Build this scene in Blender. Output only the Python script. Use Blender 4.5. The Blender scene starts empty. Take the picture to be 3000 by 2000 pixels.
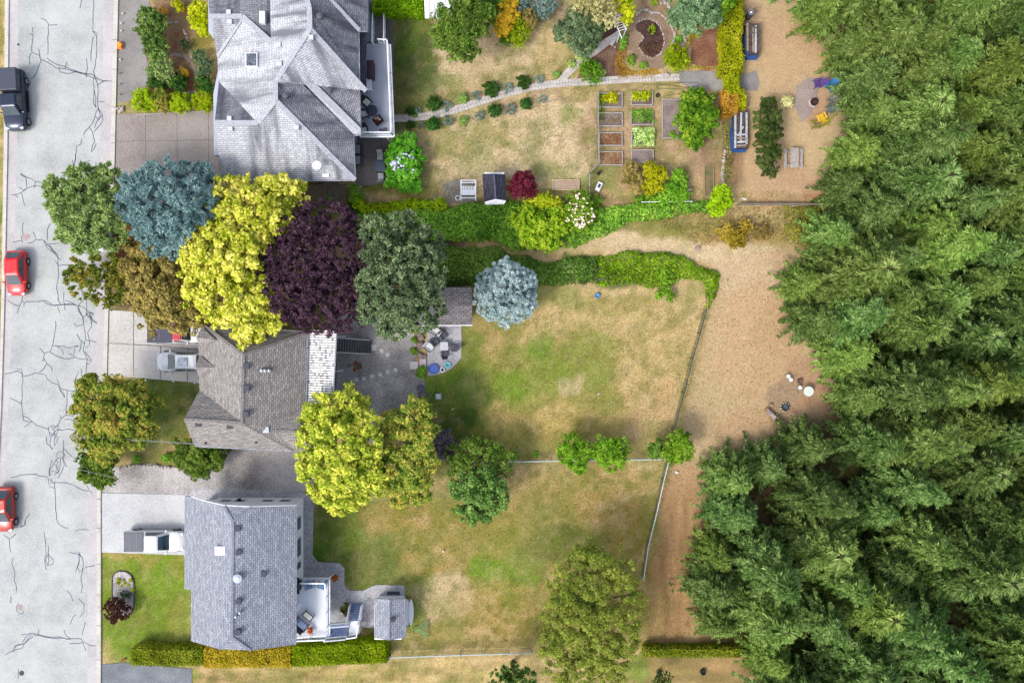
import bpy, math, random
import numpy as np
from mathutils import Vector, noise as mnoise
C = bpy.context.scene
COL = C.collection
H0 = 72.0; K0 = 0.031
# ---------- camera, world, sun, exposure ----------
cam = bpy.data.objects.new('camera', bpy.data.cameras.new('camera'))
COL.objects.link(cam); C.camera = cam
cam.location = (0, 0, H0); cam.rotation_euler = (0, 0, 0)
cam.data.sensor_width = 36; cam.data.lens = 18 / (1500 * K0 / H0); cam.data.clip_end = 2000
W = bpy.data.worlds.new('World'); C.world = W; W.use_nodes = True
nt = W.node_tree; bg = nt.nodes['Background']
sky = nt.nodes.new('ShaderNodeTexSky'); sky.sky_type = 'NISHITA'; sky.sun_disc = False
SUN_EL = math.radians(52); SUN_AZ = math.radians(230)      # from the lower left of the picture
sky.sun_elevation = SUN_EL; sky.sun_rotation = SUN_AZ
sky.air_density = 1.0; sky.dust_density = 3.0; sky.ozone_density = 1.0
hs_ = nt.nodes.new('ShaderNodeHueSaturation'); hs_.inputs['Saturation'].default_value = .6   # thin high cloud whitens the blue
nt.links.new(sky.outputs[0], hs_.inputs['Color']); nt.links.new(hs_.outputs[0], bg.inputs[0]); bg.inputs[1].default_value = 0.15
sl = bpy.data.lights.new('sun', 'SUN'); sl.energy = 1.15; sl.angle = math.radians(13); sl.color = (1, .95, .87)
so = bpy.data.objects.new('sun', sl); COL.objects.link(so)
sd = Vector((math.sin(SUN_AZ) * math.cos(SUN_EL), math.cos(SUN_AZ) * math.cos(SUN_EL), math.sin(SUN_EL)))
so.rotation_euler = sd.to_track_quat('Z', 'Y').to_euler(); so.location = (-30, -30, 60)
C.view_settings.view_transform = 'Standard'; C.view_settings.look = 'None'
C.view_settings.exposure = 1.14; C.view_settings.gamma = 1
C.cycles.max_bounces = 5; C.cycles.diffuse_bounces = 3; C.cycles.transparent_max_bounces = 6
C.cycles.transmission_bounces = 3; C.cycles.use_denoising = True
random.seed(7); NR = np.random.default_rng(7)
R = random.uniform
# ---------- helpers ----------
def at(px, py, h=0.0):
    s = K0 * (H0 - h) / H0
    return Vector(((px - 1500) * s, (1000 - py) * s, h))
def ln(d, h=0.0): return d * K0 * (H0 - h) / H0
def S(r, g, b, k=.5):
    f = lambda c: (c / 255 / 12.92 if c / 255 <= .04045 else ((c / 255 + .055) / 1.055) ** 2.4)
    return (f(r) * k, f(g) * k, f(b) * k, 1)
MATS = {}
def mat(name, c, rough=.8, c2=None, scale=3, var=.25, metal=0, coat=0, bump=0, spec=.3, emit=None, detail=4):
    if name in MATS: return MATS[name]
    m = bpy.data.materials.new(name); m.use_nodes = True; n = m.node_tree; L = n.links
    b = n.nodes['Principled BSDF']
    b.inputs['Roughness'].default_value = rough; b.inputs['Metallic'].default_value = metal
    b.inputs['Specular IOR Level'].default_value = spec; b.inputs['Coat Weight'].default_value = coat
    b.inputs['Coat Roughness'].default_value = .05
    tc = n.nodes.new('ShaderNodeTexCoord'); nz = n.nodes.new('ShaderNodeTexNoise')
    nz.inputs['Scale'].default_value = scale; nz.inputs['Detail'].default_value = detail; nz.inputs['Roughness'].default_value = .65
    L.new(tc.outputs['Object'], nz.inputs['Vector'])
    rp = n.nodes.new('ShaderNodeValToRGB'); L.new(nz.outputs[0], rp.inputs[0])
    if c2 is None: c2 = tuple(x * (1 - var) for x in c[:3]) + (1,); c = tuple(min(1, x * (1 + var * .5)) for x in c[:3]) + (1,)
    rp.color_ramp.elements[0].position = .35; rp.color_ramp.elements[0].color = c2
    rp.color_ramp.elements[1].position = .65; rp.color_ramp.elements[1].color = c
    L.new(rp.outputs[0], b.inputs['Base Color'])
    if bump:
        bp = n.nodes.new('ShaderNodeBump'); bp.inputs['Strength'].default_value = bump; bp.inputs['Distance'].default_value = .05
        n2 = n.nodes.new('ShaderNodeTexNoise'); n2.inputs['Scale'].default_value = scale * 6; n2.inputs['Detail'].default_value = 3
        L.new(tc.outputs['Object'], n2.inputs['Vector']); L.new(n2.outputs[0], bp.inputs['Height']); L.new(bp.outputs[0], b.inputs['Normal'])
    MATS[name] = m; return m
def speckle(name, c1, c2, c3, big=.25, small=9, bump=.3):
    """concrete, gravel, mulch: fine grains between three colours plus soft large blotches"""
    if name in MATS: return MATS[name]
    m = bpy.data.materials.new(name); m.use_nodes = True; n = m.node_tree; L = n.links; b = n.nodes['Principled BSDF']
    b.inputs['Roughness'].default_value = .9; b.inputs['Specular IOR Level'].default_value = .2
    tc = n.nodes.new('ShaderNodeTexCoord')
    a = n.nodes.new('ShaderNodeTexNoise'); a.inputs['Scale'].default_value = small; a.inputs['Detail'].default_value = 3; a.inputs['Roughness'].default_value = .8
    d = n.nodes.new('ShaderNodeTexNoise'); d.inputs['Scale'].default_value = big; d.inputs['Detail'].default_value = 6; d.inputs['Roughness'].default_value = .65
    L.new(tc.outputs['Object'], a.inputs['Vector']); L.new(tc.outputs['Object'], d.inputs['Vector'])
    r = n.nodes.new('ShaderNodeValToRGB'); e = r.color_ramp.elements
    e[0].position = .3; e[0].color = c1; e[1].position = .7; e[1].color = c3; x = e.new(.5); x.color = c2
    mx = n.nodes.new('ShaderNodeMath'); mx.operation = 'ADD'
    m1 = n.nodes.new('ShaderNodeMath'); m1.operation = 'MULTIPLY_ADD'; m1.inputs[1].default_value = .8; m1.inputs[2].default_value = -.4
    L.new(d.outputs[0], m1.inputs[0]); L.new(m1.outputs[0], mx.inputs[0]); L.new(a.outputs[0], mx.inputs[1])
    L.new(mx.outputs[0], r.inputs[0]); L.new(r.outputs[0], b.inputs['Base Color'])
    bp = n.nodes.new('ShaderNodeBump'); bp.inputs['Strength'].default_value = bump; bp.inputs['Distance'].default_value = .03
    L.new(a.outputs[0], bp.inputs['Height']); L.new(bp.outputs[0], b.inputs['Normal'])
    MATS[name] = m; return m
def leafmat(name, c1, c2, c3, nscale=.9, trans=.3, w=.55):
    """c1 dark, c2 mid, c3 light: random per leaf mixed with clumps of noise"""
    if name in MATS: return MATS[name]
    m = bpy.data.materials.new(name); m.use_nodes = True; n = m.node_tree; L = n.links
    n.nodes.remove(n.nodes['Principled BSDF']); out = n.nodes['Material Output']
    g = n.nodes.new('ShaderNodeNewGeometry'); tc = n.nodes.new('ShaderNodeTexCoord'); oi = n.nodes.new('ShaderNodeObjectInfo')
    nz = n.nodes.new('ShaderNodeTexNoise'); nz.inputs['Scale'].default_value = nscale; nz.inputs['Detail'].default_value = 3
    L.new(tc.outputs['Object'], nz.inputs['Vector'])
    a = n.nodes.new('ShaderNodeMath'); a.operation = 'MULTIPLY'; a.inputs[1].default_value = w; L.new(g.outputs['Random Per Island'], a.inputs[0])
    b = n.nodes.new('ShaderNodeMath'); b.operation = 'MULTIPLY_ADD'; b.inputs[1].default_value = (1 - w) * 2.2; b.inputs[2].default_value = -(1 - w) * .6; L.new(nz.outputs[0], b.inputs[0])
    s = n.nodes.new('ShaderNodeMath'); s.operation = 'ADD'; L.new(a.outputs[0], s.inputs[0]); L.new(b.outputs[0], s.inputs[1])
    r = n.nodes.new('ShaderNodeValToRGB'); e = r.color_ramp.elements
    e[0].position = .08; e[0].color = c1; e[1].position = .92; e[1].color = c3; x = e.new(.5); x.color = c2
    L.new(s.outputs[0], r.inputs[0])
    hv = n.nodes.new('ShaderNodeHueSaturation'); q = n.nodes.new('ShaderNodeMapRange'); q.inputs[3].default_value = .8; q.inputs[4].default_value = 1.2
    q2 = n.nodes.new('ShaderNodeMapRange'); q2.inputs[3].default_value = .485; q2.inputs[4].default_value = .51
    L.new(oi.outputs['Random'], q.inputs[0]); L.new(q.outputs[0], hv.inputs['Value']); L.new(oi.outputs['Random'], q2.inputs[0]); L.new(q2.outputs[0], hv.inputs['Hue'])
    L.new(r.outputs[0], hv.inputs['Color'])
    df = n.nodes.new('ShaderNodeBsdfDiffuse'); tr = n.nodes.new('ShaderNodeBsdfTranslucent'); mx = n.nodes.new('ShaderNodeMixShader'); mx.inputs[0].default_value = trans
    L.new(hv.outputs[0], df.inputs[0]); L.new(hv.outputs[0], tr.inputs[0]); L.new(df.outputs[0], mx.inputs[1]); L.new(tr.outputs[0], mx.inputs[2]); L.new(mx.outputs[0], out.inputs[0])
    MATS[name] = m; return m
def shingle(name, light, mid, dark, stain=None, row=.16, seam=.35):
    if name in MATS: return MATS[name]
    m = bpy.data.materials.new(name); m.use_nodes = True; n = m.node_tree; L = n.links; b = n.nodes['Principled BSDF']
    b.inputs['Roughness'].default_value = .9; b.inputs['Specular IOR Level'].default_value = .25
    uv = n.nodes.new('ShaderNodeUVMap'); uv.uv_map = 'UVMap'
    br = n.nodes.new('ShaderNodeTexBrick'); br.inputs['Scale'].default_value = 1; br.inputs['Brick Width'].default_value = .42; br.inputs['Row Height'].default_value = row
    br.inputs['Mortar Size'].default_value = .022; br.inputs['Mortar Smooth'].default_value = .3; br.inputs['Bias'].default_value = 0
    br.inputs['Color1'].default_value = light; br.inputs['Color2'].default_value = mid; br.inputs['Mortar'].default_value = tuple(x * (1 - seam) for x in dark[:3]) + (1,)
    L.new(uv.outputs[0], br.inputs['Vector'])
    nz = n.nodes.new('ShaderNodeTexNoise'); nz.inputs['Scale'].default_value = 3.5; nz.inputs['Detail'].default_value = 4; nz.inputs['Roughness'].default_value = .7
    L.new(uv.outputs[0], nz.inputs['Vector'])
    r = n.nodes.new('ShaderNodeValToRGB'); r.color_ramp.elements[0].position = .42; r.color_ramp.elements[0].color = dark; r.color_ramp.elements[1].position = .62; r.color_ramp.elements[1].color = (1, 1, 1, 1)
    L.new(nz.outputs[0], r.inputs[0])
    mx = n.nodes.new('ShaderNodeMixRGB'); mx.blend_type = 'MULTIPLY'; mx.inputs[0].default_value = .3; L.new(br.outputs[0], mx.inputs[1]); L.new(r.outputs[0], mx.inputs[2])
    last = mx
    if stain:                                     # algae streaks running down the slope
        mp = n.nodes.new('ShaderNodeMapping'); mp.inputs['Scale'].default_value = (1.1, .16, 1); L.new(uv.outputs[0], mp.inputs[0])
        n3 = n.nodes.new('ShaderNodeTexNoise'); n3.inputs['Scale'].default_value = .8; n3.inputs['Detail'].default_value = 5; n3.inputs['Roughness'].default_value = .6
        L.new(mp.outputs[0], n3.inputs['Vector']); r3 = n.nodes.new('ShaderNodeValToRGB')
        r3.color_ramp.elements[0].position = .46; r3.color_ramp.elements[0].color = (0, 0, 0, 1); r3.color_ramp.elements[1].position = .64; r3.color_ramp.elements[1].color = (1, 1, 1, 1)
        L.new(n3.outputs[0], r3.inputs[0]); m3 = n.nodes.new('ShaderNodeMixRGB'); m3.inputs[2].default_value = stain
        q = n.nodes.new('ShaderNodeMath'); q.operation = 'MULTIPLY'; q.inputs[1].default_value = .85; L.new(r3.outputs[0], q.inputs[0]); L.new(q.outputs[0], m3.inputs[0])
        L.new(mx.outputs[0], m3.inputs[1]); last = m3
    L.new(last.outputs[0], b.inputs['Base Color'])
    bp = n.nodes.new('ShaderNodeBump'); bp.inputs['Strength'].default_value = .5; bp.inputs['Distance'].default_value = .03
    L.new(br.outputs['Fac'], bp.inputs['Height']); bp.invert = True; L.new(bp.outputs[0], b.inputs['Normal'])
    MATS[name] = m; return m
def glassmat(name, c):
    return mat(name, c, rough=.08, var=.3, scale=.8, spec=.9, coat=.4)

def tag(o, label=None, cat=None, group=None, kind=None):
    if label: o['label'] = label
    if cat: o['category'] = cat
    if group: o['group'] = group
    if kind: o['kind'] = kind
    return o
def empty(name, loc, label, cat, group=None, rz=0):
    o = bpy.data.objects.new(name, None); o.empty_display_size = .3; COL.objects.link(o)
    o.location = loc; o.rotation_euler = (0, 0, rz); return tag(o, label, cat, group)
def link(name, me, m, parent=None, local=False):
    o = bpy.data.objects.new(name, me); COL.objects.link(o)
    for x in (m if isinstance(m, (list, tuple)) else [m]): me.materials.append(x)
    if parent:
        o.parent = parent
        if not local and parent.type == 'EMPTY': o.location = -parent.location
    return o
def dup(root, loc=None, rz=None, label=None, sc=None, group=None):
    def cp(o, par):
        c = o.copy(); COL.objects.link(c); c.parent = par
        for ch in o.children: cp(ch, c)
        return c
    r = cp(root, None)
    if loc is not None: r.location = loc
    if rz is not None: r.rotation_euler = (0, 0, rz)
    if label: r['label'] = label
    if group: r['group'] = group
    if sc: r.scale = sc if isinstance(sc, tuple) else (sc, sc, sc)
    return r
class MB:
    def __init__(s): s.v = []; s.f = []
    def add(s, vs, fs):
        k = len(s.v); s.v += [tuple(v) for v in vs]; s.f += [tuple(i + k for i in f) for f in fs]; return s
    def box(s, x0, x1, y0, y1, z0, z1):
        return s.add([(x0,y0,z0),(x1,y0,z0),(x1,y1,z0),(x0,y1,z0),(x0,y0,z1),(x1,y0,z1),(x1,y1,z1),(x0,y1,z1)],
                     [(3,2,1,0),(4,5,6,7),(0,1,5,4),(1,2,6,5),(2,3,7,6),(3,0,4,7)])
    def obox(s, c, d, rz=0, rx=0, ry=0):
        from mathutils import Euler
        M = Euler((rx, ry, rz)).to_matrix(); x, y, z = d[0]/2, d[1]/2, d[2]/2; c = Vector(c)
        vs = [c + M @ Vector(p) for p in [(-x,-y,-z),(x,-y,-z),(x,y,-z),(-x,y,-z),(-x,-y,z),(x,-y,z),(x,y,z),(-x,y,z)]]
        return s.add(vs, [(3,2,1,0),(4,5,6,7),(0,1,5,4),(1,2,6,5),(2,3,7,6),(3,0,4,7)])
    def tube(s, p, q, r0, r1=None, n=6):
        p = Vector(p); q = Vector(q); r1 = r0 if r1 is None else r1; d = (q - p)
        if d.length < 1e-6: return s
        d.normalize(); a = d.orthogonal().normalized(); b = d.cross(a)
        vs = [p + (a*math.cos(t)+b*math.sin(t))*r0 for t in [2*math.pi*i/n for i in range(n)]] + [q + (a*math.cos(t)+b*math.sin(t))*r1 for t in [2*math.pi*i/n for i in range(n)]]
        return s.add(vs, [(i, (i+1)%n, n+(i+1)%n, n+i) for i in range(n)] + [tuple(range(n))[::-1], tuple(range(n, 2*n))])
    def path(s, pts, r, n=6, r1=None):
        k = len(pts) - 1; r1 = r if r1 is None else r1
        for i in range(k): s.tube(pts[i], pts[i+1], r+(r1-r)*i/k, r+(r1-r)*(i+1)/k, n)
        return s
    def cyl(s, c, r, z0, z1, n=20, r1=None, sx=1, sy=1):
        r1 = r if r1 is None else r1
        vs = [(c[0]+r*sx*math.cos(t), c[1]+r*sy*math.sin(t), z0) for t in [2*math.pi*i/n for i in range(n)]] + [(c[0]+r1*sx*math.cos(t), c[1]+r1*sy*math.sin(t), z1) for t in [2*math.pi*i/n for i in range(n)]]
        return s.add(vs, [(i, (i+1)%n, n+(i+1)%n, n+i) for i in range(n)] + [tuple(range(n))[::-1], tuple(range(n, 2*n))])
    def ring(s, c, R0, R1, z0, z1, n=24):
        vs = []
        for t in [2*math.pi*i/n for i in range(n)]:
            for r, z in ((R0,z0),(R1,z0),(R1,z1),(R0,z1)): vs.append((c[0]+r*math.cos(t), c[1]+r*math.sin(t), z))
        fs = []
        for i in range(n):
            j = (i+1) % n
            for k in range(4): l = (k+1) % 4; fs.append((4*i+k, 4*j+k, 4*j+l, 4*i+l))
        return s.add(vs, fs)
    def prism(s, poly, z0, z1):
        n = len(poly); a = sum(poly[i][0]*poly[(i+1)%n][1]-poly[(i+1)%n][0]*poly[i][1] for i in range(n))
        if a < 0: poly = poly[::-1]
        return s.add([(p[0],p[1],z0) for p in poly]+[(p[0],p[1],z1) for p in poly],
                     [tuple(range(n))[::-1], tuple(range(n,2*n))]+[(i,(i+1)%n,n+(i+1)%n,n+i) for i in range(n)])
    def rock(s, c, r, sz=.6, seed=0):
        import bmesh
        bm = bmesh.new(); bmesh.ops.create_icosphere(bm, subdivisions=2, radius=1)
        o = Vector((seed*7.3, seed*3.1, 1))
        for v in bm.verts:
            k = 1 + .35*mnoise.noise(v.co*1.3+o); v.co = Vector((v.co.x*r*k, v.co.y*r*k*.85, v.co.z*r*sz*k))+Vector(c)
        bm.verts.index_update(); s.add([v.co for v in bm.verts], [[v.index for v in f.verts] for f in bm.faces]); bm.free(); return s
    def mesh(s, name, smooth=False):
        me = bpy.data.meshes.new(name); me.from_pydata([tuple(v) for v in s.v], [], s.f); me.update()
        if smooth: me.shade_smooth()
        return me
    def build(s, name, m, parent=None, local=False, bevel=0, smooth=False):
        o = link(name, s.mesh(name, smooth), m, parent, local)
        if bevel: b = o.modifiers.new('bevel', 'BEVEL'); b.width = bevel; b.segments = 2; b.limit_method = 'ANGLE'
        return o
def thing1(name, mb, m, label, cat, group=None, bevel=0, loc=None, smooth=False):
    """a thing that is one mesh; mb in world coordinates unless loc is given"""
    o = mb.build(name, m, bevel=bevel, smooth=smooth)
    if loc is not None: o.location = loc
    return tag(o, label, cat, group)

# ---------- ground ----------
def fbm(x, y, s, seed=0, octv=4):
    """cheap numpy value noise -1..1"""
    r = np.random.default_rng(seed); T = r.random((64, 64)); out = np.zeros_like(x); amp = 1; tot = 0
    for o in range(octv):
        u = x / s; v = y / s; i = np.floor(u).astype(int); j = np.floor(v).astype(int); fu = u - i; fv = v - j
        fu = fu*fu*(3-2*fu); fv = fv*fv*(3-2*fv)
        a = T[i % 64, j % 64]; b = T[(i+1) % 64, j % 64]; c = T[i % 64, (j+1) % 64]; d = T[(i+1) % 64, (j+1) % 64]
        out += amp * ((a*(1-fu)+b*fu)*(1-fv)+(c*(1-fu)+d*fu)*fv - .5) * 2; tot += amp; amp *= .55; s *= .5
    return out / tot
TAN = S(228,202,162); STRAW = S(206,178,118); ORAN = S(200,158,108); PINK = S(192,150,118); OLIVE = S(160,150,75); GRN = S(118,150,50); DGRN = S(60,98,30,.45)
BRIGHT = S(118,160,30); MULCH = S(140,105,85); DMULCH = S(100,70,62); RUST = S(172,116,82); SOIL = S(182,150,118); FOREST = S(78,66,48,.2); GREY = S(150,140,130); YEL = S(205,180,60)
blobs = [ # px, py, rx, ry, colour, strength
 (1250,1900,1200,160,STRAW,.8),(1500,1650,700,260,S(158,144,72),.9),(1650,1080,430,250,S(178,160,90),.85),(1330,1000,60,200,S(120,140,50),.8),(1700,1550,500,200,S(175,145,80),.3),
 (1300,150,300,220,TAN,.85),(1500,420,400,150,TAN,.9),(1230,180,60,190,DGRN,.9),(1195,60,40,120,GRN,.7),(1170,300,50,90,DGRN,.8),(1160,200,40,200,DGRN,.7),  # dark green grass right of the big house has its shadow painted in
 (1290,235,30,30,S(130,150,90),.7),(1180,560,150,30,OLIVE,.8),(1120,545,90,30,S(90,105,35),.9),(1260,560,70,40,OLIVE,.6),
 (1460,390,60,40,OLIVE,.45),(1400,480,60,50,GRN,.35),(1330,430,60,50,OLIVE,.4),(1680,340,40,30,GRN,.4),(1580,350,40,40,TAN,.6),(1250,400,60,80,OLIVE,.5),
 (1380,420,25,20,GRN,.5),(1510,420,15,20,GRN,.5),(1400,260,90,40,OLIVE,.3),(1450,220,40,20,GRN,.3),(1330,560,60,40,GREY,.5),(1480,560,60,30,OLIVE,.7),(1620,580,120,30,OLIVE,.6),(1630,500,60,20,GRN,.35),
 (1830,400,120,180,SOIL,.85),(2000,470,140,130,SOIL,.9),(2090,420,60,140,MULCH,.6),(1780,560,100,50,OLIVE,.4),(1850,580,140,20,DMULCH,.5),(1760,520,60,40,GRN,.45),
 (1790,170,70,90,MULCH,1),(1900,90,110,110,S(160,130,105),1),(2070,150,70,90,S(160,105,75),.9),(1760,80,80,40,DMULCH,1),(1620,35,90,50,S(160,135,120),1),(1500,60,70,25,DMULCH,.8),
 (1480,290,260,18,S(165,135,110),.55),(1300,330,120,35,OLIVE,.3),
 (2320,150,120,130,ORAN,.7),(2260,100,90,60,PINK,.6),(2230,500,160,100,ORAN,.6),(2330,560,160,50,PINK,.7),(2390,130,60,70,RUST,.5),(2410,300,60,60,RUST,.9),(2340,500,70,50,RUST,.4),(2195,60,40,60,DMULCH,.9),
 (2350,260,60,50,S(190,160,130),.7),(2150,430,40,130,MULCH,.7),(2420,560,60,50,RUST,.6),
 (1500,650,500,60,S(70,110,35,.4),.9),(1250,700,130,30,S(120,110,60),.9),(1400,715,110,22,S(170,140,85),.8),(1600,790,350,40,S(80,120,40,.4),.9),(1950,640,200,50,OLIVE,.6),
 (2100,720,400,45,TAN,.9),(2240,800,150,110,TAN,.9),(2210,1000,120,170,S(210,170,120),.9),(2300,950,90,120,ORAN,.9),(2350,1150,90,110,RUST,.95),(2250,1250,160,80,ORAN,.8),(2330,750,90,50,PINK,.8),(2350,870,70,60,RUST,.4),
 (2300,1170,62,72,S(128,102,88),.95),(2200,670,200,40,S(185,155,95),.8),(2330,690,60,60,OLIVE,.6),
 (1650,1050,330,170,OLIVE,.35),(1530,1090,160,110,S(138,155,58),.85),(1500,1120,50,60,BRIGHT,.5),(1590,990,40,55,GRN,.85),(1710,1060,110,80,S(138,155,62),.75),(1730,1150,80,80,S(140,150,65),.5),(1900,1080,100,200,S(212,182,125),.7),
 (1300,1140,100,60,GRN,.8),(1330,1200,130,110,S(85,115,45),.9),(1360,1260,110,60,S(65,95,30),.9),(1270,1110,60,40,BRIGHT,.5),(1360,1060,40,120,GRN,.45),(1480,930,120,60,S(205,180,110),.6),(1700,920,200,60,S(210,185,125),.6),(1400,900,60,80,OLIVE,.6),(1550,870,150,40,GRN,.5),(1800,880,120,40,OLIVE,.5),
 (1450,1030,80,60,S(195,165,105),.5),(1600,1300,300,60,S(160,145,70),.6),(1340,1330,150,60,S(60,85,35),.8),(1550,1230,150,60,S(205,180,105),.6),(1670,1130,50,40,TAN,.5),(1560,1180,70,40,GRN,.35),(1920,1210,100,120,S(212,175,125),.6),
 (1060,1580,200,180,S(98,132,38),1),(1050,1650,140,90,S(85,115,35),.9),(950,1500,60,80,S(65,105,25),.9),(1150,1500,120,60,S(190,155,85),.6),(1230,1600,90,110,S(175,150,80),.8),(1200,1700,60,50,GRN,.7),(1290,1750,110,90,TAN,.6),(1330,1720,60,40,TAN,.5),
 (1490,1680,120,85,S(112,150,28),1),(1550,1650,50,40,BRIGHT,.5),(1580,1560,110,130,S(128,138,62),.75),(1620,1500,100,60,S(170,150,85),.6),(1650,1590,130,70,S(92,105,45),.8),(1800,1480,140,90,S(176,150,84),.4),(1380,1580,60,60,OLIVE,.5),(1400,1800,100,110,S(190,160,100),.4),(1420,1560,160,90,S(160,148,70),.7),(1500,1800,90,90,S(175,150,75),.6),(1250,1860,70,40,OLIVE,.5),(1200,1810,70,60,GRN,.8),(1130,1840,80,30,S(80,100,30),.9),
 (1450,1500,80,80,OLIVE,.6),(1800,1450,120,120,S(182,152,88),.4),(1850,1560,60,60,S(175,145,60),.5),
 (2000,1500,60,170,S(196,150,105),.8),(1960,1750,70,170,S(176,134,84),.9),(1900,1800,60,120,S(150,130,60),.7),(2030,1420,50,80,ORAN,.6),
 (430,1780,190,210,S(125,152,42),1),(340,1640,60,25,S(180,160,90),.8),(420,1640,60,20,S(170,150,80),.5),(500,1850,40,100,S(150,150,60),.5),(520,1660,30,30,S(150,140,60),.5),(510,1780,20,50,S(170,150,80),.5),
 (490,1170,140,85,S(72,102,36),1),(420,1240,90,70,S(85,108,42),.9),(530,1250,50,60,S(165,150,80),.9),(520,1310,80,40,S(175,150,90),.7),(430,1330,90,40,S(120,120,55),.8),(400,1250,100,60,S(70,95,40),.8),
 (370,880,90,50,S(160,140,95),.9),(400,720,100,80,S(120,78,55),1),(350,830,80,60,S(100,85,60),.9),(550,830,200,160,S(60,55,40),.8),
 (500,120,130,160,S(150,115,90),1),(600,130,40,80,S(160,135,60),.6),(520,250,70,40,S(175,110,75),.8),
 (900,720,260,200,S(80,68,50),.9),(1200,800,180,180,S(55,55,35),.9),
 (650,1985,130,30,S(195,165,110),.8),(900,1980,300,40,S(190,165,105),.7),(560,1965,30,30,GRN,.6),(480,1250,90,60,S(95,115,50),.7),(1400,1970,200,40,S(200,175,115),.7),(2000,1965,200,60,S(140,140,65),.9),(2150,1950,100,30,S(200,165,110),.7),(1850,1960,60,40,GRN,.6),
 (700,1900,350,20,S(75,60,35),.9),
 (5,90,14,100,S(150,140,70),1),(5,400,14,50,S(170,150,80),1),(3,680,12,110,S(95,140,45),1),(5,820,10,60,S(150,135,80),1),(0,1300,10,150,S(190,160,120),1),
]
forest_edge = [(2420,-100),(2440,60),(2400,150),(2420,250),(2440,400),(2450,520),(2400,600),(2330,640),(2400,760),(2330,880),(2360,1000),(2440,1100),(2400,1200),(2250,1330),(2070,1370),(2040,1500),(2010,1700),(2050,1850),(2200,1930),(2250,2100)]
def build_ground():
    xs = np.concatenate([np.array([-400,-200,-120,-80]), np.arange(-56,56.01,.26), np.array([80,120,200,400])])
    ys = np.concatenate([np.array([-400,-200,-100,-60]), np.arange(-38,38.01,.26), np.array([60,100,200,400])])
    X, Y = np.meshgrid(xs, ys); X = X.ravel(); Y = Y.ravel()
    px = X / K0 + 1500; py = 1000 - Y / K0
    wx = px + 55*fbm(X, Y, 3.2, 1, 5); wy = py + 55*fbm(X, Y, 3.2, 2, 5)
    base = np.array(STRAW[:3])*np.ones((len(X), 3)); t = (fbm(X, Y, 9, 3)*.5+.5)[:, None]
    base = base*(1-t*.6)+np.array(TAN[:3])*t*.6
    t = np.clip(fbm(X, Y, 4, 5)*1.5, 0, 1)[:, None]; base = base*(1-t*.4)+np.array(OLIVE[:3])*t*.4
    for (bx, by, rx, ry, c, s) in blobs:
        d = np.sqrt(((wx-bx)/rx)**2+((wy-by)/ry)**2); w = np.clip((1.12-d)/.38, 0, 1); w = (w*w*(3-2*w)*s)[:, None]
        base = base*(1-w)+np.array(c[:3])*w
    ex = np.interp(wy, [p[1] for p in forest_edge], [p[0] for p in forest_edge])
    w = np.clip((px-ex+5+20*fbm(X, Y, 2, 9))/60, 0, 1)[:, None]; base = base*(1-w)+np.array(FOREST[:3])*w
    # mottling: small dry and green patches of the turf
    fx = np.interp(py, [0,560,600,760,900,1050,1345,1700,1900], [2160,2160,3000,2080,2072,2030,1960,1885,1885]); trk = np.clip((px-fx)/30, 0, 1)*(1-np.clip((px-ex-25)/60, 0, 1))
    lawn = np.clip((1.85-base[:,0]/np.maximum(base[:,1], 1e-4))/.3, 0, 1)*((np.abs(X) < 57) & (np.abs(Y) < 39))*(1-.85*trk)*np.where((py > 690) & (py < 760) & (px > 1600), .3, 1)
    k_ = np.clip((py-1350)/120, 0, 1)[:, None]; tc_ = np.array(S(222,190,152,.53)[:3])*(1-k_)+np.array(S(186,148,108,.5)[:3])*k_; base = base*(1-.5*trk[:, None])+tc_*.5*trk[:, None]
    for (sc, sd_, c, amt, lo) in ((2.6, 41, S(122,140,52), .42, .05), (1.1, 42, S(135,138,60), .42, .08), (3.3, 43, S(222,190,138), .3, .04), (1.4, 44, S(218,186,134), .3, .06), (.75, 45, S(108,118,45), .42, .1), (.6, 46, S(228,200,155), .3, .1)):
        t = np.clip((fbm(X, Y, sc, sd_, 3)-lo)*3.5, 0, 1)*lawn*amt
        if c[0] > .3: t = t*np.clip((base[:,0]/np.maximum(base[:,1], 1e-4)-1.12)/.2, .4, 1)
        t = t[:, None]; base = base*(1-t)+np.array(c[:3])*t
    # mowing streaks: along the strip at the bottom, up the strip beside the wood
    a_ = np.clip((py-1925)/15, 0, 1)*(px > 560)*(px < 2250); b_ = np.clip((py-1440)/60, 0, 1)*(py < 1890)*np.clip((px-1900-(1700-py)*.12)/20, 0, 1)
    st = fbm(X/6, Y, .45, 51, 2)*a_+fbm(X, Y/6, .45, 52, 2)*b_; base = base*(1+.38*st)[:, None]
    g_ = base.mean(1, keepdims=True); base = (base*.97+g_*.03)*.95
    Z = .03*fbm(X, Y, 6, 4)-.03
    nx, ny = len(xs), len(ys); idx = np.arange(nx*ny).reshape(ny, nx)
    F = np.stack([idx[:-1,:-1], idx[:-1,1:], idx[1:,1:], idx[1:,:-1]], -1).reshape(-1, 4)
    me = bpy.data.meshes.new('ground'); me.vertices.add(len(X)); me.vertices.foreach_set('co', np.stack([X,Y,Z],-1).ravel().astype(np.float32))
    me.loops.add(F.size); me.loops.foreach_set('vertex_index', F.ravel().astype(np.int32)); me.polygons.add(len(F)); me.polygons.foreach_set('loop_start', np.arange(0, F.size, 4, dtype=np.int32)); me.update()
    ca = me.color_attributes.new('Turf', 'FLOAT_COLOR', 'POINT'); ca.data.foreach_set('color', np.concatenate([base, 1-.35*trk[:, None]],1).ravel().astype(np.float32))
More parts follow.
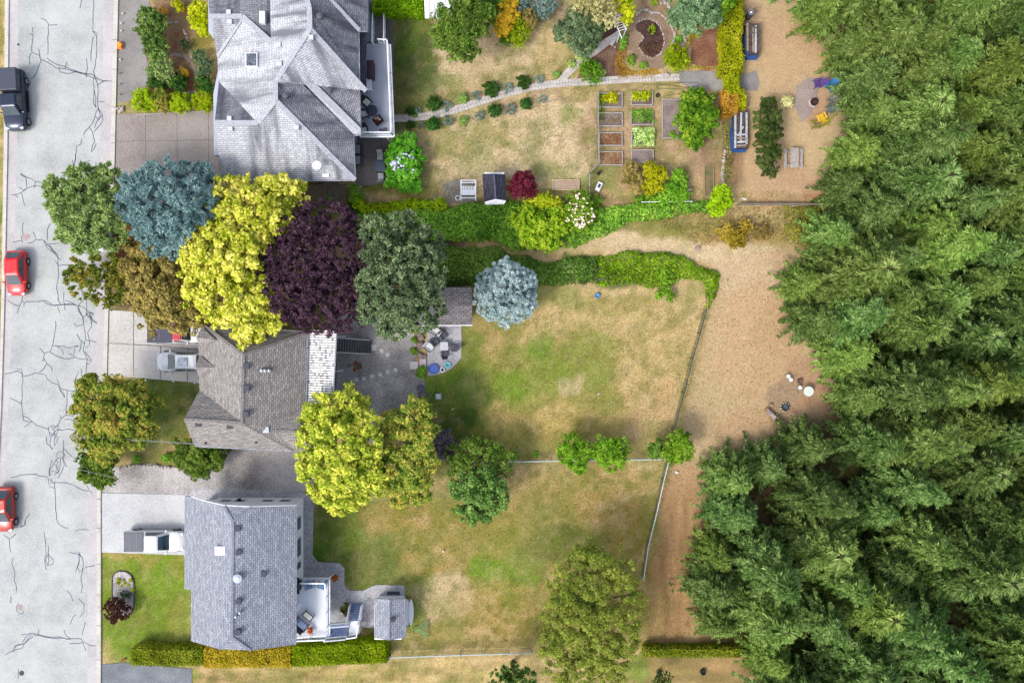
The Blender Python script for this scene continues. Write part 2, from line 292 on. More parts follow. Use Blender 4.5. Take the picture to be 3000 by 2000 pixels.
    m = bpy.data.materials.new('turf'); m.use_nodes = True; n = m.node_tree; L = n.links; b = n.nodes['Principled BSDF']; b.inputs['Roughness'].default_value = .95; b.inputs['Specular IOR Level'].default_value = .1
    at_ = n.nodes.new('ShaderNodeVertexColor'); at_.layer_name = 'Turf'; tc = n.nodes.new('ShaderNodeTexCoord')
    prev = at_.outputs[0]
    for sc, lo, hi, det in ((7, .6, 1.55, 6), (1.7, .9, 1.16, 4), (18, .74, 1.4, 3)):
        nz = n.nodes.new('ShaderNodeTexNoise'); nz.inputs['Scale'].default_value = sc; nz.inputs['Detail'].default_value = det; nz.inputs['Roughness'].default_value = .75; L.new(tc.outputs['Object'], nz.inputs['Vector'])
        mr = n.nodes.new('ShaderNodeMapRange'); mr.inputs[1].default_value = .3; mr.inputs[2].default_value = .7; mr.inputs[3].default_value = lo; mr.inputs[4].default_value = hi; L.new(nz.outputs[0], mr.inputs[0])
        vm = n.nodes.new('ShaderNodeVectorMath'); vm.operation = 'SCALE'; L.new(prev, vm.inputs[0]); L.new(mr.outputs[0], vm.inputs['Scale']); prev = vm.outputs[0]
    ax = n.nodes.new('ShaderNodeMixRGB'); L.new(at_.outputs['Alpha'], ax.inputs[0]); L.new(at_.outputs[0], ax.inputs[1]); L.new(prev, ax.inputs[2]); prev = ax.outputs[0]
    # small greenish/dark tufts
    nz = n.nodes.new('ShaderNodeTexNoise'); nz.inputs['Scale'].default_value = 4.5; nz.inputs['Detail'].default_value = 5; nz.inputs['Roughness'].default_value = .8; L.new(tc.outputs['Object'], nz.inputs['Vector'])
    mr = n.nodes.new('ShaderNodeMapRange'); mr.inputs[1].default_value = .56; mr.inputs[2].default_value = .72; mr.inputs[4].default_value = .36; L.new(nz.outputs[0], mr.inputs[0])
    mx = n.nodes.new('ShaderNodeMixRGB'); mx.blend_type = 'MULTIPLY'; mx.inputs[2].default_value = (.55, .68, .42, 1); L.new(mr.outputs[0], mx.inputs[0]); L.new(prev, mx.inputs[1])
    L.new(mx.outputs[0], b.inputs['Base Color'])
    bp = n.nodes.new('ShaderNodeBump'); bp.inputs['Strength'].default_value = .6; bp.inputs['Distance'].default_value = .06
    n4 = n.nodes.new('ShaderNodeTexNoise'); n4.inputs['Scale'].default_value = 9; n4.inputs['Detail'].default_value = 4; L.new(tc.outputs['Object'], n4.inputs['Vector']); L.new(n4.outputs[0], bp.inputs['Height']); L.new(bp.outputs[0], b.inputs['Normal'])
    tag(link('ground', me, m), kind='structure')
build_ground()

def sheet(name, pts, m, z=.02, th=.25, kind='structure', wig=0, label=None, cat=None, parent=None):
    """slab with a top at z; pts in photo pixels on the ground"""
    P = []
    n = len(pts)
    for i in range(n):
        a = at(*pts[i]); b = at(*pts[(i+1) % n])
        if wig:
            k = max(1, int((b-a).length/.35))
            for j in range(k):
                q = a.lerp(b, j/k); P.append((q.x+wig*mnoise.noise(Vector((q.x*1.1, q.y*1.1, 3))), q.y+wig*mnoise.noise(Vector((q.x*1.1, q.y*1.1, 8)))))
        else: P.append((a.x, a.y))
    o = MB().prism(P, z-th, z).build(name, m, parent)
    if parent is None: tag(o, label, cat, kind=kind)
    return o
ASPH = speckle('asphalt', S(182,185,184,.53), S(209,211,210,.53), S(227,228,226,.53), .35, 9, .2)
KERB = speckle('kerb_concrete', S(200,196,186,.55), S(228,224,214,.55), S(238,235,228,.55), .5, 6)
GUTP = speckle('gutter_pan', S(194,188,190,.54), S(216,210,212,.54), S(230,225,226,.54), .4, 8)
road = sheet('road', [(28,-150),(342,-150),(336,0),(330,450),(314,900),(302,1170),(288,1450),(286,2150),(-30,2150),(-4,1300),(12,900),(22,450)], ASPH, .02)
def strip(name, left, right, m, z, **k): return sheet(name, left + right[::-1], m, z, **k)
strip('gutter_pan', [(304,-150),(304,0),(294,450),(280,900),(270,1170),(258,1450),(256,2150)], [(335,-150),(335,0),(324,500),(309,900),(302,1170),(286,1450),(285,2150)], GUTP, .0225)
strip('gutter_pan', [(29,-150),(28,0),(24,450),(15,900),(7,1170),(-6,1450)], [(56,-150),(55,0),(50,450),(38,900),(26,1170),(16,1450)], GUTP, .0225)
strip('kerb', [(336,-150),(336,0),(325,500),(309,900),(302,1170),(286,1450),(285,2150)], [(350,-150),(348,0),(337,500),(320,900),(313,1170),(297,1450),(297,2150)], KERB, .13)
strip('kerb', [(18,-150),(17,0),(13,450),(6,900),(-2,1170),(-30,1450)], [(29,-150),(28,0),(24,450),(15,900),(7,1170),(-6,1450)], KERB, .13)
CONC = speckle('pale_concrete', S(203,198,192,.55), S(226,222,218,.55), S(238,236,232,.55), .35, 5)
CONB = speckle('bright_concrete', S(206,208,211,.5), S(226,227,229,.51), S(240,240,241,.52), .35, 5)
AGG = speckle('aggregate', S(158,146,140,.5), S(184,174,168,.5), S(202,193,188,.5), .22, 7)
GRAV = speckle('grey_gravel', S(130,126,126,.45), S(190,184,182,.56), S(228,224,222,.62), .2, 10, .8)
DGRAV0 = None
DGRAV = speckle('dark_gravel', S(112,108,107,.48), S(178,173,171,.58), S(222,218,216,.66), .3, 10, .8)
FGRAV = speckle('fine_gravel', S(150,145,142,.45), S(176,171,168,.5), S(200,196,192,.5), .3, 10, .5)
PATIO = speckle('stamped_concrete', S(160,160,166,.55), S(192,191,197,.56), S(214,213,218,.58), .7, 4)
PAVER = speckle('paver_stone', S(188,180,174,.56), S(214,206,200,.58), S(230,224,218,.6), .9, 5)
sheet('driveway', [(337,335),(633,326),(645,540),(640,600),(420,620),(331,560)], AGG, .03)
sheet('driveway', [(320,908),(640,928),(640,1130),(574,1120),(313,1099)], CONC, .03)
sheet('driveway', [(298,1443),(620,1452),(640,1632),(541,1625),(298,1617)], CONB, .026)
sheet('gravel_bed', [(350,-60),(425,-60),(440,40),(408,75),(425,150),(440,200),(420,270),(380,295),(345,305)], FGRAV, .012, wig=.2)
sheet('gravel_yard', [(298,1441),(312,1370),(430,1357),(530,1370),(560,1300),(700,1290),(920,1310),(920,1440),(575,1434),(556,1458),(520,1450)], GRAV, .014)
sheet('gravel_yard', [(960,900),(1100,925),(1215,955),(1218,1060),(1245,1080),(1248,1200),(1200,1260),(1100,1300),(930,1260)], DGRAV, .012, wig=.15)
sheet('gravel_bed', [(298,1945),(362,1940),(562,1958),(562,2100),(298,2100)], speckle('blue_gravel', S(120,126,134,.5), S(146,152,160,.5), S(172,177,183,.5), .4, 9), .012)
sheet('walkway', [(547,1453),(570,1429),(884,1440),(919,1457),(916,1626),(931,1645),(996,1649),(1009,1664),(1009,1712),(1025,1729),(1063,1729),(1101,1712),(1185,1714),(1185,1837),(1040,1837),(860,1870),(860,1500),(560,1500)], PATIO, .03)
sheet('patio', [(1253,930),(1352,930),(1352,1048),(1325,1078),(1303,1090),(1285,1096),(1252,1101)], CONB if 0 else speckle('patio_concrete', S(184,184,192,.52), S(204,203,210,.52), S(220,218,224,.52), .5, 4), .05)
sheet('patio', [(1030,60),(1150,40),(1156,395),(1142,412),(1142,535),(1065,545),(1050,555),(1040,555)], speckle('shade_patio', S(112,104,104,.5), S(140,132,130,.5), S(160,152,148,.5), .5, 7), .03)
sheet('patio', [(1010,545),(1050,560),(1060,545)], CONC, .034)
sheet('path', [(880,540),(1015,540),(1015,595),(880,600)], speckle('landing', S(128,112,92,.45), S(150,134,112,.45), S(168,150,128,.45), .5, 6), .03)
sheet('path', [(620,915),(690,925),(690,960),(610,950)], speckle('landing', S(0,0,0), S(0,0,0), S(0,0,0)), .03)
# paved garden path
def ribbon(pts, w):
    L_, R_ = [], []
    for i, p in enumerate(pts):
        a = pts[max(0, i-1)]; b = pts[min(len(pts)-1, i+1)]; d = Vector((b[0]-a[0], b[1]-a[1])).normalized()
        ww = w[i] if isinstance(w, list) else w
        L_.append((p[0]-d.y*ww/2, p[1]+d.x*ww/2)); R_.append((p[0]+d.y*ww/2, p[1]-d.x*ww/2))
    return L_ + R_[::-1]
main_path = [(1150,347),(1190,347),(1240,342),(1300,331),(1350,317),(1400,300),(1450,284),(1500,270),(1560,255),(1620,246),(1700,241),(1780,236),(1860,231),(1990,226)]
sheet('path', ribbon(main_path, 21), PAVER, .035)
branch_path = [(1640,241),(1665,212),(1700,180),(1740,153),(1780,122),(1815,100)]
sheet('path', ribbon(branch_path, 21), PAVER, .031)
sheet('path', [(1985,210),(2060,208),(2125,212),(2140,240),(2130,270),(2075,262),(2060,280),(1985,238)], FGRAV, .028)
sheet('gravel_bed', [(2165,218),(2215,210),(2226,240),(2215,268),(2172,262)], FGRAV, .012, wig=.2)
MUL = speckle('bark_mulch', S(104,74,60,.45), S(138,106,88,.5), S(170,140,120,.5), .7, 8, .8); DMUL = speckle('dark_mulch', S(62,42,38,.42), S(100,72,66,.45), S(136,104,94,.48), .8, 9, .8); RMUL = speckle('trodden_mulch', S(140,114,94,.5), S(172,146,122,.5), S(192,168,144,.5), .6, 8, .5)
sheet('planting_bed', [(1850,60),(1868,40),(1900,30),(1935,38),(1960,55),(1975,90),(1982,130),(1970,160),(1945,200),(1915,205),(1880,185),(1855,160),(1843,120),(1845,90)], RMUL, .016, wig=.12)
sheet('planting_bed', [(1862,72),(1880,60),(1905,57),(1928,68),(1940,90),(1944,125),(1938,150),(1915,170),(1890,158),(1872,140),(1870,125),(1885,118),(1880,100),(1864,88)], DMUL, .03, wig=.1)
sheet('planting_bed', [(1725,185),(1800,130),(1815,110),(1826,150),(1800,150),(1800,228),(1690,236),(1700,205)], MUL, .012, wig=.12)
sheet('planting_bed', [(2030,120),(2080,85),(2110,70),(2115,190),(2060,200),(2020,185)], speckle('red_mulch', S(128,84,64,.45), S(160,112,86,.5), S(188,144,114,.5), .7, 8, .8), .012, wig=.2)
sheet('gravel_bed', [(2335,250),(2380,225),(2400,260),(2380,330),(2350,360),(2330,310)], speckle('pale_gravel', S(160,140,130,.45), S(186,168,158,.5), S(205,190,182,.5), .3, 8), .010, wig=.2)
J = mat('joint', S(120,110,100,.35), .95)
def lines(name, segs, w, m, z, parent=None, wob=0):
    mb = MB()
    for s in segs:
        P = [at(*p) for p in s]; Q = [P[0]]
        for a, b in zip(P, P[1:]):
            k = max(1, int((b-a).length/.35)) if wob else 1
            for j in range(1, k+1): Q.append(a.lerp(b, j/k))
        vs = []
        for i, q in enumerate(Q):
            a = Q[max(0, i-1)]; b = Q[min(len(Q)-1, i+1)]; d = (b-a).normalized(); n_ = Vector((-d.y, d.x, 0))
            o = n_*wob*mnoise.noise(q*1.7) if wob else Vector((0,0,0)); hw = w/2*(1+(.45*mnoise.noise(q*2.3+Vector((5,5,5))) if wob else 0))
            q = q+o; vs += [(q.x+n_.x*hw, q.y+n_.y*hw, z), (q.x-n_.x*hw, q.y-n_.y*hw, z)]
        mb.add(vs, [(2*i, 2*i+1, 2*i+3, 2*i+2) for i in range(len(Q)-1)])
    return mb.build(name, m, parent)
# joints of the slabs
tag(lines('driveway', [[(320,1005),(450,1012),(600,1025)],[(392,912),(392,1101)],[(471,1013),(470,1110)],[(551,1020),(549,1117)]], .055, mat('mossy_joint', S(110,108,60,.3), .95), .034, wob=.05), kind='structure')
tag(lines('driveway', [[(427,334),(425,600)],[(519,330),(520,600)],[(611,327),(613,600)],[(337,415),(640,410)],[(337,505),(640,505)]], .035, mat('fine_joint', S(120,108,102,.45), .95), .034), kind='structure')
pj = []
for i in range(1180, 1985, 9):
    for (a, b) in zip(main_path, main_path[1:]):
        if a[0] <= i < b[0]: t = (i-a[0])/(b[0]-a[0]); y = a[1]+(b[1]-a[1])*t; sl_ = (b[1]-a[1])/(b[0]-a[0]); pj.append([(i+9*sl_, y-9), (i-9*sl_, y+9)])
tag(lines('path', pj+[main_path], .025, mat('paver_joint', S(150,142,136,.45), .95), .0392), kind='structure')
kj = [[(336+(325-336)*t/500-1, t), (348+(337-348)*t/500+1, t)] for t in (118,205,315,420)]+[[(285,y),(298,y)] for y in (1460,1545,1650,1740,1830,1930)]
tag(lines('kerb', kj, .04, J, .1345), kind='structure')
# sealed cracks of the road (dark tar lines)
CR = []
def cz(oy, sc, L_):
    for s in L_: CR.append([(x/sc, oy+y/sc) for x, y in s])
cz(0, 3.136, [[(865,0),(860,150),(852,290),(885,340),(893,450),(880,560),(865,660),(880,720),(905,820),(900,900),(905,1000),(940,1050),(945,1110),(915,1150),(870,1215)],
 [(852,290),(895,310),(885,340)],[(855,340),(840,440),(838,570)],[(752,0),(735,80)],[(370,168),(420,190),(450,225),(445,300),(440,400),(448,505)],[(450,230),(528,226)],
 [(300,250),(308,330),(292,430),(290,480),(360,510),(375,560),(360,620),(335,660),(320,700),(285,730),(275,780),(240,825)],[(272,310),(305,330)],[(275,595),(272,540),(290,490)],[(355,450),(370,540)],
 [(375,550),(440,575),(520,625),(600,635),(680,655),(760,665),(850,690),(900,725),(950,740),(975,750),(1040,745)],[(430,540),(500,585),(570,605),(640,635),(720,655),(850,688)],[(545,625),(550,665),(640,675),(700,655),(800,690),(850,715),(890,730)],[(600,635),(615,575),(622,615)],
 [(800,540),(798,715)],[(862,690),(855,760),(870,830),(855,900),(862,960),(885,990)],[(870,830),(878,900),(882,985)],[(905,790),(940,755),(985,745)],[(905,935),(960,936)],
 [(905,1000),(875,1040),(872,1110),(825,1170),(780,1200),(770,1245)],[(905,1000),(925,1060),(890,1120),(870,1180)],[(825,1170),(855,1215),(855,1260),(872,1300),(840,1400),(882,1320)],[(752,1280),(745,1328),(705,1345),(695,1420),(690,1560)],
 [(690,1540),(640,1568)],[(880,1070),(905,1110),(940,1060)]])
cz(450, 3.136, [[(695,0),(690,100),(670,150),(610,180),(580,230),(550,280),(560,220),(620,170),(690,140)],[(670,60),(680,120),(720,150),(760,120),(790,85),(830,70)],[(720,150),(705,120),(740,105)],[(690,100),(650,160),(660,200),(620,230)],[(600,180),(640,210),(680,190),(700,150)],[(640,150),(650,230),(600,250)],
 [(190,182),(240,215),(290,235),(325,260),(440,268),(490,250),(550,270)],[(192,190),(205,210),(240,215)],[(240,225),(245,300),(260,312),(325,295),(400,308),(490,312)],[(325,260),(322,320)],[(260,312),(205,360),(140,378),(105,378)],[(205,360),(215,410),(222,480)],[(140,378),(170,403)],[(178,310),(215,330),(250,318)],[(440,268),(490,275),(545,268)],
 [(700,215),(760,220),(850,230)],[(690,230),(770,212),(830,225),(880,235)],[(888,80),(878,185)],[(790,270),(830,235)],
 [(210,630),(218,760)],[(118,815),(200,795)],[(195,755),(210,820)],[(300,720),(335,785)],[(260,820),(300,815),(320,790),(400,790),(440,830),(520,830),(542,825)],[(458,640),(440,700),(435,800)],[(405,800),(430,860),(470,890),(530,920)],[(420,840),(470,850),(490,890),(530,920),(535,1020),(540,1120),(525,1240),(535,1340),(555,1380)],[(460,840),(480,890),(560,980)],[(505,985),(540,1028),(640,1018),(690,1025)],[(580,1195),(630,1205),(668,1225)],
 [(230,1360),(350,1355),(420,1350),(490,1385),(560,1388),(640,1380),(690,1392),(760,1410),(800,1440),(860,1470)],[(400,1355),(440,1380),(500,1392),(690,1385)],[(210,1300),(205,1360),(180,1400),(158,1470)],[(205,1340),(225,1370),(220,1400)],[(70,1340),(130,1390),(180,1400)],[(582,1270),(590,1340),(600,1440)],[(600,1340),(650,1360),(690,1390)],[(530,1400),(548,1468)],[(860,1335),(790,1340),(730,1380),(715,1420),(735,1470),(765,1500),(810,1470),(860,1465)],[(795,1340),(798,1400),(790,1470),(820,1500),(845,1560)],[(765,1500),(768,1568)],[(820,1480),(890,1555)],[(760,905),(800,915)],[(760,1250),(775,1310),(830,1330)],[(750,1240),(760,1300),(800,1345)]])
cz(900, 3.136, [[(720,0),(735,50),(768,90),(768,160),(785,230),(780,330),(770,400),(800,470),(800,520),(790,560),(790,650),(800,710)],[(790,70),(820,100),(840,90),(860,60),(830,55),(820,80)],[(840,100),(835,170),(808,230),(820,300),(825,350),(785,372)],[(830,80),(890,150)],[(685,148),(705,172),(760,160)],[(705,250),(735,300),(775,330)],[(790,303),(885,315)],[(745,318),(740,370),(728,410)],
 [(510,125),(515,200),(490,300),(485,350),(465,408),(410,420),(405,470),(430,510),(410,560),(370,600)],[(485,348),(560,352),(640,368),(725,352)],[(465,410),(520,440),(600,472),(640,475),(690,458),(740,475),(790,480)],[(690,458),(640,425),(630,425)],[(680,440),(690,370),(725,352)],[(530,358),(565,385),(585,430)],[(365,375),(405,420)],[(388,495),(410,475)],[(430,520),(480,555),(485,585)],[(790,470),(840,500),(810,520),(790,515)],[(785,400),(845,490)],
 [(40,608),(100,600),(160,590),(200,600),(215,625),(260,625),(320,605),(370,605),(420,620),(440,660),(480,695),(530,705),(560,745),(620,765),(680,770),(760,775)],[(162,555),(165,570),(195,570),(215,620)],[(520,658),(545,700),(550,750),(600,825)],[(555,750),(590,790),(598,820)],[(215,625),(203,720),(208,870),(212,1030)],[(92,828),(150,860),(205,878)],[(618,768),(612,880),(608,990)],[(725,588),(700,650),(690,710),(720,745),(760,748)],[(752,565),(755,650),(768,740)],[(650,800),(680,772),(745,790)],
 [(212,1000),(260,1010),(295,1050),(340,1080),(400,1105),(450,1110)],[(212,1035),(260,1050),(295,1050),(225,1100)],[(680,995),(600,990),(555,1025),(535,1080),(520,1100),(480,1080),(450,1110),(450,1160),(470,1200),(460,1280),(485,1300)],[(545,992),(560,1015)],[(600,1030),(640,1025),(680,1045)],[(470,1090),(500,1110),(540,1070),(540,1110),(500,1150),(470,1190)],[(450,1150),(490,1170),(520,1160),(540,1110)],[(480,1110),(510,1140),(500,1180),(535,1190),(505,1265),(500,1220),(520,1170)],[(540,1125),(620,1118),(700,1140),(740,1140)],[(665,1172),(735,1170)],[(422,1190),(440,1250),(485,1305)],[(545,1130),(560,1115)],
 [(580,1215),(590,1260),(580,1330),(590,1350),(575,1400)],[(585,1290),(620,1330),(668,1375)],[(520,1350),(540,1325),(580,1325),(590,1375),(530,1385),(520,1350)],[(530,1385),(500,1420),(470,1480),(450,1550)],[(510,1400),(540,1420),(520,1460),(540,1500),(500,1540)],[(470,1400),(465,1450),(450,1540)],[(580,1380),(590,1450),(570,1520),(530,1565)],[(590,1400),(620,1465)],[(105,1568),(150,1545),(260,1530),(330,1530),(370,1550),(440,1560)],[(560,1390),(550,1450),(540,1520),(480,1500),(460,1540)],[(500,1440),(540,1460),(510,1490)]])
cz(1400, 2.6133, [[(365,0),(385,60),(420,80),(425,150),(430,220),(432,310),(450,350),(500,380),(522,382)],[(400,0),(385,35),(430,30),(520,40),(600,70),(640,95),(690,98),(708,115)],[(380,10),(420,40),(415,80)],[(670,48),(680,92)],[(235,268),(200,320),(185,360),(155,382)],[(200,325),(195,355),(165,372)],[(25,433),(75,460),(125,428)],[(75,460),(78,565)],[(572,400),(680,390)],[(337,413),(350,480),(352,580),(345,640),(355,700)],[(375,515),(372,580),(408,625),(408,660),(365,668),(345,630),(360,585)],[(370,570),(378,630),(370,668)],
 [(530,560),(600,580),(635,605),(636,690),(725,662)],[(600,560),(625,600)],[(605,580),(610,630),(578,720)],[(610,635),(595,680),(612,722),(636,690)],[(636,690),(625,760),(632,830),(622,880)],[(98,605),(95,650),(110,700),(115,780),(122,840),(118,880)],[(86,905),(82,955)],[(517,857),(540,885),(563,942)],[(605,920),(640,965),(640,1020),(607,1062)],[(585,1043),(560,1060),(538,1117)],[(650,1098),(645,1160),(628,1200)],[(147,958),(125,985),(125,1015),(150,1038),(182,1030),(180,1010)],
 [(162,1195),(200,1192),(240,1180),(300,1200),(360,1215),(430,1215),(520,1225),(625,1225),(640,1250),(690,1278),(738,1280)],[(250,1200),(340,1215),(400,1225),(540,1222)],[(300,1155),(290,1200)],[(488,1163),(510,1200),(545,1222)],[(535,1270),(610,1262),(632,1250)],[(632,1250),(660,1318)],[(240,1185),(200,1215),(170,1270),(120,1285),(100,1320),(42,1352)],[(250,1205),(210,1240),(180,1270),(170,1300),(120,1310),(100,1325)],[(245,1190),(215,1225),(185,1265),(140,1275),(110,1300)],[(140,1460),(142,1530)]])
seal = lines('crack_seal', CR, .064, mat('tar', S(96,110,136,.45), .6), .0245, parent=road, wob=.13)
MB().ring((at(77,694).x, at(77,694).y), .2, .34, .0205, .0285).cyl((at(77,694).x, at(77,694).y), .32, .02, .027).build('manhole_cover', mat('manhole', S(214,190,190,.5), .7), road)
MB().cyl((at(60,1779).x, at(60,1779).y), .27, .02, .03).build('manhole_cover', mat('manhole2', S(196,180,172,.5), .7), road)
MB().cyl((at(64,1970).x, at(64,1970).y), .24, .02, .029, 9).build('oil_stain', mat('oil', S(90,90,92,.4), .7), road)
MB().cyl((at(54,131).x, at(54,131).y), .12, .02, .029, 9).build('oil_stain', mat('oil', S(90,90,92,.4), .7), road)
# ---------- foliage ----------
def quads(name, V, m, parent=None, local=False, idx=None):
    n = V.shape[0]; me = bpy.data.meshes.new(name)
    me.vertices.add(n*4); me.vertices.foreach_set('co', V.reshape(-1).astype(np.float32))
    me.loops.add(n*4); me.loops.foreach_set('vertex_index', np.arange(n*4, dtype=np.int32))
    me.polygons.add(n); me.polygons.foreach_set('loop_start', np.arange(0, n*4, 4, dtype=np.int32)); me.update()
    o = link(name, me, m, parent, local)
    if idx is not None: me.polygons.foreach_set('material_index', idx.astype(np.int32))
    return o
def unit(a): return a/np.maximum(np.linalg.norm(a, axis=-1, keepdims=True), 1e-9)
def leaves(P, N, L, Wd, tilt=.5, D=None):
    """P points, N normals; rhombic leaves of length L, width Wd; D wanted directions"""
    n = len(P); N = unit(N+NR.normal(0, tilt, (n, 3)))
    r = NR.normal(0, 1, (n, 3)) if D is None else D
    T = unit(r-N*(r*N).sum(1, keepdims=True)); B = np.cross(N, T)
    s = NR.uniform(.7, 1.3, (n, 1)); T = T*L*s/2; B = B*Wd*s/2
    return np.stack([P-T, P+B-T*.1, P+T, P-B-T*.1], 1)
def clump_pts(c, r, up=-.45, jit=.35):
    """clump centres over the upper part of an ellipsoid c, r=(rx,ry,rz)"""
    return c, r
def crown_quads(lobes, clump=.5, leaf=(.32,.18), cover=1.3, mode='leaf', fill=.15, up=-.35, tilt=.45, nf=1.15):
    """lobes: (x,y,z,rx,rz). clumps sit on each lobe's surface; leaves sit on the clumps"""
    out = []
    for (x, y, z, r, rz) in lobes:
        rc = clump*min(1, max(.5, r/1.4))
        area = 2*math.pi*r*(r+rz)/2*(1-up)/1.0; nc = max(5, int(area/(math.pi*rc*rc)*nf))
        u = unit(NR.normal(0, 1, (nc*3, 3))); u = u[u[:, 2] > up][:nc]; nc = len(u)
        rad = np.where(NR.uniform(0, 1, (nc, 1)) < .12, NR.uniform(1.1, 1.32, (nc, 1)), NR.uniform(.62, 1.12, (nc, 1))); cc = np.array([x, y, z])+u*rad*np.array([r, r, rz])
        inn = NR.uniform(0, 1, nc) < fill; cc[inn] = np.array([x, y, z])+(cc[inn]-np.array([x, y, z]))*.55
        rr = rc*NR.uniform(.6, 1.35, nc)
        la = leaf[0]*leaf[1]*.5
        for k in range(nc):
            q = rr[k]
            nl = max(6, int(2*math.pi*q*q*cover/la))
            w = unit(NR.normal(0, 1, (nl, 3))); w[:, 2] = np.where(w[:, 2] < -.3, -w[:, 2], w[:, 2])
            if mode == 'leaf':
                P = cc[k]+w*q*NR.uniform(.7, 1.1, (nl, 1))*np.array([1, 1, .8]); N = w*.6+u[k]*.5+np.array([0, 0, .6])
                out.append(leaves(P, N, leaf[0], leaf[1], tilt))
            else:                                   # needles and shoots radiating from the clump
                d = unit(w+u[k]*.9+np.array([0, 0, .35])); P = cc[k]+d*q*NR.uniform(.35, .9, (nl, 1))
                out.append(leaves(P, NR.normal(0, 1, (nl, 3)), leaf[0], leaf[1], .2, d))
    return np.concatenate(out)
BARK = mat('bark', S(110,90,75,.4), .95, var=.5, scale=5, bump=.5)
GBARK = mat('grey_bark', S(150,140,130,.4), .95, var=.4, scale=5)
def trunk_mb(base, tops, r, h_fork):
    mb = MB(); b = Vector(base); f = Vector((base[0], base[1], h_fork))
    mb.path([b, b+Vector((R(-.05,.05), R(-.05,.05), h_fork*.5)), f], r*1.25, 9, r*.85)
    for t in tops:
        t = Vector(t); mid = f.lerp(t, .5)+Vector((R(-.3,.3), R(-.3,.3), .1*(t-f).length))
        mb.path([f-Vector((0,0,.1)), mid, t], r*.5, 6, r*.12)
    return mb
def tree(name, label, lobes_px, hc, m, clump=.5, leaf=(.32,.18), cover=1.3, mode='leaf', hz=1.5, sq=.8, cat='tree', trunk_r=.18, group=None, base=None, fill=.15, up=-.35, tilt=.45, fork=None, bark=None, nf=1.15):
    if cat in ('shrub', 'bush', 'plant'): lobes_px = [(l[0], l[1], l[2]*1.22)+tuple(l[3:]) for l in lobes_px]
    """lobes_px: (px,py,r_px[,height]); hc: height of the lobe centres; the middle of the crown stands hz higher"""
    cx = sum(l[0] for l in lobes_px)/len(lobes_px); cy = sum(l[1] for l in lobes_px)/len(lobes_px)
    mxd = max(math.hypot(l[0]-cx, l[1]-cy)+l[2]*.5 for l in lobes_px); L = []
    for l in lobes_px:
        h = l[3] if len(l) > 3 else hc+hz*(1-(math.hypot(l[0]-cx, l[1]-cy)/mxd)**2)
        p = at(l[0], l[1], h); r = ln(l[2], h); L.append((p.x, p.y, h, r, r*sq))
    b = at(cx, cy, hc) if base is None else at(base[0], base[1], 0); b = Vector((b.x, b.y, -.05))
    root = empty(name, b, label, cat, group)
    quads('crown', crown_quads(L, clump, leaf, cover, mode, fill, up, tilt, nf), m, root)
    trunk_mb(b, [(l[0], l[1], l[2]-l[4]*.1) for l in L][:14], trunk_r, fork if fork else max(.3, hc*.35)).build('trunk', bark or BARK, root)
    return root
# materials: k raised because crowns shade themselves
F = lambda r, g, b, k=.8: S(r, g, b, k)
YM = leafmat('yellow_maple_leaf', F(110,134,28,.62), F(192,194,58,.88), F(248,230,132,1.06), .8, .3)
YM2 = leafmat('gold_maple_leaf', F(92,124,30,.68), F(166,182,58,.9), F(244,230,104,1.05), .7, .3)
PURP = leafmat('plum_leaf', F(54,40,52,.62), F(100,74,90,.82), F(146,108,122,.92), .8, .15)
DPINE = leafmat('dark_pine_needle', F(52,70,46,.7), F(102,124,86,.95), F(168,184,136,1.08), .7, .15)
BSP = leafmat('blue_spruce_needle', F(74,104,106,.85), F(126,158,160,1.05), F(178,202,200,1.15), .8, .12)
SSP = leafmat('silver_spruce_needle', F(120,148,150,.8), F(178,200,202,1.1), F(226,236,236,1.2), .8, .12)
GPINE = leafmat('green_pine_needle', F(74,100,52,.88), F(134,160,92,1.08), F(188,202,128,1.12), .7, .15)
BRN = leafmat('brown_olive_leaf', F(75,72,35,.6), F(140,126,70,.8), F(186,158,92,.9), .7, .25)
OLV = leafmat('olive_orange_leaf', F(62,98,32,.65), F(128,148,56,.88), F(205,170,84,1.0), .8, .25)
MGR = leafmat('mid_green_leaf', F(45,80,25,.6), F(92,130,48,.8), F(150,175,78,.9), .8, .25)
LGR = leafmat('fresh_green_leaf', F(60,105,20,.65), F(110,160,40,.85), F(165,200,70,.95), .8, .3)
DGR = leafmat('deep_green_leaf', F(44,72,30,.65), F(84,114,50,.85), F(146,170,92,1.0), .9, .2)
BOX = leafmat('boxwood_leaf', F(25,58,22,.6), F(55,95,38,.8), F(98,138,62,.9), 1.4, .2)
LIME = leafmat('lime_leaf', F(95,125,10,.75), F(150,180,25,.95), F(190,212,50,1.0), .9, .3)
LIMEB = leafmat('lime_box_leaf', F(95,130,50,.75), F(135,168,80,.95), F(175,200,120,1.0), 1.2, .3)
GLA = leafmat('glaucous_leaf', F(85,115,105,.75), F(125,152,142,.9), F(168,190,182,1.0), 1.2, .15)
HOSTA = leafmat('hosta_leaf', F(120,155,60,.75), F(175,200,110,.95), F(225,235,170,1.0), 1.5, .3)
CREAM = leafmat('cream_leaf', F(140,145,75,.75), F(205,202,135,.95), F(240,236,185,1.05), .9, .3)
YEG = leafmat('yellow_green_leaf', F(110,130,10,.75), F(170,180,20,.95), F(220,212,60,1.0), .9, .3)
GOLD = leafmat('gold_leaf', F(140,110,20,.75), F(205,170,40,.95), F(235,205,90,1.0), 1, .3)
ORN = leafmat('orange_leaf', F(130,95,30,.7), F(190,140,50,.9), F(215,170,80,1.0), 1, .25)
RED = leafmat('red_maple_leaf', F(70,22,28,.6), F(118,42,48,.8), F(150,70,72,.9), 1, .2)
IVY = leafmat('ivy_leaf', F(62,100,28,.82), F(106,154,50,1.02), F(158,192,74,1.1), .45, .25)
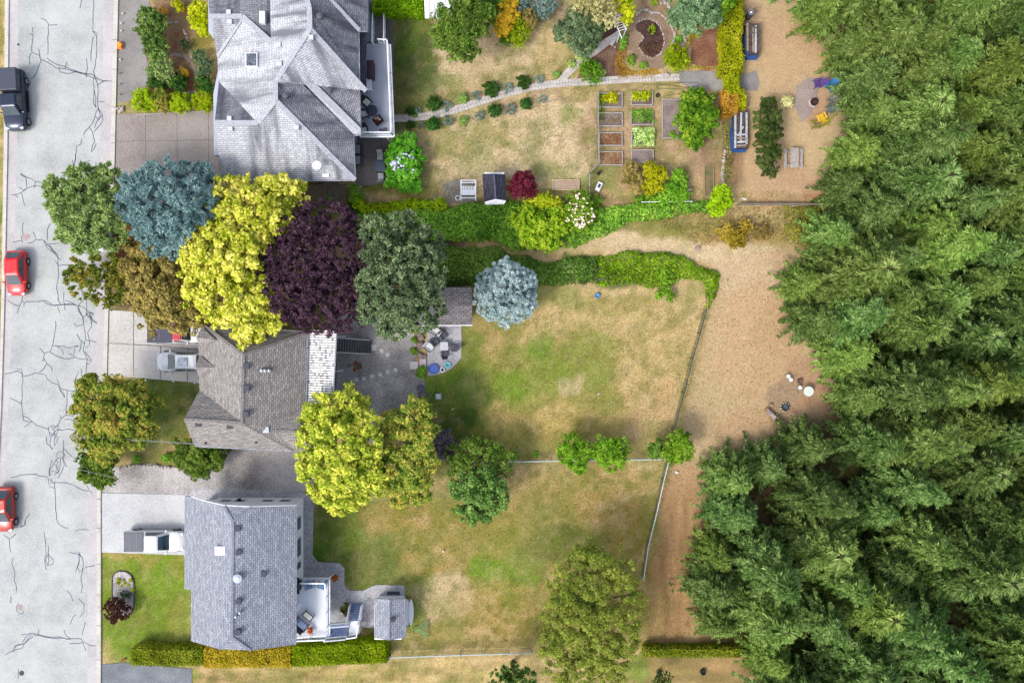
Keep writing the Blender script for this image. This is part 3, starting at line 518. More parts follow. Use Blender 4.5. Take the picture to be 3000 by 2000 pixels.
IVYD = leafmat('ivy_leaf_dark', F(54,90,34,.75), F(92,136,52,.96), F(136,172,78,1.05), .4, .2)
OLG = leafmat('dry_olive_leaf', F(95,90,40,.7), F(150,138,72,.9), F(195,172,105,1.0), .6, .3)
BIG = leafmat('sparse_olive_leaf', F(72,96,34,.75), F(124,144,56,.95), F(182,186,88,1.05), .5, .35)
PDARK = leafmat('barberry_leaf', F(50,32,30,.55), F(98,66,60,.8), F(140,100,88,.9), 1.2, .15)
FLW = mat('white_petals', S(240,240,248,.8), .8, S(190,205,240,.8), 4)
FLP = mat('pink_petals', S(248,235,215,.85), .8, S(235,195,180,.8), 4)
GGR = leafmat('grey_green_leaf', F(55,80,50,.6), F(100,130,88,.8), F(150,172,128,.9), 1, .2)
MUS = leafmat('mustard_leaf', F(105,95,20,.65), F(168,148,48,.85), F(205,180,85,.95), .5, .25)
FC = [leafmat('conifer_'+n_, a, b, c, .55, .2, .5) for n_, a, b, c in (
  ('a', F(62,90,40,.76), F(104,132,62,.92), F(158,178,104,1.03)), ('b', F(54,82,38,.74), F(92,122,60,.9), F(148,170,104,1.02)), ('c', F(68,94,38,.78), F(108,136,58,.94), F(162,180,98,1.03)))]
# yard trees
tree('yellow_maple', 'large yellow leaved maple between the blue spruce and the purple plum', [(700,585,62),(640,610,60),(600,650,54),(815,570,52),(862,562,36),(745,625,76),(805,625,50),(590,715,58),(665,710,80),(730,700,54),(575,770,48),(635,790,76),(705,790,62),(590,850,50),(665,870,78),(735,870,62),(640,915,36),(735,935,58),(800,930,44),(745,985,24),(700,548,34),(780,545,30)], 6.5, YM, .34, (.30,.19), 1.15, hz=2.5, trunk_r=.3)
tree('purple_plum', 'large dark purple leaved tree between the yellow maple and the dark pine', [(920,645,56),(870,680,56),(985,665,60),(820,745,54),(890,750,84),(985,750,86),(1055,720,42),(805,815,44),(870,835,84),(975,845,92),(1055,825,55),(850,890,50),(930,905,68),(1015,905,62),(900,935,36),(1060,900,40)], 6.8, PURP, .30, (.22,.09), 1.5, 'needle', hz=2.2, trunk_r=.28)
tree('dark_pine', 'tall dusky green pine leaning over the small grey roofed shed', [(1110,690,48),(1185,670,44),(1250,715,46),(1130,760,58),(1215,780,66),(1100,830,44),(1180,860,72),(1250,845,46),(1100,900,48),(1160,925,54),(1235,910,56),(1285,815,22),(1130,960,26)], 8, DPINE, .36, (.40,.10), 1.8, 'needle', nf=2.0, hz=3, trunk_r=.25)
tree('blue_spruce', 'big teal blue spruce beside the brown driveway, left of the yellow maple', [(430,545,52),(495,520,46),(565,515,42),(610,545,38),(400,600,46),(465,600,70),(540,595,66),(600,590,44),(430,660,48),(495,665,58),(550,655,48),(470,715,36),(520,705,42),(400,560,34),(635,575,24)], 7, BSP, .4, (.40,.09), 2.2, 'needle', nf=2.0, hz=3, trunk_r=.25)
tree('green_pine', 'loose green pine hanging over the road, left of the big blue spruce', [(195,560,46),(255,530,46),(315,545,46),(350,590,34),(180,600,34),(225,620,56),(290,615,56),(345,640,36),(215,680,42),(275,680,48),(330,685,38),(250,710,26)], 6.5, GPINE, .42, (.44,.11), 2.2, 'needle', nf=2.0, hz=2, trunk_r=.2)
tree('silver_spruce', 'round silver blue spruce on the edge of the middle lawn', [(1484,857,62),(1440,830,38),(1525,825,38),(1445,890,40),(1525,890,40),(1484,800,36),(1484,915,36),(1420,860,26),(1545,860,26)], 2.4, SSP, .26, (.28,.07), 2.4, 'needle', nf=2.0, hz=2.0, trunk_r=.15)
tree('brown_tree', 'brown olive tree over the parked pickup with the red roof', [(410,735,44),(470,740,52),(530,780,40),(420,800,50),(490,810,66),(560,830,44),(420,870,48),(490,880,66),(560,890,52),(460,930,40),(540,935,40),(590,930,26),(380,780,26)], 5, BRN, .42, (.24,.15), 1.2, hz=1.5, trunk_r=.2)
tree('roadside_bush', 'green bush with orange tips beside the road, left of the brown tree', [(250,790,38),(310,780,44),(350,810,30),(240,830,32),(300,840,44),(345,850,28),(320,880,20),(222,800,22)], 2.2, OLV, .35, (.36,.08), 1.2, 'needle', hz=1, cat='shrub', trunk_r=.08)
tree('front_yard_maple', 'green and orange tree in the front yard beside the road, below the pale driveway', [(265,1150,44),(330,1140,46),(395,1150,40),(250,1210,44),(320,1210,66),(400,1215,54),(440,1190,28),(270,1270,44),(340,1275,52),(405,1270,40),(300,1320,38),(260,1120,24),(440,1250,24)], 4.2, OLV, .42, (.27,.17), 1.2, hz=1.6, trunk_r=.18)
tree('young_tree', 'small fresh green tree beside the road at the end of the gravel strip', [(268,1350,32),(310,1345,30),(265,1385,30),(310,1385,34),(290,1405,22)], 2.6, MGR, .35, (.24,.15), 1.2, hz=.6, trunk_r=.08)
tree('corner_shrub', 'rounded green shrub at the lower left corner of the brown shingled house', [(555,1330,36),(600,1330,42),(580,1355,36),(635,1335,26),(540,1345,22)], 1.6, MGR, .32, (.2,.12), 1.3, hz=.5, cat='shrub', trunk_r=.06)
tree('gold_maple', 'yellow and green maple between the brown shingled house and the back lawn', [(950,1220,56),(1020,1195,50),(1060,1240,44),(930,1290,52),(1000,1290,72),(1075,1300,50),(930,1360,52),(1000,1370,74),(1080,1370,56),(960,1430,52),(1040,1430,56),(990,1470,34),(1060,1180,26),(1095,1420,34)], 5.5, YM2, .34, (.28,.18), 1.15, hz=2.2, trunk_r=.25)
tree('orange_maple', 'green and rusty orange tree touching the right side of the yellow and green maple', [(1200,1210,46),(1150,1240,36),(1245,1240,36),(1170,1300,50),(1230,1300,50),(1150,1370,44),(1210,1370,60),(1250,1350,36),(1170,1430,46),(1225,1430,40),(1245,1190,20)], 4.5, OLV, .4, (.24,.15), 1.2, hz=1.5, trunk_r=.18)
tree('smoke_bush', 'small dusky grey purple bush right of the orange and green tree', [(1300,1285,22),(1310,1310,24),(1290,1320,20)], 1.6, leafmat('smoke_leaf', F(50,48,52,.6), F(98,94,100,.8), F(150,140,145,.9), 1, .15), .3, (.18,.1), 1, hz=.2, cat='bush', trunk_r=.06)
tree('apple_tree', 'sparse dark green tree at the left end of the wire fence, above the dense bush', [(1340,1330,34),(1390,1305,34),(1440,1325,38),(1385,1365,34),(1470,1360,34),(1495,1330,26),(1335,1370,26),(1450,1385,24)], 3, MGR, .26, (.2,.11), .8, hz=.6, trunk_r=.1, fill=.35, nf=.6)
tree('holly_tree', 'dense glossy dark green tree on the back lawn, below the wire fence', [(1365,1415,36),(1420,1410,44),(1455,1430,30),(1380,1470,46),(1440,1460,40),(1400,1505,34),(1440,1410,22)], 3.5, DGR, .34, (.2,.14), 1.4, hz=1, trunk_r=.15)
tree('fence_tree', 'bright green tree on the wire fence, left of the pair', [(1675,1310,34),(1715,1320,26),(1690,1350,34),(1660,1335,22),(1700,1370,18)], 2.2, LGR, .3, (.2,.12), 1, hz=.6, trunk_r=.08)
tree('fence_tree', 'bright green tree on the wire fence, right of the pair', [(1770,1310,30),(1810,1310,28),(1790,1345,34),(1820,1335,22),(1760,1335,22)], 2.2, LGR, .3, (.2,.12), 1, hz=.6, trunk_r=.08)
tree('fence_tree', 'bright lime tree where the two wire fences meet', [(1985,1300,34),(2010,1320,24),(1975,1330,30),(1995,1275,18)], 2.4, LGR, .3, (.2,.12), 1.1, hz=.6, trunk_r=.08)
tree('fence_tree', 'dull green low tree left of the lime one at the fence corner', [(1925,1310,26),(1945,1325,20),(1915,1325,16)], 1.8, MGR, .3, (.2,.12), .9, hz=.4, trunk_r=.06)
tree('big_olive_tree', 'very wide thin crowned olive green tree on the back lawn near the bottom edge', [(1700,1630,50),(1760,1650,60),(1820,1680,54),(1650,1700,50),(1720,1720,70),(1790,1750,70),(1860,1740,34),(1640,1780,56),(1700,1800,80),(1780,1830,80),(1840,1820,44),(1620,1860,56),(1690,1880,76),(1770,1900,76),(1840,1890,40),(1640,1940,56),(1720,1960,76),(1800,1960,50)], 5.0, BIG, .3, (.22,.08), .75, hz=2, trunk_r=.28, fill=.35, nf=.55, bark=GBARK)
tree('bottom_conifer', 'dark green conifer cut by the bottom edge, left of the wide olive tree', [(1500,1970,30),(1470,1995,34),(1540,1990,34),(1500,2020,50)], 4, DGR, .35, (.34,.1), 1.2, 'needle', hz=1)
tree('sapling', 'small dark sapling by the black pot at the bottom edge', [(1945,1985,20),(1930,1995,16)], 2, DGR, .25, (.24,.08), 1, 'needle', hz=.3, cat='sapling', trunk_r=.04)
# top garden trees and shrubs
tree('garden_tree', 'mid green tree beside the white roofed shed at the top edge', [(1320,50,40),(1370,30,40),(1300,110,34),(1350,90,50),(1395,85,32),(1330,145,38),(1375,145,28),(1310,80,30),(1420,40,28),(1360,0,40)], 4, MGR, .36, (.22,.13), 1, hz=1, trunk_r=.14)
tree('garden_tree', 'dark olive green round tree left of the cream leaved one', [(1690,60,34),(1660,100,30),(1720,100,36),(1700,140,30),(1740,80,30),(1650,80,22)], 3, GGR, .34, (.2,.12), 1.1, hz=.8, trunk_r=.12)
tree('cream_leaf_tree', 'pale cream leaved tree at the top edge beside the white arbour', [(1720,15,32),(1765,20,40),(1780,60,26),(1700,0,30),(1750,-10,40)], 4, CREAM, .34, (.24,.10), 1.2, 'needle', hz=.6, trunk_r=.12)
tree('conifer_column', 'bright yellow green upright conifer between the arbour and the spiral bed', [(1832,10,24),(1840,40,18),(1835,62,15),(1820,-10,26)], 3, YEG, .28, (.2,.12), 1.3, hz=.3, cat='conifer', trunk_r=.08)
tree('grey_green_tree', 'large round grey green tree at the top, right of the spiral bed', [(2000,20,44),(2050,10,46),(2030,60,40),(2070,50,36),(1990,50,28),(2090,0,30),(2020,80,20)], 3.5, GGR, .36, (.2,.12), 1.2, hz=1.2, trunk_r=.14)
tree('bright_tree', 'bright green tree at the top edge beside the long yellow hedge', [(2120,0,30),(2110,30,18),(2140,-20,30)], 3, LGR, .3, (.2,.14), 1.2, hz=.3, trunk_r=.1)
tree('lime_bush', 'round lime green bush above the wide end of the garden path', [(1980,165,24),(1975,185,18),(1962,165,16),(1992,185,16),(1975,145,14)], .8, LIME, .3, (.3,.09), 1.3, 'needle', hz=.5, cat='bush', trunk_r=.05)
tree('yellow_shrub', 'orange and yellow shrub at the top, between green ones', [(1478,40,26),(1470,70,24),(1485,15,24)], 1.6, leafmat('amber_leaf', F(130,120,20,.7), F(200,160,40,.9), F(225,175,70,1.0), 1, .3), .28, (.18,.12), 1.2, hz=.2, cat='shrub', trunk_r=.05)
tree('green_shrub', 'olive green shrub left of the orange and yellow one', [(1435,50,26),(1430,20,26),(1450,0,28)], 1.6, MGR, .3, (.18,.12), 1.2, hz=.2, cat='shrub', trunk_r=.05)
tree('juniper', 'pale blue green juniper at the top edge', [(1530,15,26),(1550,35,16),(1515,0,20)], .8, GLA, .28, (.3,.07), 1.2, 'needle', hz=.3, cat='shrub', trunk_r=.05)
tree('juniper', 'pale blue green juniper beside the bare mulch patch', [(1595,25,22),(1608,15,16),(1590,42,12)], .7, GLA, .28, (.3,.07), 1.2, 'needle', hz=.3, cat='shrub', trunk_r=.05)
tree('fern_shrub', 'feathery yellow green shrub standing out on the upper lawn', [(1515,70,18),(1530,95,20),(1505,105,18),(1518,125,14)], 1, LIME, .26, (.3,.08), 1, 'needle', hz=.4, cat='shrub', trunk_r=.04)
tree('olive_shrub', 'dull olive shrub between the juniper and the feathery one', [(1545,50,20),(1550,65,16)], 1, OLG, .28, (.2,.1), 1.1, hz=.2, cat='shrub', trunk_r=.04)
tree('round_shrub', 'low round green shrub on the upper lawn', [(1481,117,14)], .3, MGR, .2, (.12,.08), 1.2, hz=.1, cat='shrub', trunk_r=.03)
tree('leafy_shrub', 'green shrub in the fork of the garden path', [(1730,215,22),(1715,200,14),(1745,222,16),(1725,190,14)], .6, LGR, .26, (.28,.08), 1.2, 'needle', hz=.3, cat='shrub', trunk_r=.04)
tree('red_maple', 'dark red rounded japanese maple beside the little grey shed', [(1530,535,26),(1515,560,22),(1550,555,22),(1525,520,18),(1545,525,18),(1505,545,14)], 1.4, RED, .28, (.16,.10), 1.3, hz=.8, trunk_r=.07)
tree('garden_vine', 'large leafy green squash plant with yellow leaves beside the tall raised bed', [(2030,300,30),(2060,300,24),(2020,340,32),(2065,340,30),(2030,385,28),(2060,380,22),(2035,415,18)], .9, leafmat('squash_leaf', F(40,90,20,.6), F(90,150,40,.85), F(170,200,60,.98), 1, .3), .3, (.2,.15), 1.3, hz=.6, cat='plant', trunk_r=.04)
tree('currant_bush', 'yellow leaved berry bush beside the low raised beds', [(1905,500,20),(1925,525,24),(1905,545,20),(1930,505,16)], .8, YEG, .26, (.16,.11), 1.1, hz=.3, cat='bush', trunk_r=.04)
tree('currant_bush', 'thin olive berry bush left of the yellow one', [(1850,500,20),(1865,530,22),(1840,525,14),(1870,555,12)], .7, OLG, .24, (.14,.1), .8, hz=.2, cat='bush', trunk_r=.04)
tree('bean_plants', 'leafy green climbing bean plants around a pale cane', [(1987,510,14),(1990,535,20),(1965,560,20),(1995,575,20),(1945,585,16)], .8, LGR, .24, (.15,.1), 1.2, hz=.3, cat='plant', trunk_r=.03)
tree('bean_plants', 'low green leaves behind the lower pale cane', [(1880,590,14),(1905,585,14),(1925,595,12)], .5, LGR, .22, (.14,.1), 1, hz=.1, cat='plant', trunk_r=.03)
tree('rhododendron', 'wide yellow green shrub in the green bank above the mown track', [(1530,650,28),(1560,690,32),(1600,700,30),(1640,660,24),(1550,620,18),(1580,660,24),(1630,625,16)], 1.2, leafmat('rhodo_leaf', F(60,105,15,.65), F(135,170,35,.9), F(200,205,70,1.0), 1, .3), .26, (.2,.12), 1.2, hz=.3, cat='shrub', trunk_r=.05)
tree('golden_shrub', 'yellow flowered shrub between the red maple and the pink hydrangea', [(1570,585,16),(1600,590,18),(1630,600,14),(1550,580,12)], 1, leafmat('goldfl_leaf', F(80,115,15,.7), F(165,185,35,.95), F(235,215,60,1.0), 1.4, .3), .22, (.16,.11), 1.2, hz=.2, cat='shrub', trunk_r=.04)
def flowering(name, label, lobes, hc, m, fm, spots, n, cat='shrub', fr=.13):
    r = tree(name, label, lobes, hc, m, .28, (.18,.13), 1.4, hz=.4, cat=cat, trunk_r=.05)
    mb = MB()
    for (x, y, q) in spots:
        for _ in range(n):
            a = R(0, 6.28); d = q*math.sqrt(R(0, 1)); p = at(x+d*math.cos(a), y+d*math.sin(a), hc)
            z = hc+1.0+R(-.1,.3); rr = fr*R(.6, 1.2); mb.rock((p.x, p.y, z), rr, .7, R(0, 50))
    mb.build('flower', fm, r)['kind'] = 'stuff'; return r
flowering('hydrangea', 'big bright green hydrangea with white and pale blue blooms beside the shaded patio', [(1182,430,30),(1165,455,28),(1200,460,28),(1182,490,36),(1165,520,28),(1200,520,28),(1185,540,20)], .9, leafmat('hydr_leaf', F(52,112,20,.7), F(92,155,38,.88), F(150,200,75,1.0), 1, .3), FLW, [(1180,490,26),(1205,465,16),(1158,480,12),(1195,500,22),(1175,475,20)], 22)
flowering('pink_hydrangea', 'rounded hydrangea covered in pale pink blooms in the green bank', [(1697,595,26),(1680,625,26),(1712,625,26),(1697,655,24)], .9, LGR, FLP, [(1690,600,30),(1680,640,26),(1710,630,30),(1697,660,14)], 26, fr=.10)
# dark yew in the side yard, dusky shrubs around
tree('yew', 'tall narrow dark green yew beside the picnic table', [(2250,305,18),(2236,340,20),(2268,340,18),(2240,385,24),(2270,390,19),(2244,430,24),(2266,445,17),(2242,475,19),(2256,500,16)], 1.6, leafmat('yew_leaf', F(38,58,28,.6), F(68,88,42,.8), F(108,122,66,.9), 1, .15), .3, (.2,.08), 1.5, hz=.8, cat='shrub', trunk_r=.08)
tree('pale_bush', 'small cream flowered bush at the top right of the yew', [(2308,298,13),(2300,308,8)], .5, CREAM, .2, (.14,.1), 1.2, hz=.1, cat='bush', trunk_r=.03)
tree('bank_shrub', 'yellow green shrub at the corner where the garden hedge ends', [(2120,565,20),(2110,590,24),(2095,610,18),(2130,590,16)], 1.1, LIME, .26, (.18,.12), 1.2, hz=.3, cat='shrub', trunk_r=.04)
tree('dry_shrub', 'mustard leaved low shrub on the edge of the dirt track', [(2130,680,20),(2160,700,20),(2185,665,16),(2145,700,18)], .6, MUS, .24, (.16,.1), .9, hz=.2, cat='shrub', trunk_r=.04)
tree('dry_shrub', 'small olive shrub right of the mustard one', [(2225,680,16),(2245,685,12),(2235,665,10)], .5, OLG, .22, (.15,.09), .9, hz=.1, cat='shrub', trunk_r=.03)
tree('spreading_vine', 'spidery green vine reaching from the clipped bank onto the lawn', [(1955,825,14),(1950,850,14),(1965,870,10),(1930,865,10),(1945,800,16)], .8, LGR, .24, (.18,.1), .8, hz=.1, cat='plant', trunk_r=.03)
tree('barberry', 'round dark purple barberry on the oval bed in the front lawn', [(335,1775,22),(355,1780,22),(345,1795,22),(340,1765,16)], .8, PDARK, .26, (.2,.05), 1.4, 'needle', hz=.2, cat='shrub', trunk_r=.04)
# front garden of the big house
for (nm, lb, lob, h, m_, md, lf) in [
 ('juniper_shrub','tall dark green shrub along the gravel in the upper left garden',[(435,55,26),(460,70,24),(450,110,26),(462,140,26),(425,85,20)],1.6,DGR,'leaf',(.16,.09)),
 ('weeping_conifer','pale green weeping conifer in the middle of the upper left garden',[(465,175,20),(480,200,24),(455,210,18),(490,225,18)],1.2,GPINE,'needle',(.3,.07)),
 ('boxwood','dark green clipped bush at the foot of the weeping conifer',[(455,240,18),(465,250,16)],.8,BOX,'leaf',(.12,.08)),
 ('boxwood','dark green clipped bush left of the small paved path',[(525,245,20),(510,235,16),(530,255,14)],.8,BOX,'leaf',(.12,.08)),
 ('globe_cypress','lime green globe bush at the left end of the front row',[(425,295,26),(445,300,20)],.7,LIME,'leaf',(.14,.07)),
 ('globe_cypress','golden olive bush second in the front row',[(478,290,24),(490,305,18),(465,280,16)],.7,OLV,'leaf',(.14,.07)),
 ('globe_cypress','lime green globe bush third in the front row',[(532,300,22),(515,310,16)],.7,LIME,'leaf',(.14,.07)),
 ('globe_cypress','round lime green bush in the corner beside the brown driveway',[(596,297,24),(605,305,18)],.7,LIME,'leaf',(.14,.07)),
 ('tall_cypress','large bright yellow green cypress near the roof in the upper left garden',[(580,45,22),(590,70,22),(585,30,20),(600,90,14)],1.6,YEG,'leaf',(.14,.09)),
 ('grey_shrub','grey green shrub against the house, above the dark one',[(585,165,16),(600,190,18),(595,215,16)],1,GGR,'leaf',(.14,.08)),
 ('dark_shrub','dark green shrub against the house beside the lime globe',[(595,245,18),(605,258,14)],.9,BOX,'leaf',(.13,.08)),
 ('yellow_grass','yellow leaved shrub cut by the top edge',[(520,12,12),(525,25,9)],.6,YEG,'leaf',(.14,.07)),
 ('potted_plant_foliage','small orange leaved plant in the upper left garden',[(478,33,9)],.4,ORN,'leaf',(.1,.06)),
 ('heather','small yellow heather beside the curved path',[(545,215,8),(535,205,7)],.3,GOLD,'leaf',(.1,.05)),
 ('lavender','small grey lavender clump inside the stone ring',[(540,130,10),(548,142,8)],.3,GGR,'needle',(.16,.04)),
]: tree(nm, lb, lob, h, m_, .24, lf, 1.3, md, hz=.25, cat='shrub', trunk_r=.04)
# repeated small round shrubs of the garden path: one of each kind, then copies
def proto(name, label, r, m, leaf, mode, group, cat='shrub', sq=.85, clump=.2):
    root = empty(name, (0,0,0), label, cat, group)
    quads('foliage', crown_quads([(0,0,r*.55,r*.82,r*.7*sq)], clump, leaf, 1.5, mode, .1, -.4), m, root, True)
    MB().tube((0,0,-.05),(0,0,r*.7),.03,.02).build('stem', BARK, root, True); return root
def place(pr, rows, base_r, h=.3):
    for i, (x, y, r, lb) in enumerate(rows):
        o = pr if i == 0 else dup(pr)
        k = ln(r, h)/base_r; o.location = at(x, y, h)*1; o.location.z = 0; o.scale = (k, k, k); o.rotation_euler = (0, 0, R(0, 6.28)); o['label'] = lb
def nearpath(i, side): return ['first','second','third','fourth','fifth','sixth','seventh','eighth'][i]+' %s from the left, %s the curving garden path' % ('%s', side)
gb = 'clipped shrubs along the garden path'
bx = proto('boxwood_ball', '', .7, BOX, (.12,.08), 'leaf', gb)
place(bx, [(x, y, r, nearpath(i, sd) % 'dark boxwood ball') for sd, rows in (('above', [(1203,325,16),(1271,305,25),(1440,263,26),(1535,242,23)]), ('below', [(1203,365,15),(1268,364,23),(1448,325,22),(1541,304,20)])) for i, (x, y, r) in enumerate(rows)], .7)
lm = proto('light_green_ball', '', .45, LIMEB, (.1,.07), 'leaf', gb)
place(lm, [(1354,290,16,'light green ball shrub above the paved path, near its left end'),(1359,352,15,'light green ball shrub below the paved path, near its left end'),(1630,217,12,'small light green ball shrub just left of the path fork')], .45)
bl = proto('blue_fescue', '', .36, GLA, (.2,.04), 'needle', gb, 'grass clump')
place(bl, [(x, y, r, nearpath(i, sd) % 'blue grass clump') for sd, rows in (('above', [(1226,323,9),(1308,310,13),(1395,280,12),(1487,258,13),(1580,231,12)]), ('below', [(1232,365,9),(1313,353,14),(1404,338,12),(1494,320,14),(1589,290,11)])) for i, (x, y, r) in enumerate(rows)], .36)
hs = proto('hosta', '', .4, HOSTA, (.22,.13), 'leaf', 'hostas along the side path', 'plant')
place(hs, [(1675,187,12,'variegated hosta lowest on the side path, left edge'),(1701,166,14,'variegated hosta second up the side path, left edge'),(1738,132,13,'variegated hosta highest on the side path, left edge'),(1730,140,11,'variegated hosta touching the highest one on the side path'),(1755,193,10,'pale hosta in the path fork, upper one of two'),(1768,210,9,'pale hosta in the path fork, lower one of two')], .4)
sp = proto('mulch_shrub', '', .4, LIME, (.2,.06), 'needle', 'small shrubs of the garden beds')
place(sp, [(1909,87,13,'round lime tuft in the middle of the spiral bed'),(1917,5,11,'round lime shrub at the top edge above the spiral bed'),(1213,966-1,0.1,'x')][:2], .4)
gs = proto('groundcover_shrub', '', .4, IVY, (.12,.08), 'leaf', 'small shrubs of the garden beds')
place(gs, [(1990,113,12,'small green clump on the outer stone ring'),(1825,118,15,'leafy green shrub at the foot of the arbour'),(1825,135,12,'second leafy green shrub below the arbour'),(1850,175,15,'green shrub inside the yellow flowered border'),(1885,190,12,'small green tuft right of the shrub in the yellow border'),(1213,966,11,'bright green tuft beside the patio boulders, topmost of three'),(1213,996,10,'bright green tuft beside the patio boulders, middle of three'),(1212,1028,11,'bright green tuft beside the patio boulders, lowest of three'),(1970,395,12,'grey green cabbage plant at the foot of the tall raised bed'),(1235,1090,18,'dark green bush beside the patio below the steps'),(1568,1331,9,'tiny green sapling on the lawn above the wire fence'),(490,1340,16,'small green shrub on the edge of the front yard grass'),(400,1345,12,'low green tuft on the edge of the front yard grass'),(1040,560,20,'dark green shrub at the start of the lime hedge'),(1035,585,16,'second dark green shrub at the start of the lime hedge'),(1055,575,13,'third dark green shrub at the start of the lime hedge'),(960,580,14,'dark shrub beside the entry steps, left one'),(915,570,15,'dark shrub beside the entry steps under the roof edge'),(1745,590,20,'green bush beside the pink hydrangea'),(1785,645,16,'pale green bush on the bank right of the pink hydrangea'),(1215,345-8,7,'small dark plant where the garden path meets the patio')], .4)
# arborvitae row
av = proto('arborvitae', '', .6, LIME, (.12,.07), 'leaf', 'clipped arborvitae row')
place(av, [(x, y, r, lb+' globe of the clipped lime hedge row below the shaded lawn') for (x, y, r), lb in zip([(x_, y_, r_*1.18) for x_, y_, r_ in [(1048,598,17),(1066,608,15),(1083,608,15),(1102,607,15),(1120,604,14),(1139,607,15),(1158,603,16),(1172,603,14),(1195,600,18),(1222,599,18),(1253,601,18),(1288,599,20)]], ['first','second','third','fourth','fifth','sixth','seventh','eighth','ninth','tenth','eleventh','last and largest'])], .6, .8)
# ---------- hedges and banks ----------
def hedge(name, label, a, b, w, h, m, leaf=(.14,.08), cover=2.0, group=None, cat='hedge'):
    A = at(a[0], a[1], h*.9); B = at(b[0], b[1], h*.9); A.z = B.z = 0; d = (B-A); L_ = d.length; d.normalize(); n = Vector((-d.y, d.x, 0)); w = ln(w, h)
    ar = L_*w+2*L_*h+2*w*h; N_ = int(ar*cover/(leaf[0]*leaf[1]*.5))
    s = NR.uniform(0, 1, N_)*L_; t = NR.uniform(-.5, .5, N_)*w; z = NR.uniform(0, 1, N_)*h; f = NR.uniform(0, 1, N_)*ar
    nl = np.zeros((N_, 3)); dn = np.array(d); nn = np.array(n)
    top = f < L_*w; z[top] = h; nl[top] = [0,0,1]
    s1 = (~top) & (f < L_*w+L_*h); t[s1] = w/2; nl[s1] = nn+[0,0,.3]
    s2 = (~top) & (~s1) & (f < L_*w+2*L_*h); t[s2] = -w/2; nl[s2] = -nn+[0,0,.3]
    s3 = ~(top | s1 | s2); k = NR.uniform(0, 1, N_) < .5; s[s3 & k] = 0; s[s3 & ~k] = L_; nl[s3 & k] = -dn; nl[s3 & ~k] = dn
    P = np.array(A)+s[:, None]*dn+t[:, None]*nn+z[:, None]*np.array([0,0,1])
    b_ = .95*fbm(P[:,0], P[:,1], .9, 4, 3)[:, None]*np.array([.2,.2,.22])+nl*np.abs(NR.normal(0, .08, (N_, 1))); P = P+b_
    r = empty(name, A, label, cat, group); quads('foliage', leaves(P, nl, leaf[0], leaf[1], .5), m, r)
    k = MB(); mid = (A+B)/2; k.obox((mid.x, mid.y, h/2-.05), (L_-.24, w-.24, h-.14), math.atan2(d.y, d.x)); k.build('inner_branches', mat('hedge_core', S(70,70,35,.3), .95), r)
    return r
hedge('hedge', 'lime green clipped hedge cut by the top edge, left of the white roof', (1093,12), (1238,12), 46, 1.7, leafmat('hedge_lime', F(70,115,8,.7), F(115,160,20,.9), F(160,195,45,1.0), 1.5, .25))
hedge('hedge', 'olive clipped hedge at the end of the lower left front lawn', (388,1922), (597,1922), 46, 1.5, leafmat('hedge_olive', F(75,98,12,.7), F(125,142,32,.9), F(172,172,65,1.0), .8, .25))
hedge('hedge', 'golden clipped hedge below the blue grey shingled house', (600,1924), (855,1924), 52, 1.5, leafmat('hedge_gold', F(125,115,12,.75), F(180,165,40,.95), F(215,185,65,1.0), .8, .25))
hedge('hedge', 'bright green clipped hedge at the lower right corner of the blue grey shingled house', (860,1918), (1132,1908), 58, 1.7, leafmat('hedge_bright', F(80,120,5,.7), F(130,165,20,.9), F(165,190,40,1.0), .8, .25))
hedge('hedge', 'narrow olive hedge between the wide olive tree and the wood', (1890,1910), (2230,1908), 22, 1.2, leafmat('hedge_olive', F(0,0,0), F(0,0,0), F(0,0,0)))
hedge('hedge', 'long yellow green hedge dividing the garden from the dirt yard', (2148,-20), (2142,215), 56, 1.5, leafmat('hedge_yg', F(95,115,5,.7), F(150,160,20,.9), F(200,192,50,1.0), .5, .25))
hedge('hedge', 'narrow arch of hedge across the gravel path', (2150,212), (2155,268), 26, 2.0, leafmat('hedge_yg', F(0,0,0), F(0,0,0), F(0,0,0)))
hedge('hedge', 'rusty yellow hedge below the gravel path', (2138,262), (2140,335), 34, 1.3, ORN)
hedge('hedge', 'short olive green hedge touching the rusty one', (2168,258), (2168,320), 24, 1.2, YEG)
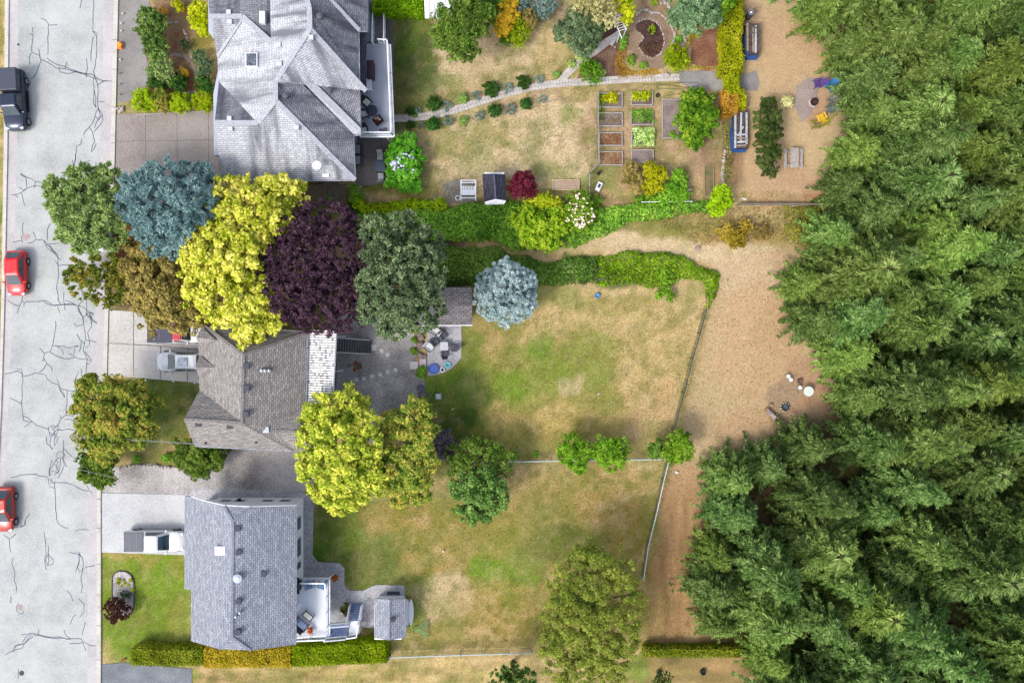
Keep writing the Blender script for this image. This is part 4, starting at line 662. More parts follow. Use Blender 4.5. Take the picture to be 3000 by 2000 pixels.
def bank(name, label, poly, hgt, m, n_per=55, leaf=(.2,.13), cat='ground cover', bump=1.6, spread=6, tilt=.6, low=0, kind='stuff', upr=1.0):
    Pl = np.array([[at(*p).x, at(*p).y] for p in poly]); x0, y0 = Pl.min(0); x1, y1 = Pl.max(0)
    area = .5*abs(np.dot(Pl[:,0], np.roll(Pl[:,1],-1))-np.dot(Pl[:,1], np.roll(Pl[:,0],-1))); n = int(area*n_per*((x1-x0)*(y1-y0))/area)
    X = NR.uniform(x0, x1, n); Y = NR.uniform(y0, y1, n); wx = X+.45*fbm(X, Y, 1.4, 21, 3); wy = Y+.45*fbm(X, Y, 1.4, 22, 3)
    ins = np.zeros(n, bool); dist = np.full(n, 1e9); k = len(Pl)
    for i in range(k):
        a = Pl[i]; b = Pl[(i+1) % k]
        c = ((a[1] > wy) != (b[1] > wy)) & (wx < (b[0]-a[0])*(wy-a[1])/(b[1]-a[1]+1e-12)+a[0]); ins ^= c
        ab = b-a; t = np.clip(((wx-a[0])*ab[0]+(wy-a[1])*ab[1])/(ab@ab+1e-9), 0, 1); dist = np.minimum(dist, np.hypot(wx-a[0]-t*ab[0], wy-a[1]-t*ab[1]))
    X, Y, dist = X[ins], Y[ins], dist[ins]
    e = np.clip(dist/(.55*max(hgt, .3)), 0, 1)**.6; Z = hgt*e*(.72+.45*fbm(X, Y, bump, 31, 4))
    g = .25; hx = .45*hgt*(fbm(X+g, Y, bump, 31, 4)-fbm(X-g, Y, bump, 31, 4))/(2*g); hy = .45*hgt*(fbm(X, Y+g, bump, 31, 4)-fbm(X, Y-g, bump, 31, 4))/(2*g)
    P = np.stack([X, Y, np.maximum(.02, Z+NR.uniform(-.16, .05, len(X)))], 1); N = np.stack([-hx*1.6, -hy*1.6, np.full(len(X), upr)], 1)
    return tag(quads(name, leaves(P, N, leaf[0], leaf[1], tilt), m), label, cat, kind=kind)
bank('ivy_bank', 'green tangled bank of ivy above the mown track', [(1050,618),(1290,606),(1420,594),(1520,590),(1660,604),(1740,606),(1900,600),(2060,588),(2105,586),(2118,614),(1990,632),(1900,650),(1830,664),(1770,682),(1710,714),(1620,736),(1540,736),(1470,718),(1390,708),(1290,702),(1180,700),(1050,692)], 1.1, IVY, 150, (.24,.15))
bank('ivy_bank', 'darker green ivy bank between the mown track and the middle lawn', [(1250,722),(1330,722),(1400,722),(1460,726),(1500,744),(1560,762),(1630,765),(1700,752),(1760,758),(1760,832),(1640,836),(1500,838),(1290,838),(1250,830)], 1.2, IVYD, 160, (.22,.14))
bank('clipped_bank', 'bright green low hedge bank curling round the corner of the middle lawn', [(1750,762),(1830,742),(1890,735),(1960,738),(2010,760),(2060,782),(2100,790),(2114,815),(2105,850),(2092,890),(2080,908),(2066,900),(2072,850),(2064,826),(2030,818),(1980,832),(1900,838),(1750,836)], 1.1, leafmat('bank_bright', F(68,108,16,.75), F(112,155,28,.95), F(156,190,52,1.02), .6, .25), 170, (.2,.13))
bank('dry_weeds', 'straw and olive weeds between the dirt track and the fence of the upper garden', [(1900,640),(1960,612),(2110,606),(2300,605),(2380,606),(2380,680),(2330,712),(2200,700),(2120,712),(2050,722),(1990,690),(1950,668)], .35, OLG, 55, (.24,.05), bump=1.2, cat='weeds', tilt=.9)
bank('weeds', 'bright yellow green weeds at the foot of the wood beside the dirt track', [(2290,600),(2400,600),(2430,700),(2380,740),(2330,715),(2300,680)], .8, leafmat('weed_leaf', F(90,105,25,.7), F(140,150,50,.9), F(190,185,70,1.0), .6, .3), 110, (.22,.08), cat='weeds')
bank('weeds', 'green undergrowth at the foot of the wood round the coloured chairs', [(2400,160),(2440,150),(2470,250),(2470,330),(2440,350),(2420,370),(2370,380),(2370,350),(2400,350),(2440,340),(2450,300),(2455,240),(2420,215)], .6, leafmat('weed_leaf', F(0,0,0), F(0,0,0), F(0,0,0)), 120, (.2,.08), cat='weeds')
bank('flower_border', 'golden yellow flowering border of the garden bed above the paved path', [(1800,145),(1830,140),(1828,190),(1860,205),(1925,200),(1935,222),(1880,230),(1815,230),(1802,190)], .35, GOLD, 330, (.13,.05), bump=.5, cat='flowers', tilt=.9)
bank('groundcover', 'yellow green creeping plants beside the long hedge', [(2010,110),(2050,95),(2060,105),(2030,130),(2020,160),(2030,200),(2090,195),(2095,208),(2010,208),(2005,150)], .25, YEG, 150, (.12,.07), bump=.5)
bank('dead_shrub', 'brown dead heather at the lower end of the spiral bed', [(1870,130),(1900,115),(1935,120),(1938,150),(1915,168),(1890,160)], .4, leafmat('dead_leaf', F(60,45,35,.6), F(110,82,66,.8), F(145,118,92,.9), 1, .2), 260, (.14,.05), bump=.5, cat='shrub', tilt=.9, kind=None)
bank('vine_tangle', 'green and yellow ivy on the low wall beside the wood pile', [(2118,360),(2135,340),(2148,350),(2150,430),(2145,520),(2125,545),(2112,520),(2118,450)], .4, leafmat('tangle_leaf', F(70,85,25,.7), F(125,130,60,.9), F(180,175,100,1.0), .9, .3), 150, (.14,.08), bump=.6)
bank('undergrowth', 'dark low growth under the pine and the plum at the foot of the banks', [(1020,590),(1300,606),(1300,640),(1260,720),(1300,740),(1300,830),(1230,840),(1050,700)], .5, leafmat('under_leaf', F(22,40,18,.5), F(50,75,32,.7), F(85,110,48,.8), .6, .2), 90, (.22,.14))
bank('lawn_tufts', 'scattered tufts of longer grass on the lawns', [(1150,20),(1600,160),(2100,560),(2380,560),(2340,1200),(2050,1330),(2020,1880),(1150,1880),(900,1500),(1260,1450),(1260,850),(2050,900),(2200,700),(1160,600)], .05, leafmat('tuft', F(92,100,38,.6), F(160,150,80,.7), F(225,200,145,.85), .5, .3), 26, (.17,.03), tilt=1.2, cat='grass')
# ---------- the wood ----------
def conifer_quads(H, Rr, seed, nb=13, dens=1.0, ex=.6):
    g = np.random.default_rng(seed); out = []; z = H*.12; seg = []
    bend = g.uniform(-.25, .25, 2)
    while z < H*.985:
        t = z/H; L0 = Rr*(1-t)**ex*(.55+.45*min(1, t*5))
        nbr = max(4, int(nb*(1-t*.55))); off = g.uniform(0, 6.28)
        for k in range(nbr):
            a = off+6.283*k/nbr+g.normal(0, .3); L_ = L0*(g.uniform(.55, 1.12) if g.random() > .08 else 1.35)
            if L_ < .12: L_ = .12
            d = np.array([math.cos(a), math.sin(a), 0]); rise = .30*t+.05; b0 = np.array([bend[0]*t*3, bend[1]*t*3, z])
            ns = max(4, int(L_/.085*dens)); s = np.sort(g.uniform(.12, 1, ns))
            c = b0+d*(s*L_)[:, None]+np.array([0,0,1])*((rise*s-.42*s*s)*L_)[:, None]; side = np.array([-d[1], d[0], 0])
            for sg in (-1, 1, 0):
                ang = g.normal(.75 if sg else 0, .25, ns); dd = d*np.cos(ang)[:, None]+side*(sg if sg else g.choice([-1,1]))*np.sin(ang)[:, None]; dd[:, 2] += g.normal(.0, .34, ns)
                ll = (.26+.36*(1-s))*g.uniform(.6, 1.3, ns)*min(1, L_/1.1+.3)
                N = np.array([0,0,1])+g.normal(0, .6, (ns, 3)); dd = unit(dd); T = dd; N = unit(N-T*(N*T).sum(1, keepdims=True)); B = np.cross(N, T)
                P = c+dd*(ll*.55)[:, None]; Th = T*(ll*.6)[:, None]; Bh = B*(ll*.165)[:, None]
                out.append(np.stack([P-Th, P+Bh, P+Th, P-Bh], 1))
            seg.append((b0, b0+d*L_*.8+np.array([0,0,(rise*.8-.27)*L_])))
        z += H*.034*g.uniform(.75, 1.25)
    return np.concatenate(out), seg, bend
protos = []
for k, (H_, R_, e_) in enumerate([(10.5,3.7,.6),(13.5,3.9,.85),(9,3.4,.65),(14.5,3.6,.9),(8,3.2,.7),(11,4.3,.55)]):
    q, seg, bend = conifer_quads(H_, R_, 100+k, ex=e_)
    r = empty('conifer', (0,0,0), 'x', 'conifer', 'conifers of the wood')
    quads('crown', q, FC[k % 3], r, True)
    mb = MB().path([(0,0,-.1),(0,0,H_*.12),(bend[0]*1.5,bend[1]*1.5,H_*.5),(bend[0]*3,bend[1]*3,H_*.99)], .24, 8, .03)
    for (a, b) in seg[::3]: mb.tube(a, b, .035, .008, 4)
    for (a, b) in seg[7::23]: mb.tube(a, Vector(b)+(Vector(b)-Vector(a))*.5, .022, .006, 4)
    mb.build('trunk', mat('conifer_bark', S(120,100,82,.45), .95, var=.4, scale=5), r, True); protos.append(r)
wood = [  # px, py of the top, crown shown there; edge trees first with their own labels
 (2425,25,4,2,'bright green conifer in the wood at the top edge, nearest the black barrel'),(2515,120,4,0,'conifer at the wood edge above the blue chair'),(2560,215,2,1,'conifer at the wood edge right of the purple chair'),(2565,330,4,0,'conifer at the wood edge right of the yellow chair'),(2530,440,2,2,'conifer at the wood edge right of the picnic table'),
 (2490,540,4,1,'conifer at the wood edge beside the end of the board fence'),(2450,680,2,0,'conifer at the wood edge behind the yellow green weeds'),(2370,830,4,2,'rounded conifer standing furthest out into the dirt track'),(2390,930,4,1,'conifer at the wood edge left of the round white table, upper'),(2495,1040,2,2,'conifer at the wood edge above the round white table'),(2530,1150,4,0,'conifer at the wood edge right of the round white table'),
 (2365,1315,4,1,'conifer with a pointed branch just below the plank bench'),(2240,1370,4,1,'dark conifer at the wood edge below the log seat'),(2140,1400,4,0,'low conifer at the wood edge right of the lime fence tree'),(2150,1500,2,1,'dark conifer at the wood edge beside the mown strip, upper'),(2110,1620,4,2,'dark conifer at the wood edge beside the mown strip, second down'),(2100,1730,2,1,'dark conifer at the wood edge beside the mown strip, third down'),(2120,1830,4,0,'dark conifer at the wood edge above the narrow olive hedge'),(2260,1940,4,2,'conifer at the lower end of the wood by the olive hedge')]
def place_tree(px, py, ty, v, label, gl='conifers of the wood', sc=None):
    Hh = [10.5,13.5,9,14.5,8,11][ty]; k = (sc or R(.85, 1.12)); p = at(px, py, Hh*k*.55)
    pr = protos[ty]; o = dup(pr, (p.x, p.y, 0), R(0, 6.28), label, (k*R(.92,1.08), k*R(.92,1.08), k))
    if v != ty % 3:
        c = [x for x in o.children if x.name.startswith('crown')][0]; c.material_slots[0].link = 'OBJECT'; c.material_slots[0].material = FC[v]
    return o
for w in wood: place_tree(*w, sc=R(.72,.9))
placed = [at(w[0], w[1], 6) for w in wood]; cand = []
for _ in range(6000):
    X = R(20, 50); Y = R(-36, 36); Hh = 8; px = X/(K0*(H0-Hh)/H0)+1500; py = 1000-Y/(K0*(H0-Hh)/H0)
    ex = np.interp(py, [p[1] for p in forest_edge], [p[0] for p in forest_edge])
    if px < ex+(125 if 130 < py < 420 or 1040 < py < 1230 else 70) or px > 3400: continue
    p = Vector((X, Y, 6))
    if all((Vector((q.x, q.y, 6))-p).length > (2.95 if py < 1200 else 3.15) for q in placed): placed.append(p); cand.append((px, py))
nms = ['mid green conifer', 'grey green conifer', 'yellowish green conifer']
lev = ['the upper wood pile','the paved path end','the squash plant','the picnic table','the board fence','the mustard shrub','the silver spruce','the blue paddling pool','the round white table','the plank bench','the wire fence corner','the yellow and green maple','the small scrap of lower lawn','the white deck','the wide olive tree','the narrow olive hedge','the black pots']
ordn = ['first','second','third','fourth','fifth','sixth','seventh','eighth','ninth','tenth','eleventh','twelfth','thirteenth','fourteenth','fifteenth','sixteenth','seventeenth','eighteenth','nineteenth','twentieth','innermost','last','very last']
lev[12] = 'the white lawn ball'; rows_ = {}
for (px, py) in cand: rows_.setdefault(max(0, min(16, int(py/2000*17))), []).append((px, py))
for b_, L_ in rows_.items():
    for i, (px, py) in enumerate(sorted(L_)):
        v = random.choice([0,0,1,2]) if py < 1250 else random.choice([0,1,1,1]); ty = random.choice([0,1,2,3,5,0,5] if py < 1250 else [0,1,1,3,3,5,4])
        place_tree(px, py, ty, v, '%s, %s from the wood edge, level with %s' % (nms[v], ordn[min(i,22)], lev[b_]), sc=R(.78,1.1))
for pr in protos:                                  # the six source trees themselves stand in the wood too
    px, py = [(2620,100),(2700,420),(2600,760),(2760,1120),(2420,1480),(2560,1800)][protos.index(pr)]; p = at(px, py, 7); pr.location = (p.x, p.y, 0)
    pr['label'] = ['tall green conifer near the top edge inside the wood','broad grey green conifer inside the wood level with the picnic table','yellowish conifer inside the wood level with the silver spruce','very tall green conifer inside the wood level with the stools','shorter grey green conifer inside the lower wood','wide dusky conifer inside the wood near the bottom edge'][protos.index(pr)]
# ---------- buildings ----------
SH1 = shingle('grey_shingle', S(234,235,239,.66), S(216,218,225,.63), S(184,186,194,.58), stain=S(124,125,138,.45), row=.17, seam=.15)
SH1D = shingle('darker_grey_shingle', S(192,192,200,.56), S(164,164,174,.53), S(132,131,142,.5), stain=S(92,90,110,.42), row=.17, seam=.15)  # darker copy of the grey shingle for the north and east facing slopes
SH2 = shingle('brown_shingle', S(206,200,196,.56), S(172,166,163,.53), S(140,134,132,.5), row=.17, seam=.2)
SH3 = shingle('blue_shingle', S(206,210,222,.56), S(176,182,196,.53), S(142,148,164,.5), row=.17, seam=.2)
SHD = shingle('dark_shingle', S(112,112,132,.42), S(88,88,108,.4), S(64,64,82,.4), row=.15)
TRIM = mat('white_trim', S(240,242,248,.8), .5, var=.06); SIDING = mat('pale_siding', S(206,214,232,.6), .7, var=.08, scale=1)
WSID = mat('white_siding', S(246,247,252,.93), .6, var=.05, scale=1); CAP = mat('ridge_shingle', S(226,228,236,.5), .9, S(188,190,202,.5), 6)
CAP2 = mat('ridge_shingle_brown', S(180,172,170,.45), .9, S(130,124,124,.42), 6); DARKG = glassmat('dark_glass', S(60,80,100,.35)); GUT = mat('gutter', S(214,218,228,.6), .4, S(120,130,150,.4), 9)
BLK = mat('black_plastic', S(40,40,46,.5), .5, var=.3); DGM = mat('dark_grey_metal', S(72,76,88,.5), .5, var=.3); GREYM = mat('grey_metal', S(150,155,165,.5), .4, var=.2)
def roof(faces, m, parent, name='roof', th=.14, lift=0):
    vs, fs, uvs, mi = [], [], [], []
    for f in faces:
        mi.append(0)
        if f[-1] == 'dark': f = f[:-1]; mi[-1] = 1
        P = [at(*v)+Vector((0, 0, lift)) for v in f]; n = Vector((0,0,0))
        for i in range(len(P)):
            a, b = P[i], P[(i+1) % len(P)]; n += Vector(((a.y-b.y)*(a.z+b.z), (a.z-b.z)*(a.x+b.x), (a.x-b.x)*(a.y+b.y)))
        if n.z < 0: P.reverse(); n = -n
        n.normalize(); h = Vector((n.x, n.y, 0)); h = h.normalized() if h.length > .02 else Vector((1,0,0))
        u = Vector((-h.y, h.x, 0)); v = n.cross(u); k = len(vs); vs += P; fs.append(tuple(range(k, k+len(P)))); uvs += [(p.dot(u), p.dot(v)) for p in P]
    me = bpy.data.meshes.new(name); me.from_pydata([tuple(v) for v in vs], [], fs); me.update()
    me.polygons.foreach_set('material_index', mi)
    ul = me.uv_layers.new(name='UVMap')
    for l in me.loops: ul.data[l.index].uv = uvs[l.vertex_index]
    o = link(name, me, m, parent)
    s = o.modifiers.new('thick', 'SOLIDIFY'); s.thickness = th; s.offset = -1
    return o
def caps(segs, m, parent, r=.13, lift=.02, name='ridge_cap'):
    mb = MB()
    for (a, b) in segs:
        A = at(*a); B = at(*b); d = (B-A); L_ = d.length; yaw = math.atan2(d.y, d.x); pit = -math.asin(d.z/L_)
        mb.obox((A+B)/2+Vector((0,0,lift)), (L_, r*2, .07), yaw, 0, pit)
    return mb.build(name, m, parent)
def gutter(pts, parent, m=None, r=.06, name='gutter'):
    P = [at(*p)-Vector((0,0,.07)) for p in pts]; mb = MB()
    for a, b in zip(P, P[1:]): mb.tube(a, b, r, n=6)
    return mb.build(name, m or GUT, parent)
def walls(poly, h, parent, m, name='wall'):
    return MB().prism([(at(x, y).x, at(x, y).y) for x, y in poly], -.1, h).build(name, m, parent)
def vents(pts, parent, m, box=True, s=.28, name='roof_vent'):
    for (x, y, h) in pts:
        p = at(x, y, h); mb = MB()
        if box: mb.box(p.x-s/2, p.x+s/2, p.y-s/2, p.y+s/2, h-.15, h+.12).box(p.x-s*.6, p.x+s*.6, p.y-s*.6, p.y+s*.6, h+.10, h+.15)
        else: mb.cyl((p.x, p.y), s/2, h-.2, h+.22, 14).cyl((p.x, p.y), s*.68, h+.22, h+.32, 14, s*.3)
        mb.build(name, m, parent)
def railing(pts, parent, m=None, h=.95, glass=None, step=1.2, r=.045, picket=0, name='railing'):
    """pts: world points on the floor line"""
    mb = MB(); gl = MB()
    for a, b in zip(pts, pts[1:]):
        a = Vector(a); b = Vector(b); u = Vector((0,0,h)); d = b-a; n = max(1, round(d.length/step)); yaw = math.atan2(d.y, d.x); pit = -math.asin(d.z/d.length)
        mb.obox((a+b)/2+u, (d.length+.08, .1, .06), yaw, 0, pit); mb.obox((a+b)/2+Vector((0,0,.09)), (d.length, .05, .05), yaw, 0, pit)
        for i in range(n+1): p = a.lerp(b, i/n); mb.tube(p, p+u, r, n=4)
        if picket:
            k = int(d.length/picket)
            for i in range(1, k): p = a.lerp(b, i/k); mb.tube(p+Vector((0,0,.1)), p+u, .016, n=4)
        if glass: k_ = Vector((0,0,.14)); t = Vector((0,0,h-.08)); gl.add([a+k_, b+k_, b+t, a+t], [(0,1,2,3)])
    o = mb.build(name, m or TRIM, parent)
    if glass: gl.build('glass_panel', glass, o)
    return o
RG = bpy.data.materials.new('railing_glass'); RG.use_nodes = True
_b = RG.node_tree.nodes['Principled BSDF']; _b.inputs['Base Color'].default_value = (.55,.68,.78,1); _b.inputs['Alpha'].default_value = .35; _b.inputs['Roughness'].default_value = .05
# big house at the top
h1 = empty('house', at(1450-600,250), 'big house at the top with a pale blue grey many hipped roof and long balcony', 'house')
walls([(700,-80),(1088,-80),(1090,120),(1076,125),(1072,260),(1066,265),(1066,380),(1046,382),(1043,490),(690,494),(688,330),(712,205),(675,160),(672,-80)], 5.2, h1, SIDING)
E = 5.6
r1 = roof([[(629,359,7.6),(756,360,7.6),(807,294,8.3),(1040,527,E),(651,530,E)],
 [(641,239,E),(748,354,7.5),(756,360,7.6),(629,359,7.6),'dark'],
 [(641,239,E),(638,172,E),(708,52,7.0),(795,124,7.8),(790,-60,7.7),(880,-60,8.8),(906,22,9.1),(908,85,9.1),(807,239,8.1),(807,294,8.3),(756,360,7.6),(748,354,7.5)],
 [(614,48,7.0),(710,48,7.05),(638,172,E)],
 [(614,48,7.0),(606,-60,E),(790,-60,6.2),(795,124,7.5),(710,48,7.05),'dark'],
 [(908,85,9.1),(1072,267,5.9),(1053,238,6.2),(809,241,8.15),(807,239,8.1)],
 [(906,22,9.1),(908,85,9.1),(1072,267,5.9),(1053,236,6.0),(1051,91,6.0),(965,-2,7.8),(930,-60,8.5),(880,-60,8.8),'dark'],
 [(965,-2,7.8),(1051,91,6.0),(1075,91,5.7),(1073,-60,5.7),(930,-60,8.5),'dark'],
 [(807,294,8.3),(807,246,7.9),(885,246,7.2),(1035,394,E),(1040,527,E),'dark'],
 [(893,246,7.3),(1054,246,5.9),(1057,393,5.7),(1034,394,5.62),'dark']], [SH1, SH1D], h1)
roof([[(1048,91,5.3),(1074,91,5.1),(1074,269,5.1),(1050,269,5.3)]], SHD, h1, 'porch_roof')
caps([((629,359,7.6),(756,360,7.6)),((756,360,7.6),(807,294,8.3)),((807,294,8.3),(1040,527,E)),((807,239,8.1),(807,294,8.3)),((908,85,9.1),(807,239,8.1)),((906,22,9.1),(908,85,9.1)),((908,85,9.1),(1072,267,5.9)),((614,48,7.0),(710,48,7.05)),((710,48,7.05),(795,124,7.8)),((965,-2,7.8),(1053,91,6.0)),((906,22,9.1),(880,-60,8.8))], CAP, r1, .2, -.01)
roof([[(893,246,7.34),(925,246,7.1),(1057,376,5.85),(1057,393,5.74),(1036,393,5.66)]], CAP, r1, 'hip_flashing', .03, .03)
roof([[(638,172,5.66),(634,160,5.66),(702,64,7.0),(708,66,7.0)]], CAP, r1, 'valley_flashing', .02, .05)
gutter([(651,531,E),(1041,528,E),(1035,396,E),(1058,395,5.6),(1054,270,5.7)], r1); gutter([(638,172,E),(641,239,E)], r1); gutter([(790,-60,7.7),(795,124,7.8)], r1, r=.045); gutter([(809,243,8.1),(1053,240,6.1),(1051,92,6.0),(1075,92,5.7),(1073,-60,5.7)], r1, r=.05); gutter([(651,531,E),(640,440,E+.6)], r1, r=.04)
vents([(671,37,7.0),(674,65,7.0),(817,133,8.2),(820,188,8.35),(912,111,9.0),(673,348,7.5),(676,378,7.45),(870,375,7.6)], r1, mat('pale_vent', S(225,228,235,.6), .5, var=.1), s=.3)
vents([(938,49,8.7),(838,281,7.95),(966,265,6.9)], r1, mat('grey_vent', S(120,118,128,.45), .5, var=.2), False, .38)
def skylight(px, py, h, w, d, parent, g, tilt=0):
    p = at(px, py, h); o = MB().box(p.x-w/2, p.x+w/2, p.y-d/2, p.y+d/2, h-.3, h+.22).build('skylight', TRIM, parent, bevel=.02)
    MB().box(p.x-w/2+.07, p.x+w/2-.07, p.y-d/2+.07, p.y+d/2-.07, h+.18, h+.24).build('pane', g, o)
skylight(739,178,7.3,.95,1.15, r1, mat('leaded_glass', S(60,66,82,.4), .2, S(150,160,175,.5), 7)); skylight(770,53,7.4,.45,.95, r1, mat('frosted_glass', S(228,234,244,.7), .3, var=.06))
# satellite dish and its struts on the lower slope
p = at(938,494,6.1); dish = MB().cyl((p.x, p.y), .3, 7.25, 7.32, 16, .36).tube((p.x,p.y,5.95),(p.x,p.y,7.3),.03).build('satellite_dish', TRIM, r1)
for q in ((913,450,6.9),(972,446,6.9)): a = at(*q); MB().tube(a, (p.x, p.y, 7.1), .018, n=4).build('strut', GREYM, dish)
q = at(955,515,5.75); MB().obox((q.x,q.y,5.85),(.55,.28,.06),0).build('mount_plate', TRIM, r1)
# balcony
fl = 2.9; deckp = [(1056,129,fl),(1140,127,fl),(1152,398,fl),(1052,398,fl)]
DP = [at(*v) for v in deckp]; deck = MB().prism([(p.x,p.y) for p in DP], fl-.22, fl).build('balcony', mat('deck_vinyl', S(186,190,206,.55), .6, var=.06, scale=.6), h1)
e1, e2, e3 = at(1139,129,fl), at(1150,396,fl), at(1054,396,fl)
railing([at(1112,127,fl), e1, e2, e3], deck, glass=RG, step=1.4)
MB().path([e1-Vector((-.1,0,.12)), e2-Vector((-.1,.1,.12)), e3-Vector((0,.1,.12))], .11, 4).build('fascia', TRIM, deck)
for q in ((1139,390),(1142,250),(1136,140)): p = at(q[0], q[1], fl); MB().tube((p.x-.2,p.y+.15,0),(p.x-.2,p.y+.15,fl-.2),.07,n=8).build('post', TRIM, deck)
MB().tube(at(1149,420,0), at(1131,400,fl-.2), .06, n=8).build('post', TRIM, deck)
st = empty('s', (0,0,0), None, None); bpy.data.objects.remove(st)
def stairs(a, b, za, zb, w, n, parent, mt, ms, rail=True, name='stair', pick=0):
    """from pixel point a (height za) to b (height zb)"""
    A = at(a[0], a[1], za); B = at(b[0], b[1], zb); d = Vector((B.x-A.x, B.y-A.y, 0)); L_ = d.length; d.normalize(); nn = Vector((-d.y, d.x, 0)); yaw = math.atan2(d.y, d.x)
    root = MB()
    for sg in (-1, 1): root.add([A+nn*sg*w/2+Vector((0,0,.02)), B+nn*sg*w/2+Vector((0,0,.02)), B+nn*sg*(w/2)-Vector((0,0,.3)), A+nn*sg*(w/2)-Vector((0,0,.3)), A+nn*sg*(w/2+.05)+Vector((0,0,.02)), B+nn*sg*(w/2+.05)+Vector((0,0,.02)), B+nn*sg*(w/2+.05)-Vector((0,0,.3)), A+nn*sg*(w/2+.05)-Vector((0,0,.3))], [(0,1,2,3),(4,7,6,5),(0,4,5,1),(3,2,6,7),(0,3,7,4),(1,5,6,2)])
    so_ = root.build(name, ms, parent)
    for i in range(n):
        t = (i+.5)/n; c = Vector((A.x, A.y, 0)).lerp(Vector((B.x, B.y, 0)), t); c.z = za+(zb-za)*(i+1)/(n+1)
        MB().obox(c, (L_/n*.86, w-.02, .05), yaw).build('tread', mt, so_)
    if rail:
        for sg in (-1, 1): railing([A+nn*sg*(w/2+.03), B+nn*sg*(w/2+.03)], so_, m=TRIM, h=.9, step=1.6, picket=pick)
    return so_
stairs((1112,132), (1113,42), fl, .2, .95, 13, h1, mat('weathered_tread', S(140,134,134,.45), .9, var=.3), mat('stringer', S(110,108,112,.4), .8))
w_ = at(1055,262,0)
for (x, y) in ((1062,440),(1062,470)): 
    p = at(x, y, 1.4); MB().box(p.x-.03, p.x+.04, p.y-.5, p.y+.5, .9, 2.1).build('window', DARKG, h1)
# entry steps at the lower side
for i in range(5):
    p = at(952+i*8, 563, 0); MB().box(p.x, p.x+.26, p.y-1.0, p.y+1.1, 0, .62-.11*i).build('entry_step', mat('step_wood', S(150,138,122,.42), .9, var=.3), h1)
MB().box(at(905,560).x, at(952,560).x, at(905,590).y, at(905,545).y, 0, .66).build('entry_landing', mat('landing_board', S(152,134,108,.42), .9, var=.25), h1)
# middle house
h2 = empty('house', at(720,1130), 'middle house with a brown grey shingled hipped roof and white slatted awning', 'house')
walls([(668,972),(900,980),(895,1175),(918,1215),(918,1300),(648,1288),(628,1215),(662,1150),(660,980)], 5.1, h2, mat('beige_siding', S(196,190,180,.5), .8, var=.1))
E = 5.4
r2 = roof([[(596,951,E),(901,973,E),(714,1039,7.8)],[(714,1039,7.8),(901,973,E),(895,1184,E),(806,1262,6.6),(861,1317,5.5),(709,1238,7.8)],
 [(895,1184,E),(914,1190,5.6),(867,1263,6.7),(806,1262,6.6)],[(914,1190,5.6),(941,1222,5.2),(950,1338,5.2),(867,1263,6.7)],[(806,1262,6.6),(867,1263,6.7),(950,1338,5.2),(863,1337,5.2),(861,1317,5.5)],
 [(596,951,E),(714,1039,7.8),(709,1238,7.8),(585,1142,E),(583,1004,E)],[(539,1228,7.5),(705,1235,7.75),(585,1142,E)],[(539,1228,7.5),(709,1238,7.8),(863,1320,E),(571,1305,E)]], SH2, h2)
roof([[(574,1075,6.15),(632,1076,6.2),(584,1042,5.5)],[(574,1075,6.15),(632,1076,6.2),(584,1107,5.5)],[(576,988,6.1),(634,996,6.4),(584,1014,5.6)],[(576,988,6.1),(634,996,6.4),(592,958,5.6)]], SH2, r2, 'dormer_roof', .1, .06)
caps([((714,1039,7.8),(709,1238,7.8)),((714,1039,7.8),(596,951,E)),((714,1039,7.8),(901,973,E)),((709,1238,7.8),(539,1228,7.5)),((709,1238,7.8),(863,1320,E)),((867,1263,6.7),(950,1338,5.2)),((867,1263,6.7),(912,1192,5.6)),((867,1263,6.7),(806,1262,6.6))], CAP2, r2, .11, -.01)
gutter([(595,950,E),(902,972,E),(896,1184,E),(914,1189,5.5),(942,1222,5.2)], r2); gutter([(571,1306,E),(863,1321,E),(864,1338,5.2),(950,1340,5.2)], r2); gutter([(539,1228,7.5),(571,1306,E)], r2, r=.04); gutter([(583,1004,E),(584,1042,E)], r2); gutter([(585,1107,E),(586,1143,E)], r2)
vents([(723,1072,7.7),(723,1137,7.75),(721,1213,7.75),(674,1247,7.3),(582,1241,7.2)], r2, mat('dark_vent', S(92,92,108,.42), .6, var=.2), s=.4)
for (x, y, h) in ((768,1085,7.2),(778,1085,7.1),(790,1085,7.0)): vents([(x,y,h)], r2, mat('shiny_vent', S(210,215,225,.7), .3, metal=.6), False, .24)
vents([(780,1258,6.8)], r2, mat('steel_vent', S(190,200,215,.6), .3, metal=.4), s=.4); vents([(605,1297,5.6),(752,1296,5.9)], r2, DGM, False, .14)
# awning: rows of white corrugated slats over a dirty sheet
aw = [(901,968,5.1),(984,976,4.8),(973,1192,4.8),(952,1222,4.8),(895,1184,5.1)]
AW = roof([aw], mat('awning_sheet', S(128,118,112,.4), .8, S(82,76,76,.4), 2.5), h2, 'awning', .04); mb = MB(); random.seed(3)
n_ = 34
for i in range(n_+1):
    y = 969+i*(1222-969)/n_; xr = 984-(y-976)*11/216 if y < 1192 else 973-(y-1192)*.7; xl = 901-(y-968)*6/216 if y < 1184 else 895+(y-1184)*1.5
    A = at(xl, y, 5.17); B = at(xr, y+2.5, 4.87)
    k = 14
    for j in range(k):
        a = A.lerp(B, j/k); b = A.lerp(B, (j+1)/k); w = .17 if random.random() > .30 else R(.05,.13); mb.obox((a+b)/2+Vector((0,0,0)), ((b-a).length+.01, w, .05), math.atan2(B.y-A.y, B.x-A.x))
mb.build('slats', mat('awning_white', S(246,246,246,.8), .6, var=.05), AW)
gutter([(901,967,5.1),(985,975,4.8),(974,1192,4.8)], AW, TRIM, .07); gutter([(901,967,5.1),(895,1184,5.1)], AW, TRIM, .05)
